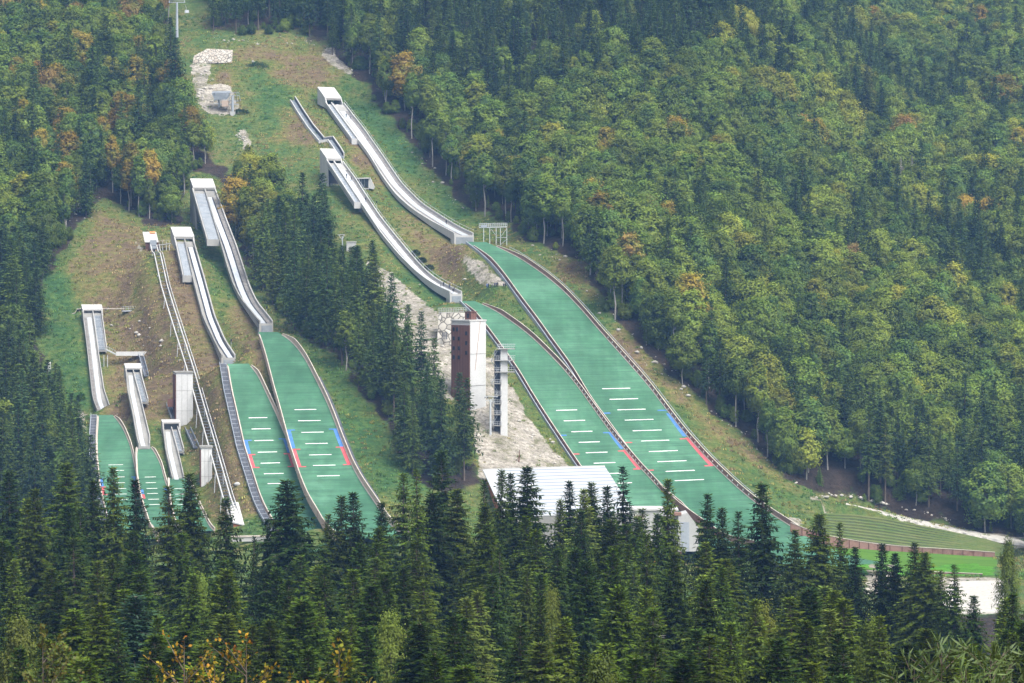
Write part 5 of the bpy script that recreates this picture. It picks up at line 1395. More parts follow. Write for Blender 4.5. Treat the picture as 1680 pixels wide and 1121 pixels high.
def beech(seed, H, W, cb, ncl, per, leaf, pale=True, dome=1.0):
    """rounded crown of many small ragged sprays; cb = height share of the lowest boughs"""
    rs = np.random.RandomState(seed)
    tr = []; ctr = []; rad = []
    zc0 = H * cb; hc = H - zc0
    lob = rs.uniform(.72, 1.12, 7)                         # the outline bulges and dents
    for i in range(ncl):
        t = (i + rs.rand()) / ncl                          # 0 bottom .. 1 top
        ph = i * 2.399 + rs.uniform(-.6, .6)
        lb = lob[int(ph / 6.283 * 7 + t * 3) % 7]
        prof = (math.sin(math.pi * min(1, .16 + t * .80)) ** .8) * dome * lb
        rr = W / 2 * prof * math.sqrt(rs.uniform(.10, 1.0)) * .9
        c = np.array([math.cos(ph) * rr, math.sin(ph) * rr, zc0 + hc * (t * .94) + rs.uniform(-.5, .5)])
        ctr.append(c); rad.append(W * rs.uniform(.085, .175) * (1.05 - .25 * t))
        if i % 3 == 0:
            a = zc0 * .9 + (c[2] - zc0) * .5
            tr.append((np.array([0, 0, min(a, H * .85)]), c, .009 * H * (1 - t * .7), .02))
    ctr = np.array(ctr); rad = np.array(rad)
    idx = np.repeat(np.arange(ncl), per); n = len(idx)
    d = norm(rs.randn(n, 3)); d[:, 2] = d[:, 2] * .9 + .15; d = norm(d)
    rr = rad[idx] * (0.35 + 0.75 * rs.rand(n) ** .7)
    P = ctr[idx] + d * rr[:, None] * np.array([1.15, 1.15, .80])
    out = norm(P * np.array([1, 1, 0]) + 1e-6)
    P += out * (rs.rand(n) ** 3 * rad[idx] * 1.1)[:, None]
    P[:, 2] += (rs.rand(n) ** 4 * 1.1) * np.sign(rs.randn(n))
    co = norm(P - np.array([0, 0, zc0 + hc * .3]))
    nrm = norm(d * .5 + co * .85 + np.array([0, 0, .2]) + rs.randn(n, 3) * .30)
    tx = norm(np.cross(nrm, rs.randn(n, 3))); ty = np.cross(nrm, tx)
    s = leaf * rs.uniform(.5, 1.3, n)
    a, b = tx * s[:, None] * .62, ty * s[:, None] * .42
    V = np.stack([P - a, P - b * .9 + a * .1, P + a, P + b], 1).reshape(-1, 3)
    rc = rs.rand(ncl)
    rnd = np.clip(rc[idx] * .5 + rs.rand(n) * .3 + .1, 0, 1)
    crown = crown_mesh('crown', V, np.arange(n * 4).reshape(-1, 4), np.repeat(rnd, 4), 'leaves')
    wob = rs.uniform(-.02, .02, 6) * H
    pts = [np.array([wob[i] * (i > 0), wob[5 - i] * (i > 0), H * f_]) for i, f_ in enumerate((-.06, .22, .45, .68, .86))]
    trunk = [(pts[i], pts[i + 1], .0115 * H * (1 - .2 * i) + .03, .0115 * H * (1 - .2 * (i + 1)) + .03) for i in range(4)]
    v, q = tubes(trunk + tr, 5)
    return crown, np_mesh('trunk', v, q, [M['bark_pale' if pale else 'bark_dark']])

PROTO = {}
def proto(key, pair, H): PROTO[key] = dict(c=pair[0], t=pair[1], H=H, first=None)
HI = [  # height, reach, cone slope, bare share, whorl step, boughs, twig step, gaps, lean
 (29, 4.8, .31, .08, .44, 7, .19, .04, 0), (31, 5.4, .34, .06, .42, 7, .19, .02, .006), (27, 4.5, .29, .12, .46, 7, .19, .10, -.005), (30, 4.0, .25, .12, .54, 6, .19, .18, .008),
 (28, 5.4, .36, .05, .42, 8, .19, .02, 0), (26, 4.7, .30, .08, .44, 7, .19, .07, -.007), (19, 4.4, .44, .02, .36, 8, .17, .02, .01), (33, 5.6, .30, .16, .58, 7, .19, .22, -.006), (24, 3.6, .24, .05, .40, 7, .18, .05, .004)]
for i, q_ in enumerate(HI):
    proto(('hi', i), spruce(10 + i, q_[0], q_[1], q_[2], q_[3], q_[4], q_[5], q_[6], .86, q_[7], q_[8]), q_[0])
for i in range(5):
    proto(('mid', i), spruce(30 + i, 23, [4.1, 4.6, 3.8, 3.3, 4.4][i], [.30, .35, .28, .24, .33][i], [.12, .1, .2, .3, .14][i], [.72, .7, .75, .78, .7][i], 7, .40, 1.2, [.03, .02, .08, .12, .02][i]), 23)
for i in range(7):
    Hh = 18
    proto(('beech', i), beech(50 + i, Hh, [12.4, 10.4, 13.8, 9.4, 11.6, 11.0, 8.6][i], [.26, .30, .24, .28, .34, .22, .3][i], [84, 70, 96, 64, 80, 86, 60][i], 92, .56, True, [1, 1, 1.05, 1, .95, 1, 1][i]), Hh)
for i in range(4):
    proto(('edge', i), beech(70 + i, 20, [6.4, 7.4, 5.6, 6.6][i], [.44, .48, .38, .52][i], [60, 66, 52, 58][i], 80, .54, True), 20)

# tints are the leaves' own colours
GREENS = [(0.098, 0.152, 0.020), (0.116, 0.170, 0.022), (0.136, 0.184, 0.024), (0.076, 0.130, 0.024), (0.156, 0.196, 0.024)]
YGREEN = [(0.218, 0.235, 0.026), (0.240, 0.234, 0.026), (0.200, 0.228, 0.028)]
GOLD = [(0.30, 0.225, 0.026), (0.29, 0.195, 0.026)]
ORANGE = [(0.30, 0.185, 0.030), (0.29, 0.165, 0.032), (0.23, 0.150, 0.040)]
NEEDLE = [(0.036, 0.061, 0.006), (0.027, 0.050, 0.007), (0.049, 0.076, 0.007), (0.022, 0.041, 0.006), (0.060, 0.085, 0.008)]
NEEDLE_HILL = [(0.062, 0.098, 0.020), (0.050, 0.085, 0.024), (0.076, 0.112, 0.020), (0.045, 0.076, 0.020)]
LARCH = [(0.088, 0.125, 0.018), (0.070, 0.105, 0.020), (0.098, 0.128, 0.022)]
COLW = {'green': GREENS, 'yellow green': YGREEN, 'golden': GOLD, 'orange leaved': ORANGE}

N_TREE = {}
def plant(name, key, P, s, rz, tint, label, cat, group):
    pr = PROTO[key]
    o = bpy.data.objects.new(name, None); COL.objects.link(o)
    o.location = [float(v) for v in P]; o.rotation_euler = (0, 0, float(rz)); o.scale = (float(s[0]), float(s[0]), float(s[1])); o.empty_display_size = .5
    tagit(o, label, cat, group)
    if pr['first'] is None:
        tr = bpy.data.objects.new('trunk', pr['t']); cr = bpy.data.objects.new('crown', pr['c']); pr['first'] = (tr, cr)
    else:
        tr, cr = (q.copy() for q in pr['first'])
    for q in (tr, cr): COL.objects.link(q); q.parent = o
    cr['tint'] = [float(v) for v in tint]
    N_TREE[name] = N_TREE.get(name, 0) + 1
    return o

rs = np.random.RandomState(77)
# ---- spruces in front, between the viewpoint and the valley
KEY = [  # tip column, tip row, distance, breadth, proto, tint(None = spruce), label
 (191, 765, 430, 1.0, 0, None, 'tall symmetrical spruce whose tip crosses the white lines of the training hill'),
 (228, 785, 440, .95, 2, None, 'dark spruce whose tip stands between the training hill and the junior hill'),
 (273, 795, 420, 1.1, 1, None, 'broad dark spruce whose tip points between the two tiniest green hills'),
 (318, 774, 425, 1.0, 4, None, 'spiky spruce whose tip reaches the shorter brown and white lift tower'),
 (373, 816, 400, 1.15, 1, None, 'dark spruce covering the foot of the rail lift and the white roofed lodge'),
 (408, 878, 410, .6, 3, None, 'thin small spruce in front of the long white parapet'),
 (432, 851, 420, .7, 3, None, 'slim spruce with bare lower trunk before the white parapet'),
 (478, 786, 415, 1.5, 4, None, 'broadest spruce, ragged twin top in front of the paired green hills'),
 (533, 842, 430, .8, 0, None, 'narrow spruce in the gap below the paired green hills'),
 (556, 812, 430, 1.0, 5, None, 'spruce whose tip covers the foot of the taller paired hill'),
 (588, 806, 430, 1.0, 2, None, 'dense spruce with its tip at the lower end of the taller paired hill'),
 (628, 822, 425, 1.0, 0, None, 'dark spruce with its tip on the bright meadow below the taller paired hill'),
 (657, 774, 440, 1.0, 1, None, 'tall dark spruce standing against the green meadow left of the wood'),
 (690, 768, 400, .8, 3, None, 'thin spruce with a long bare trunk rising from the front trees'),
 (729, 738, 450, 1.05, 2, None, 'tallest spruce of the front band, in front of the spruce wood'),
 (787, 786, 430, .8, 3, None, 'spruce whose tip hides the orange gable of the hall'),
 (817, 768, 435, .8, 5, None, 'first of two close spruces before the hall roof'),
 (833, 774, 438, .85, 0, None, 'second of two close spruces before the hall roof'),
 (870, 763, 425, 1.2, 1, None, 'broad cone laden spruce in the middle of the hall roof'),
 (913, 818, 430, .8, 5, None, 'low bluish spruce just right of the broad spruce on the hall roof'),
 (938, 787, 435, .9, 0, None, 'dark ragged spruce before the ribbed half of the hall roof'),
 (958, 800, 420, .9, 1, LARCH[2], 'pale yellow green larch before the ribbed hall roof'),
 (977, 790, 435, .85, 4, None, 'bushy spruce with a slim spire on the ribbed hall roof'),
 (1003, 796, 430, .9, 2, None, 'spruce whose tip touches the corner of the hall roof'),
 (1025, 764, 432, .95, 3, None, 'tall slender spruce in front of the middle green hill'),
 (1057, 833, 420, 1.0, 0, LARCH[1], 'light green conifer in front of the small outrun building'),
 (1040, 846, 415, .9, 4, None, 'bushy spruce hiding the low wing of the small outrun building'),
 (1078, 842, 418, 1.0, 8, None, 'close set spruce before the door side of the small outrun building'),
 (742, 800, 425, 1.2, 1, None, 'thick dark spruce at the foot of the spruce wood beside the hall'),
 (706, 806, 420, 1.2, 4, None, 'full dark spruce closing the lower end of the spruce wood'),
 (1097, 785, 430, .9, 2, None, 'spruce whose tip stands on the brown boards between the two big hills'),
 (1157, 809, 430, .95, 0, None, 'tall narrow spruce on the lower part of the largest green hill'),
 (1188, 832, 430, .9, 5, None, 'short spruce between two taller ones on the largest green hill'),
 (1217, 838, 425, .9, 1, None, 'soft grey green spruce before the lower end of the largest hill'),
 (1253, 792, 430, 1.15, 2, None, 'tall open spruce crossing the right boards of the largest green hill'),
 (1302, 868, 420, 1.0, 0, None, 'spruce beneath the end of the largest green hill'),
 (1337, 841, 428, 1.2, 4, None, 'broad spruce with its tip on the grass terraces'),
 (1385, 856, 430, .85, 3, None, 'slim spruce in front of the grass terraces'),
 (1407, 896, 420, .9, 0, None, 'small dark spruce left of the bright lawn'),
 (1448, 891, 425, .9, 5, None, 'first of two spruces before the bright lawn'),
 (1468, 906, 425, .85, 1, None, 'second of two spruces before the bright lawn'),
 (1503, 889, 422, .95, 0, None, 'spruce dividing the bright lawn in two'),
 (1522, 905, 410, 1.15, 4, None, 'broad spruce at the near fence of the bright lawn'),
 (1546, 935, 405, .8, 3, None, 'thin layered spruce beside the white gravel yard'),
 (1567, 924, 400, .95, 3, None, 'wide branched spruce in front of the white gravel yard'),
 (1597, 976, 360, .9, 2, None, 'small spruce standing on the white gravel yard edge'),
 (100, 757, 440, 1.3, 1, None, 'big dark spruce before the steep grass bank'),
 (147, 787, 430, 1.0, 2, None, 'dark spruce beside the stairway of the training hill'),
 (60, 800, 400, 1.1, 0, None, 'dense dark spruce at the edge of the front band'),
 (20, 770, 430, 1.1, 5, None, 'outermost dark spruce on the training hill side of the front band'),
 (1163, 942, 300, 1.0, 0, LARCH[0], 'pale green larch among the dark front spruces'),
 (767, 979, 270, 1.0, 5, LARCH[2], 'bright yellow green larch in the dark front band'),
 (892, 1052, 210, 1.25, 1, LARCH[0], 'olive larch low in the dark front band'),
 (483, 985, 260, .8, 0, LARCH[1], 'small light green conifer below the broadest spruce'),
 (213, 975, 260, 1.4, 4, (0.034, 0.070, 0.036), 'bluish green pine low in the front band'),
 (1347, 960, 300, 1.1, 5, LARCH[1], 'light green conifer below the spruces at the grass terraces'),
]
placed = []
def fore_tree(pxx, tipy, D, br, pi, tint, label, group=None):
    tip = at(pxx, tipy, D); g = float(gz(tip[0], tip[1])) - .3
    H = tip[2] - g; pr = PROTO[('hi', pi)]
    sz = H / pr['H']
    t_ = plant('spruce_tree' if tint is None or tint[0] < .06 else 'larch_tree', ('hi', pi), (tip[0] - 0.0, tip[1], g), (br * (0.55 + 0.45 * sz), sz), rs.rand() * 6.28, NEEDLE[rs.randint(5)] if tint is None else tint, label, 'conifer tree', group)
    t_.rotation_euler = (rs.uniform(-.028, .028), rs.uniform(-.028, .028), t_.rotation_euler[2])
    placed.append((tip[0], tip[1]))
for kx, ky_, D, br, pi, tint, lab in KEY: fore_tree(kx, ky_, D, br * 1.12, 7 if pi == 1 and kx % 2 else pi, tint, lab)
ENV = [(-80, 790), (0, 780), (120, 790), (160, 840), (330, 870), (380, 900), (450, 900), (520, 875), (600, 838), (700, 818), (780, 806), (900, 812), (1000, 812), (1050, 842), (1130, 890), (1160, 870), (1300, 900), (1400, 945), (1470, 985), (1540, 1010), (1612, 1030), (1632, 935), (1680, 895), (1760, 880)]
BEHIND = [(150, 'the steep grass bank'), (330, 'the three smallest hills'), (420, 'the rail lift'), (620, 'the paired green hills'), (790, 'the spruce wood'), (1040, 'the white roofed hall'), (1300, 'the largest green hill'), (1500, 'the grass terraces'), (9999, 'the gravel yard')]
cnt = 0
for _ in range(9000):
    if cnt >= 200: break
    x = rs.uniform(-50, 1730); e = np.interp(x, [q[0] for q in ENV], [q[1] for q in ENV])
    y = e + 8 + abs(rs.randn()) * 14 + (1215 - e) * rs.rand() ** 1.25
    D = np.interp(y, [800, 860, 950, 1050, 1130, 1215], [430, 385, 290, 205, 150, 118]) * rs.uniform(.92, 1.08)
    tip = at(x, y, D); g = float(gz(tip[0], tip[1])); H = tip[2] - g
    if not 11 < H < 38: continue
    md = 7.0 if D > 250 else 6.2
    if any((tip[0] - q[0]) ** 2 + (tip[1] - q[1]) ** 2 < md * md for q in placed): continue
    bh = next(t for lim, t in BEHIND if x < lim)
    row = 'upper' if y < e + 75 else ('middle' if y < 1010 else 'lowest')
    lar = rs.rand() < .08
    kind = 'larch' if lar else 'spruce'
    lab = f"{'light green' if lar else 'dark green'} {kind} in the {row} rows of the front band, below {bh}"
    fore_tree(x, y, D, rs.uniform(.8, 1.4), rs.randint(9), LARCH[rs.randint(3)] if lar else None, lab, f"{kind} trees of the front band, {row} rows below {bh}")
    cnt += 1
n_front = cnt + len(KEY)
# a few broadleaf trees standing among them
proto(('fine', 0), beech(91, 18, 8.6, .2, 80, 300, .27), 18); proto(('fine', 1), beech(92, 18, 7.0, .24, 70, 300, .26), 18)
for x, y, D, w_, tn, lab in ((905, 962, 300, .5, 0, 'yellowish young broadleaf among the front spruces below the hall'), (1045, 905, 415, .5, 1, 'light green broadleaf beside the golden one under the hall roof spruces'), (640, 1000, 250, .55, 2, 'pale green broadleaf low in front of the spruce wood'), (330, 940, 320, .5, 3, 'light green broadleaf low in front of the rail lift'), (1250, 985, 270, .55, 0, 'yellowish broadleaf low in front of the largest hill'), (1430, 1010, 240, .55, 1, 'light green broadleaf low in front of the grass terraces'), (30, 1010, 240, .6, 4, 'olive broadleaf low at the training hill side of the front band'), (985, 1070, 185, .5, 2, 'pale green broadleaf near the lower rim below the hall')):
    tip = at(x, y, D); g = float(gz(tip[0], tip[1])); H = tip[2] - g
    plant('broadleaf_tree', ('fine', tn % 2), (tip[0], tip[1], g), (w_, H / 18), rs.rand() * 6, [(.125, .14, .02), (.10, .135, .022), (.115, .15, .022), (.10, .14, .022), (.10, .115, .02)][tn], lab, 'broadleaf tree', None)

# ---- the hillside forests
def cand(x0, x1, y0, y1, sp):
    xs = np.arange(x0, x1, sp); ysx = np.arange(y0, y1, sp * .9)
    A, B = np.meshgrid(xs, ysx)
    A = A + (np.arange(len(ysx))[:, None] % 2) * sp / 2
    A = A + rs.uniform(-.36, .36, A.shape) * sp; B = B + rs.uniform(-.36, .36, B.shape) * sp
    return A.ravel(), B.ravel()
X, Y = cand(-380, 460, 600, 1560, 7.6)
Z = gz(X, Y); PX, PY = proj(np.stack([X, Y, Z], 1))
inR = inside(PX, PY, FOREST_R); inL = inside(PX, PY, FOREST_L)
off = ((PX > 1700) | (PX < -20)) & (Y > 735)
keep = (inR | inL | off) & (PX > -330) & (PX < 2010) & (PY > -110)
# keep trees off the runs
for h in HILLS.values():
    for nm in ('inrun', 'land'):
        i_, d_ = h[nm].nearest(np.stack([X, Y], 1)); keep &= d_ > h[nm].w[i_] / 2 + 4.5
keep &= np.linalg.norm(np.stack([X, Y], 1)[:, None, :] - TC[None, ::4, :2], axis=2).min(1) > 6.0
keep &= ~((np.abs(PX - 247) < 16) & (PY > 370) & (PY < 420) & ~inL)
CLEARBOX = [(344, 148, 396, 194), (283, -20, 299, 60), (312, 78, 386, 110), (318, 108, 345, 146), (566, 384, 587, 420), (307, 292, 345, 384), (520, 243, 566, 316), (475, 160, 545, 250), (232, 380, 262, 415), (278, 372, 330, 452), (744, 527, 798, 596), (784, 362, 834, 404), (130, 500, 178, 660), (72, 590, 90, 610)]
th_ = 21 * F / Y; hw_ = 4.6 * F / Y; hlim = np.ones(len(X)) * 9.0
for bx0, by0, bx1, by1 in CLEARBOX:
    by = hit((bx0 + bx1) / 2, by1)[1]
    hitb = (PX + hw_ > bx0) & (PX - hw_ < bx1) & (PY > by0) & (PY - th_ < by1) & (Y < by + 2)
    f_ = (PY - by1) / th_
    keep &= ~(hitb & (f_ < .42)); hlim = np.where(hitb, np.minimum(hlim, f_), hlim)
X, Y, Z, PX, PY, inR, inL, hlim = (v[keep] for v in (X, Y, Z, PX, PY, inR, inL, hlim))
n = len(X)
edge = (inR & ~inside(PX - 24, PY + 20, FOREST_R)) | (inL & (~inside(PX + 20, PY + 16, FOREST_L) | ~inside(PX - 16, PY + 18, FOREST_L)))
nz = fbm(X / 52 + 3, Y / 52 + 8, 2); nz2 = fbm(X / 20 + 13, Y / 20, 2)
psp = np.clip((nz - .42) * 3.8 + .30, .07, .88)
psp = np.where(inL & (PX < 420) & (PY < 340), psp * .3, psp)
psp = np.where(inR & (PY < 150) & (PX < 1150), np.clip(psp + .45, 0, .92), psp)
psp = np.where(inR & (PX > 1250) & (PY > 640), psp * .8 + .12, psp)
psp = np.where(inR & edge & (PX > 640), np.where(PX > 1230, .42, .16), psp)
band = inL & (PX > 395) & (PY > 350)
lowband = PY > 470 - (PX - 380) * .55
psp = np.where(band, np.where(lowband, .93, .10), psp)
psp = np.where(inL & (PX < 150) & (PY > 440), .86, psp)
psp = np.where(inL & (PX > 360) & (PY > 180) & (PY < 360), .12, psp)
psp = np.where((PY < 75) & (PX > 300) & (PX < 560), .88, psp)
isS = rs.rand(n) < psp
autumn = np.where(inL & (PX < 420), .12, .028)
u = rs.rand(n)
colr = np.where(u < autumn * .38, 'orange leaved', np.where(u < autumn, 'golden', np.where(u < autumn + np.clip(.12 + (nz2 - .45) * 1.6, .03, .5), 'yellow green', 'green')))
colr = np.where(inL & (PX > 360) & (PX < 620) & (PY < 480) & (colr == 'green') & (rs.rand(n) < .6), 'yellow green', colr)
hs = rs.uniform(.72, 1.24, n); ws = rs.uniform(.85, 1.15, n); rot = rs.rand(n) * 6.28
inframe = (PX > -25) & (PX < 1705) & (PY > -60)
# which ones are individuals: those that show largest
order = np.argsort(Y + np.where(inframe, 0, 5000) + np.where(edge, -60, 0))
room_s = 298 - N_TREE.get('spruce_tree', 0); room_b = 288
indiv = np.zeros(n, bool); a = b = 0
for i in order:
    if not inframe[i]: continue
    if isS[i] and a < room_s: indiv[i] = True; a += 1
    elif not isS[i] and b < room_b: indiv[i] = True; b += 1
def zone(i):
    x, y = PX[i], PY[i]
    if inR[i]:
        if x < 700 and y < 330: return 'above the largest in-run'
        if x < 985: return 'beside the largest take-off'
        if x < 1180: return 'beside the largest hill, upper half'
        if x < 1330: return 'beside the largest hill, lower half'
        return 'above the white gravel road'
    if x < 150 and y > 500: return 'below the steep grass bank'
    if x < 150: return 'above the steep grass bank'
    if y < 240: return 'left of the upper clearing'
    if x < 310: return 'above the terraced brown mound'
    if y < 360: return 'between tall pier and middle in-run'
    if x < 600 and y < 600: return 'beside the tall pier in-run'
    return 'in the wood between both hill groups'
stuff = []
# young growth and bushes under and along the forest edge
for i in np.where(edge | (rs.rand(n) < .12))[0]:
    for _ in range(rs.randint(2, 5) if PX[i] > 1230 and PY[i] > 700 else rs.randint(1, 4)):
        ux, uy = X[i] + rs.uniform(-5, 5), Y[i] + rs.uniform(-3.5, 6); uz = float(gz(ux, uy)); qx, qy = proj(np.array([ux, uy, uz]))
        if not (inside(np.array([qx]), np.array([qy]), FOREST_R)[0] or inside(np.array([qx]), np.array([qy]), FOREST_L)[0]): continue
        if any(h[nm].nearest(np.array([[ux, uy]]))[1][0] < 9 for h in HILLS.values() for nm in ('inrun', 'land')): continue
        k_ = rs.uniform(.14, .42)
        stuff.append((ux, uy, uz - .3 - k_ * 3.2, ('beech', rs.randint(7)) if rs.rand() < .75 else ('mid', rs.randint(5)), (k_ * rs.uniform(.8, 1.3), k_), rs.rand() * 6.28, GREENS[rs.randint(5)]))
for i in range(n):
    if isS[i]:
        key = ('mid', (3 if rs.rand() < .5 else 2) if edge[i] and inR[i] else rs.randint(5)); tint = NEEDLE_HILL[rs.randint(4)]
        if rs.rand() < .10: tint = LARCH[rs.randint(3)]
    else:
        key = ('edge', rs.randint(4)) if edge[i] and rs.rand() < (.25 if PX[i] > 1230 else .75) else ('beech', rs.randint(7)); c_ = COLW[colr[i]]; tint = c_[rs.randint(len(c_))]
    k_ = min(hs[i], hlim[i]) * (1.08 if edge[i] and inR[i] else 1.0)
    if isS[i] and inL[i]: k_ *= 1.08
    s = (ws[i] * k_, k_)
    if indiv[i]:
        z_ = zone(i); ed = 'at the forest edge ' if edge[i] else ''
        if isS[i]:
            lab = f"dark spruce {ed}{z_}"; grp = f"dark spruces {ed}{z_}"; nm, cat = 'spruce_tree', 'conifer tree'
        else:
            tk = 'with bare trunk ' if key[0] == 'edge' else ''
            lab = f"{colr[i]} broadleaf {tk}{ed}{z_}"; grp = f"{colr[i]} broadleaf trees {tk}{ed}{z_}"; nm, cat = 'broadleaf_tree', 'broadleaf tree'
        plant(nm, key, (X[i], Y[i], Z[i] - .3), s, rot[i], tint, lab, cat, grp)
    else: stuff.append((X[i], Y[i], Z[i] - .3, key, s, rot[i], tint))
print('trees: front', n_front, 'forest', n, 'individual', N_TREE, 'mass', len(stuff))

# ---- the rest of the wood as one mass
keys = [k for k in PROTO if PROTO[k]['first'] is not None and k[0] not in ('hi', 'fine')]
stuff = [q for q in stuff if q[3] in keys]
me = bpy.data.meshes.new('forest'); me.from_pydata([q[:3] for q in stuff], [], [])
def attr(nm, typ, vals, fld):
    a_ = me.attributes.new(nm, typ, 'POINT'); a_.data.foreach_set(fld, np.asarray(vals).ravel())
attr('proto', 'INT', np.array([keys.index(q[3]) for q in stuff], np.int32), 'value')
attr('rot', 'FLOAT_VECTOR', np.array([(0, 0, q[5]) for q in stuff], np.float32), 'vector')
attr('scl', 'FLOAT_VECTOR', np.array([(q[4][0], q[4][0], q[4][1]) for q in stuff], np.float32), 'vector')
attr('tint', 'FLOAT_COLOR', np.array([(*q[6], 1) for q in stuff], np.float32), 'color')
fo = bpy.data.objects.new('forest', me); COL.objects.link(fo)
tagit(fo, 'distant mixed forest of spruce and broadleaf trees covering the upper slopes', None, None, 'stuff')
ng = bpy.data.node_groups.new('forest_scatter', 'GeometryNodeTree')
ng.interface.new_socket('Geometry', in_out='INPUT', socket_type='NodeSocketGeometry'); ng.interface.new_socket('Geometry', in_out='OUTPUT', socket_type='NodeSocketGeometry')
gi = ng.nodes.new('NodeGroupInput'); go = ng.nodes.new('NodeGroupOutput'); jn = ng.nodes.new('GeometryNodeJoinGeometry')
def named(nm, typ):
    q = ng.nodes.new('GeometryNodeInputNamedAttribute'); q.data_type = typ; q.inputs['Name'].default_value = nm
    return next(o_ for o_ in q.outputs if o_.enabled and o_.name == 'Attribute')
apr, aro, asc = named('proto', 'INT'), named('rot', 'FLOAT_VECTOR'), named('scl', 'FLOAT_VECTOR')
e2r = ng.nodes.new('FunctionNodeEulerToRotation'); ng.links.new(aro, e2r.inputs[0])
for ki, k in enumerate(keys):
    cmp_ = ng.nodes.new('FunctionNodeCompare'); cmp_.data_type = 'INT'; cmp_.operation = 'EQUAL'
    ins = [s_ for s_ in cmp_.inputs if s_.enabled]; ng.links.new(apr, ins[0]); ins[1].default_value = ki
    for ob in PROTO[k]['first']:
        oi = ng.nodes.new('GeometryNodeObjectInfo'); oi.transform_space = 'ORIGINAL'; oi.inputs['Object'].default_value = ob
        ip = ng.nodes.new('GeometryNodeInstanceOnPoints')
        ng.links.new(gi.outputs[0], ip.inputs['Points']); ng.links.new(cmp_.outputs[0], ip.inputs['Selection'])
        ng.links.new(oi.outputs['Geometry'], ip.inputs['Instance']); ng.links.new(e2r.outputs[0], ip.inputs['Rotation']); ng.links.new(asc, ip.inputs['Scale'])
        ng.links.new(ip.outputs[0], jn.inputs[0])
ng.links.new(jn.outputs[0], go.inputs[0])
md = fo.modifiers.new('scatter', 'NODES'); md.node_group = ng
# ------------------------------------------------------------------ saplings and shrubs close to the viewpoint
def sapling(name, seed, tip, D, spread, leafL, leafW, tints, label, cat, stems=7, leaves=34, down=0.0, hfoliage=4.0):
    r_ = np.random.RandomState(seed); T = at(tip[0], tip[1], D); g = float(gz(T[0], T[1])) - .2
    root = thing(name, label, cat, (T[0], T[1], g))
    H = T[2] - g; q_ = 1.0 if leafW > .05 else .3; segs = [(np.array([0, 0, -.3]), np.array([0, 0, H * .5]), .012 * H * q_, .008 * H * q_), (np.array([0, 0, H * .5]), np.array([0, 0, H * .99]), .008 * H * q_, .005)]
    P = []; Dv = []
    for i in range(stems):
        z0 = H - hfoliage * r_.uniform(.25, 1.0); ph = i * 2.4 + r_.rand(); L = spread * r_.uniform(.45, 1.1)
        d = np.array([math.cos(ph) * .75, math.sin(ph) * .75, r_.uniform(.45, 1.1)]); d /= np.linalg.norm(d)
        a = np.array([0, 0, z0]); b = a + d * L; b[2] = min(b[2], H)
        segs.append((a, b, (.02 + .006 * L) * (1 if leafW > .05 else .3), .004))
        for j in range(leaves):
            u = r_.uniform(.15, 1.0); p = a + (b - a) * u + r_.randn(3) * .06 * L
            P.append(p); Dv.append(d + r_.randn(3) * .7 - np.array([0, 0, down]))
    for j in range(leaves):
        P.append(np.array([0, 0, H - r_.rand() * 1.2]) + r_.randn(3) * .12); Dv.append(np.array([0, 0, .7]) + r_.randn(3) * .7)
    P = np.array(P); n_ = len(P)
    V, Q = blades(P, np.array(Dv), leafL * r_.uniform(.6, 1.2, n_), leafW * r_.uniform(.7, 1.2, n_), r_, 1.4, .5)
    for gi_, tint in enumerate(tints):
        sel = (np.arange(n_) % len(tints)) == gi_
        if gi_ == 0: pass
        vs = V.reshape(-1, 4, 3)[sel].reshape(-1, 3)
        cr = bpy.data.objects.new('foliage', crown_mesh('foliage', vs, np.arange(len(vs)).reshape(-1, 4), np.repeat(r_.rand(sel.sum()), 4), 'leaves'))
        COL.objects.link(cr); cr.parent = root; cr['tint'] = [float(c) for c in tint]
    v, q = tubes(segs, 5)
    tr = bpy.data.objects.new('stem', np_mesh('stem', v, q, [M['bark_dark']])); COL.objects.link(tr); tr.parent = root
    return root
AUT = [(0.34, 0.14, 0.018), (0.36, 0.21, 0.02), (0.20, 0.075, 0.015), (0.17, 0.15, 0.02)]
sapling('autumn_sapling', 1, (302, 1042), 92, 2.2, .17, .12, AUT[:3], 'thin orange leaved sapling with a bare leader at the lower rim', 'sapling', 7, 18)
sapling('autumn_sapling', 2, (404, 1040), 96, 2.0, .18, .13, AUT[:2], 'upright orange and yellow sapling at the lower rim', 'sapling', 8, 26)
sapling('autumn_sapling', 3, (352, 1082), 88, 2.2, .17, .12, AUT[:3], 'low rusty sapling between two taller orange ones', 'sapling', 8, 20)
sapling('autumn_sapling', 4, (556, 1052), 84, 2.6, .19, .13, AUT[1:4], 'golden sapling with green inner leaves at the lower rim', 'sapling', 10, 32)
sapling('autumn_sapling', 5, (268, 1092), 86, 1.8, .16, .12, AUT[:2], 'small yellow orange sapling beside the bare leader', 'sapling', 6, 18)
sapling('autumn_sapling', 6, (435, 1100), 84, 2.0, .17, .12, AUT[:3], 'small red orange sapling low beside the upright one', 'sapling', 7, 20)
sapling('autumn_sapling', 7, (70, 1030), 150, 3.2, .3, .22, [(0.16, .12, .03), (0.12, .12, .03), (0.10, .12, .03)], 'dull golden brown young broadleaf low in the front band', 'sapling', 16, 70, 0, 7)
WIL = [(0.115, 0.165, 0.065), (0.075, 0.118, 0.045)]
for sd, tp, dd_, lb in ((11, (1500, 1082), 36, 'lower pale willow sprig at the very front'), (12, (1545, 1062), 38, 'taller pale willow sprig at the very front'), (13, (1625, 1064), 34, 'tallest pale willow sprig nearest the frame corner'), (14, (1660, 1072), 35, 'outermost pale willow sprig in the frame corner'), (15, (1585, 1090), 33, 'short pale willow sprig between the taller two')):
    sapling('willow_sprig', sd, tp, dd_, .62, .23, .034, WIL, lb, 'willow', 6, 24, 0, .8)
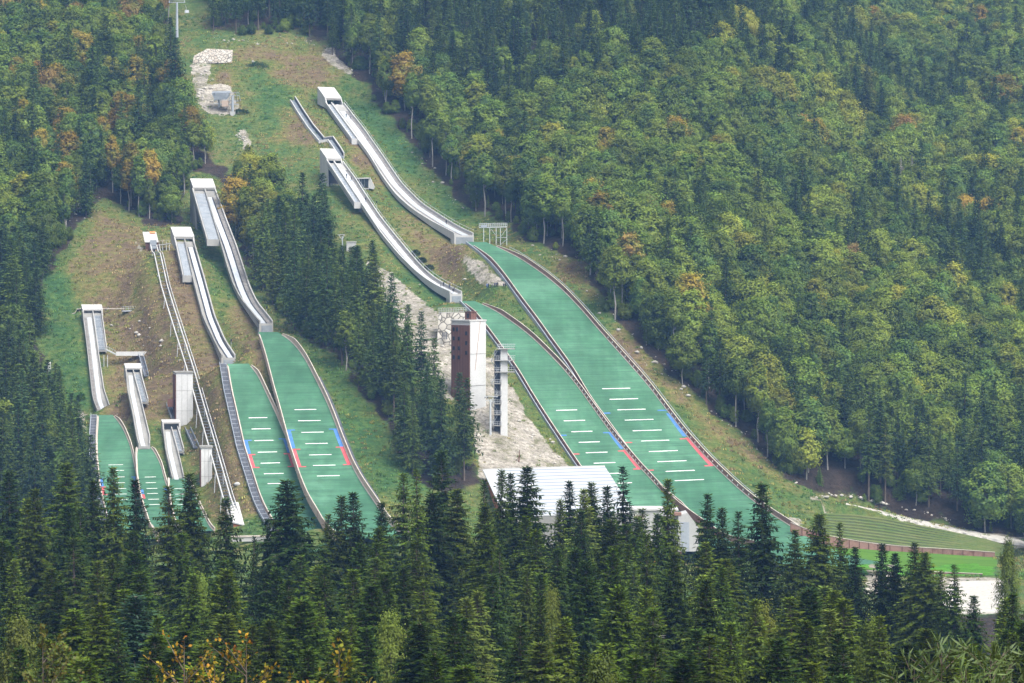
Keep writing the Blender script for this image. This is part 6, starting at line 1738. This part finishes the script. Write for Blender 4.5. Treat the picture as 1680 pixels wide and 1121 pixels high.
# orange bushes among the front trees
for sd, tp, dd_, lb in ((21, (1028, 888), 432, 'small golden broadleaf peeping out under the hall roof spruces'), (22, (1066, 897), 428, 'small rusty orange broadleaf under the small outrun building'), (24, (1655, 880), 400, 'olive gold broadleaf towering by the gravel yard')):
    T = at(*tp, dd_); g_ = float(gz(T[0], T[1])); H_ = T[2] - g_
    plant('autumn_tree', ('fine', sd % 2), (T[0], T[1], g_), ((.5 if sd < 23 else .5), H_ / 18), sd, {21: GOLD[0], 22: ORANGE[0], 23: (0.17, .105, .028), 24: (.060, .080, .018)}[sd], lb, 'broadleaf tree', None)
# standing dead trees
def dead_tree(P, H, seed, label, tint):
    r_ = np.random.RandomState(seed); root = thing('dead_tree', label, 'dead tree', P)
    seg_ = [(np.array([0, 0, -.5]), np.array([0, 0, H]), .011 * H, .02)]
    v, q = tubes(seg_, 6); t_ = bpy.data.objects.new('trunk', np_mesh('trunk', v, q, [M['dead']])); COL.objects.link(t_); t_.parent = root
    br = []
    for z in np.arange(H * .25, H * .97, .28):
        for _ in range(3):
            ph = r_.rand() * 6.28; L = min(2.6, .24 * (H - z) + .25) * r_.uniform(.5, 1.1); d = np.array([math.cos(ph), math.sin(ph), r_.uniform(-.45, .05)])
            a = np.array([0, 0, z]); b = a + d * L; br.append((a, b, .05, .02))
            for u_ in (.4, .6, .8): 
                e = a + d * L * u_; br.append((e, e + np.array([d[1] * r_.choice([-1, 1]), d[0], -.4]) * L * .3, .025, .012))
    v, q = tubes(br, 4); c_ = bpy.data.objects.new('branches', np_mesh('branches', v, q, [M['dead']])); COL.objects.link(c_); c_.parent = root
M['dead'] = noisy('grey_dead_wood', (0.20, 0.175, 0.165), (0.33, 0.30, 0.28), 0.8, 0.95)
p = hit(1478, 345); dead_tree(p + UP * -.3, 23, 5, 'grey bare dead spruce high on the forested slope', None)
p = hit(1496, 332); dead_tree(p + UP * -.3, 20, 6, 'second grey dead spruce close behind the first', None)
T = at(1075, 992, 300); g_ = float(gz(T[0], T[1])); dead_tree(np.array([T[0], T[1], g_]), T[2] - g_, 7, 'grey bare spire of a dead spruce in the front band', None)
# dark shrubs
def shrub(px_, py_, wd, ht, label, tint):
    g = hit(px_, py_); root = thing('shrub', label, 'shrub', g); r_ = np.random.RandomState(int(px_)); n_ = 900
    d = norm(r_.randn(n_, 3)); d[:, 2] = np.abs(d[:, 2]); P = d * np.array([wd / 2, 1.6, ht]) * (.5 + .55 * r_.rand(n_, 1))
    V, Q = blades(P, d + r_.randn(n_, 3) * .5, r_.uniform(.3, .6, n_), r_.uniform(.2, .35, n_), r_)
    c_ = bpy.data.objects.new('foliage', crown_mesh('foliage', V, Q, np.repeat(r_.rand(n_), 4), 'leaves')); COL.objects.link(c_); c_.parent = root; c_['tint'] = [float(v) for v in tint]
    s_ = bpy.data.objects.new('stem', np_mesh('stem', *tubes([(np.array([k * wd * .2, 0, -.3]), np.array([k * wd * .25, 0, ht * .6]), .06, .03) for k in (-1, 0, 1)]), [M['bark_dark']])); COL.objects.link(s_); s_.parent = root
shrub(422, 110, 9.5, 2.0, 'dark green shrub row at the top of the clearing', (.03, .07, .03))
shrub(395, 186, 7.0, 1.6, 'dark shrub below the steel lift terminal', (.03, .065, .035))
for px_, py_, lb in ((682, 418, 'first dark shrub on the bank between the two largest in-runs'), (692, 430, 'second dark shrub lower on the same bank'), (704, 442, 'third dark shrub, nearest the middle take-off')): shrub(px_, py_, 3.4, 1.5, lb, (.035, .05, .028))
shrub(133, 655, 2.6, 2.0, 'bright green shrub at the training in-run wall', (.06, .14, .02))

# ------------------------------------------------------------------ grass tufts on the open banks
def tufts():
    r_ = np.random.RandomState(9); n_ = 40000
    x = r_.uniform(-190, 175, n_); y = r_.uniform(690, 1120, n_); z = gz(x, y); qx, qy = proj(np.stack([x, y, z], 1))
    ok = (qx > -30) & (qx < 1710) & (qy > -20) & ~inside(qx, qy, FOREST_R) & ~inside(qx, qy, FOREST_L) & ~inside(qx, qy, LAWN[0])
    for g_ in GRAVEL: ok &= ~(inside(qx, qy, g_) & (r_.rand(n_) < .85))
    for h in HILLS.values():
        for nm in ('inrun', 'land'):
            i_, d_ = h[nm].nearest(np.stack([x, y], 1)); ok &= d_ > h[nm].w[i_] / 2 + 2.2
    x, y, z = x[ok], y[ok], z[ok]
    cover_at = lambda k: cover[np.abs(GX[None, :] - x[:, None]).argmin(1), np.abs(GY[None, :] - y[:, None]).argmin(1), k]
    v = .36 + cover_at(1) * .46 - cover_at(3) * .36 + (fbm(x / 16, y / 16, 3) - .45) * 1.5 + r_.randn(len(x)) * .13
    pal = np.array([(.075, .160, .040), (.125, .20, .044), (.19, .22, .052), (.26, .235, .072), (.265, .195, .1)])
    tint = np.stack([np.interp(v, [.05, .25, .42, .58, .78], pal[:, k]) for k in range(3)], 1)
    bl = 12; P = np.stack([r_.uniform(-.45, .45, bl), r_.uniform(-.45, .45, bl), np.full(bl, -.05)], 1)
    V, Q = blades(P, np.stack([r_.uniform(-.7, .7, bl), r_.uniform(-.7, .7, bl), np.ones(bl)], 1), r_.uniform(.3, .75, bl), r_.uniform(.16, .3, bl), r_, 1.5)
    src = bpy.data.objects.new('grass_tuft', crown_mesh('grass_tuft', V, Q, np.repeat(r_.rand(bl), 4), 'needles')); COL.objects.link(src)
    src.location = (float(x[0]), float(y[0]), float(z[0])); src['tint'] = [float(c) for c in tint[0]]
    tagit(src, 'low grass tufts over the open banks', None, None, 'stuff')
    me = bpy.data.meshes.new('grass'); me.from_pydata(np.stack([x, y, z], 1)[1:].tolist(), [], [])
    def at2(nm, typ, vals, fld):
        a_ = me.attributes.new(nm, typ, 'POINT'); a_.data.foreach_set(fld, np.asarray(vals, np.float32).ravel())
    m_ = len(x) - 1
    at2('rot', 'FLOAT_VECTOR', np.stack([np.zeros(m_), np.zeros(m_), r_.rand(m_) * 6.28], 1), 'vector')
    at2('scl', 'FLOAT', r_.uniform(.6, 1.5, m_), 'value'); at2('tint', 'FLOAT_COLOR', np.concatenate([tint[1:], np.ones((m_, 1))], 1), 'color')
    o = bpy.data.objects.new('grass', me); COL.objects.link(o); tagit(o, 'rough tufted grass over the open banks between the ski jumps', None, None, 'stuff')
    g = bpy.data.node_groups.new('grass_scatter', 'GeometryNodeTree')
    g.interface.new_socket('Geometry', in_out='INPUT', socket_type='NodeSocketGeometry'); g.interface.new_socket('Geometry', in_out='OUTPUT', socket_type='NodeSocketGeometry')
    a = g.nodes.new('NodeGroupInput'); b = g.nodes.new('NodeGroupOutput'); ip = g.nodes.new('GeometryNodeInstanceOnPoints'); oi = g.nodes.new('GeometryNodeObjectInfo')
    oi.inputs['Object'].default_value = src; oi.transform_space = 'ORIGINAL'
    for nm, typ, sock in (('rot', 'FLOAT_VECTOR', 'Rotation'), ('scl', 'FLOAT', 'Scale')):
        q = g.nodes.new('GeometryNodeInputNamedAttribute'); q.data_type = typ; q.inputs['Name'].default_value = nm
        s_ = next(o_ for o_ in q.outputs if o_.enabled and o_.name == 'Attribute')
        if nm == 'rot':
            e_ = g.nodes.new('FunctionNodeEulerToRotation'); g.links.new(s_, e_.inputs[0]); s_ = e_.outputs[0]
        g.links.new(s_, ip.inputs[sock])
    g.links.new(a.outputs[0], ip.inputs['Points']); g.links.new(oi.outputs['Geometry'], ip.inputs['Instance']); g.links.new(ip.outputs[0], b.inputs[0])
    o.modifiers.new('scatter', 'NODES').node_group = g
tufts()

# ------------------------------------------------------------------ people
def skin_person(pose):
    """one continuous body grown round a skeleton; returns mesh with trousers / jacket / skin / hair slots"""
    J = {'pel': (0, 0, .95), 'wai': (0, 0, 1.12), 'che': (0, .01, 1.35), 'nec': (0, 0, 1.50), 'hed': (0, -.02, 1.62), 'top': (0, -.01, 1.74),
         'lhp': (.10, 0, .90), 'lkn': (.12, -.03, .50), 'lan': (.13, .02, .09), 'lto': (.14, -.15, .04), 'rhp': (-.10, 0, .90), 'rkn': (-.12, -.03, .50), 'ran': (-.13, .02, .09), 'rto': (-.14, -.15, .04),
         'lsh': (.19, 0, 1.42), 'lel': (.25, .02, 1.14), 'lwr': (.25, -.10, .90), 'lha': (.24, -.14, .82), 'rsh': (-.19, 0, 1.42), 'rel': (-.25, .02, 1.14), 'rwr': (-.25, -.10, .90), 'rha': (-.24, -.14, .82)}
    if pose == 'stride': J.update(lkn=(.12, -.16, .52), lan=(.13, -.24, .10), lto=(.14, -.40, .05), rkn=(-.12, .06, .50), ran=(-.13, .24, .12), rto=(-.14, .12, .03), lel=(.26, .12, 1.16), lwr=(.25, .10, .92), lha=(.24, .06, .85))
    if pose == 'sit': J.update(pel=(0, 0, .50), wai=(0, .02, .68), che=(0, .0, .92), nec=(0, -.02, 1.08), hed=(0, -.05, 1.20), top=(0, -.04, 1.32), lhp=(.10, -.02, .47), lkn=(.13, -.42, .50), lan=(.13, -.46, .09), lto=(.13, -.62, .04), rhp=(-.10, -.02, .47), rkn=(-.13, -.42, .50), ran=(-.13, -.46, .09), rto=(-.13, -.62, .04), lsh=(.19, 0, .99), lel=(.25, -.08, .72), lwr=(.16, -.32, .62), lha=(.12, -.38, .60), rsh=(-.19, 0, .99), rel=(-.25, -.08, .72), rwr=(-.16, -.32, .62), rha=(-.12, -.38, .60))
    R = dict(pel=.15, wai=.14, che=.17, nec=.065, hed=.105, top=.075, lhp=.10, lkn=.065, lan=.05, lto=.042, lsh=.08, lel=.052, lwr=.038, lha=.045)
    for k_ in list(R):
        if k_[0] == 'l': R['r' + k_[1:]] = R[k_]
    names = list(J); E = [('pel', 'wai'), ('wai', 'che'), ('che', 'nec'), ('nec', 'hed'), ('hed', 'top')]
    for s_ in 'lr': E += [('pel', s_ + 'hp'), (s_ + 'hp', s_ + 'kn'), (s_ + 'kn', s_ + 'an'), (s_ + 'an', s_ + 'to'), ('che', s_ + 'sh'), (s_ + 'sh', s_ + 'el'), (s_ + 'el', s_ + 'wr'), (s_ + 'wr', s_ + 'ha')]
    me = bpy.data.meshes.new('tmp'); me.from_pydata([J[q] for q in names], [(names.index(a_), names.index(b_)) for a_, b_ in E], [])
    ob = bpy.data.objects.new('tmp', me); COL.objects.link(ob)
    ob.modifiers.new('s', 'SKIN'); me.skin_vertices[0].data[0].use_root = True
    for i_, q in enumerate(names): me.skin_vertices[0].data[i_].radius = (R[q], R[q])
    ob.modifiers.new('d', 'SUBSURF').levels = 1
    dg = bpy.context.evaluated_depsgraph_get(); out = bpy.data.meshes.new_from_object(ob.evaluated_get(dg))
    bpy.data.objects.remove(ob); bpy.data.meshes.remove(me)
    hipz = J['pel'][2] + .05; nk = J['nec'][2] + .02; hd = J['hed'][2]
    for p_ in out.polygons:
        z_, y_, x_ = p_.center.z, p_.center.y, p_.center.x
        hand = abs(x_) > .1 and any((p_.center - Vector(J[q])).length < .075 for q in ('lha', 'rha'))
        p_.material_index = 2 if hand or (nk < z_ and not (z_ > hd + .03 or (y_ > .0 and z_ > hd - .06))) else 3 if z_ > nk else (1 if z_ > hipz or abs(x_) > .2 else 0)
    out.polygons.foreach_set('use_smooth', [True] * len(out.polygons))
    return out
def flat(nm, c): return noisy(nm, tuple(v * .8 for v in c), c, 2.0, .85, fine=6)
CLOTH = {'black': flat('black_cloth', (.02, .02, .022)), 'navy': flat('navy_cloth', (.025, .035, .09)), 'blue': flat('blue_cloth', (.05, .13, .42)), 'grey': flat('grey_cloth', (.16, .16, .17)), 'white': flat('white_cloth', (.7, .7, .7)), 'red': flat('red_cloth', (.4, .05, .05))}
SKIN = flat('skin', (.5, .3, .22)); HAIR = flat('dark_hair', (.03, .02, .015))
POSES = {k_: skin_person(k_) for k_ in ('stand', 'stride', 'sit')}
def person(P, pose, jacket, trousers, rz, label, group=None):
    me = POSES[pose].copy(); me.materials.clear()
    for m_ in (CLOTH[trousers], CLOTH[jacket], SKIN, HAIR): me.materials.append(m_)
    o = bpy.data.objects.new('person', me); COL.objects.link(o); o.location = [float(v) for v in P]; o.rotation_euler = (0, 0, rz)
    tagit(o, label, 'person', group)
def on_run(k, py, off):
    r = HILLS[k]['inrun']; p = r.atpy(py); return np.array([p[0] + r.n[0] * off, p[1] + r.n[1] * off, p[2] - FH + .0])
PEOPLE = [(('medium', 466.5, 0.9), 'stand', 'black', 'black', .4, 'person in black at the upper end of the group by the middle take-off'), (('medium', 469, -1.3), 'stand', 'red', 'grey', 1.4, 'person in a red top beside the one in black near the middle take-off'), (('medium', 470, 1.5), 'stride', 'black', 'navy', -.6, 'person in dark clothes striding by the middle take-off'),
 (('medium', 473.5, 1.6), 'stand', 'black', 'grey', 2.2, 'person in a black jacket at the inner wall near the middle lip'), (('medium', 475.5, 0.2), 'sit', 'navy', 'black', .3, 'person in navy crouching low at the middle take-off lip'),
 (('large', 365, 1.0), 'stand', 'black', 'black', .5, 'lone person in black standing on the largest in-run near its lip'), (('large', 190, -0.6), 'stand', 'black', 'black', 0, 'person in black sitting high beside the longest in-run stairs'), (('large', 192.5, 0.8), 'stand', 'black', 'grey', .6, 'person in black and grey near the head of the longest in-run'),
 (('medium', 289, -1.0), 'stand', 'navy', 'black', .2, 'person in navy on the start stairs below the middle start house'), (('medium', 294, 0.1), 'stride', 'grey', 'black', .8, 'person in grey descending the middle start stairs'), (('medium', 328, 0.4), 'stand', 'black', 'black', .1, 'person in black at the lower end of the middle start platform')]
for (k_, py_, of_), pose, ja, tr_, rz, lb in PEOPLE:
    P = on_run(k_, py_, of_); P[2] += .18 if 'stair' in lb or 'platform' in lb or 'largest in-run' in lb or 'longest' in lb else .1
    person(P, pose, ja, tr_, rz, lb)
for px_, py_, pose, ja, tr_, lb in ((799, 473, 'stand', 'blue', 'blue', 'person in blue overalls at the outer end of the group on the grass ledge'), (801.5, 473, 'stand', 'blue', 'navy', 'second person in blue, close beside the first on the grass ledge'), (808, 472, 'sit', 'navy', 'grey', 'person sitting in navy on the grass ledge'), (811.5, 471.5, 'stand', 'grey', 'navy', 'person in a grey top on the grass ledge'),
     (814, 471.5, 'stand', 'navy', 'navy', 'person in navy standing on the grass ledge'), (816.5, 471, 'stand', 'black', 'black', 'tall person in black on the grass ledge'), (826, 471, 'sit', 'black', 'navy', 'person in black sitting by the edge beam of the largest hill'), (829, 472.5, 'stride', 'grey', 'black', 'person in grey stooping by the edge beam of the largest hill')):
    g = hit(px_, py_); person(g - UP * .05, pose, ja, tr_, px_, lb)
for px_, ja, lb in ((837, 'navy', 'person in navy on the third platform of the judging tower'), (840.5, 'white', 'person in white on the third platform of the judging tower'), (843, 'red', 'person in red at the outer rail of the judging tower')):
    q = at(px_, 609.5, Yj); q[2] = zrow(611, Yj) + .22; person(q, 'stand', ja, 'black', 0, lb)

# ------------------------------------------------------------------ air, light, camera
top = float(max(GZ[(MY < 1900)].max(), 260) + 40)
mb = MB(); lo_ = float(GZ.min()) - 1.0
x0, x1, y0, y1 = GX[0] - 6, GX[-1] + 6, GY[0] - 6, GY[-1] + 6
mb.hexa([(x0, y0, lo_), (x1, y0, lo_), (x1, y1, lo_), (x0, y1, lo_), (x0, y0, top), (x1, y0, top), (x1, y1, top), (x0, y1, top)])
t = NT('thin_haze'); pv = t.n('VolumePrincipled'); pv.inputs['Color'].default_value = (0.24, 0.48, 0.92, 1); pv.inputs['Density'].default_value = 0.00011; pv.inputs['Anisotropy'].default_value = 0.0
t.l(pv.outputs[0], t.out.inputs['Volume']); M['haze'] = t.m
hz = mb.build('haze', 'haze'); tagit(hz, 'thin blue haze between the viewpoint and the far forest', None, None, 'stuff')

w = bpy.data.worlds.new('World'); scene.world = w; w.use_nodes = True; wt_ = w.node_tree; wt_.nodes.clear()
sky = wt_.nodes.new('ShaderNodeTexSky'); sky.sky_type = 'NISHITA'; sky.sun_disc = False
SUN = Vector((0.42, -0.50, 0.95)).normalized()       # towards the sun
el_ = math.asin(SUN.z); az_ = math.atan2(SUN.x, SUN.y)
sky.sun_elevation = el_; sky.sun_rotation = az_; sky.air_density = 1.0; sky.dust_density = 4.0; sky.ozone_density = 1.0
hsn = wt_.nodes.new('ShaderNodeHueSaturation'); hsn.inputs['Saturation'].default_value = 0.2
bg = wt_.nodes.new('ShaderNodeBackground'); bg.inputs['Strength'].default_value = 0.15
ow = wt_.nodes.new('ShaderNodeOutputWorld')
wt_.links.new(sky.outputs[0], hsn.inputs['Color']); wt_.links.new(hsn.outputs[0], bg.inputs['Color']); wt_.links.new(bg.outputs[0], ow.inputs['Surface'])
sl_ = bpy.data.lights.new('sun', 'SUN'); sl_.energy = 2.0; sl_.angle = math.radians(32); sl_.color = (1.0, 0.96, 0.90)
so = bpy.data.objects.new('sun', sl_); COL.objects.link(so); so.rotation_euler = SUN.to_track_quat('Z', 'Y').to_euler()

cam = bpy.data.cameras.new('camera'); cam.sensor_width = 36; cam.lens = 36 * F / 1680; cam.clip_start = 0.5; cam.clip_end = 6000
co = bpy.data.objects.new('camera', cam); COL.objects.link(co); co.location = (0, 0, 0); co.rotation_euler = (math.radians(90) - PITCH, 0, 0)
scene.camera = co
scene.view_settings.view_transform = 'Standard'; scene.view_settings.look = 'None'; scene.view_settings.exposure = 1.08; scene.view_settings.gamma = 1.0
cy = scene.cycles
cy.max_bounces = 6; cy.diffuse_bounces = 3; cy.glossy_bounces = 2; cy.transmission_bounces = 3; cy.transparent_max_bounces = 6; cy.volume_bounces = 0
cy.use_denoising = True; cy.use_adaptive_sampling = True; cy.adaptive_threshold = 0.02
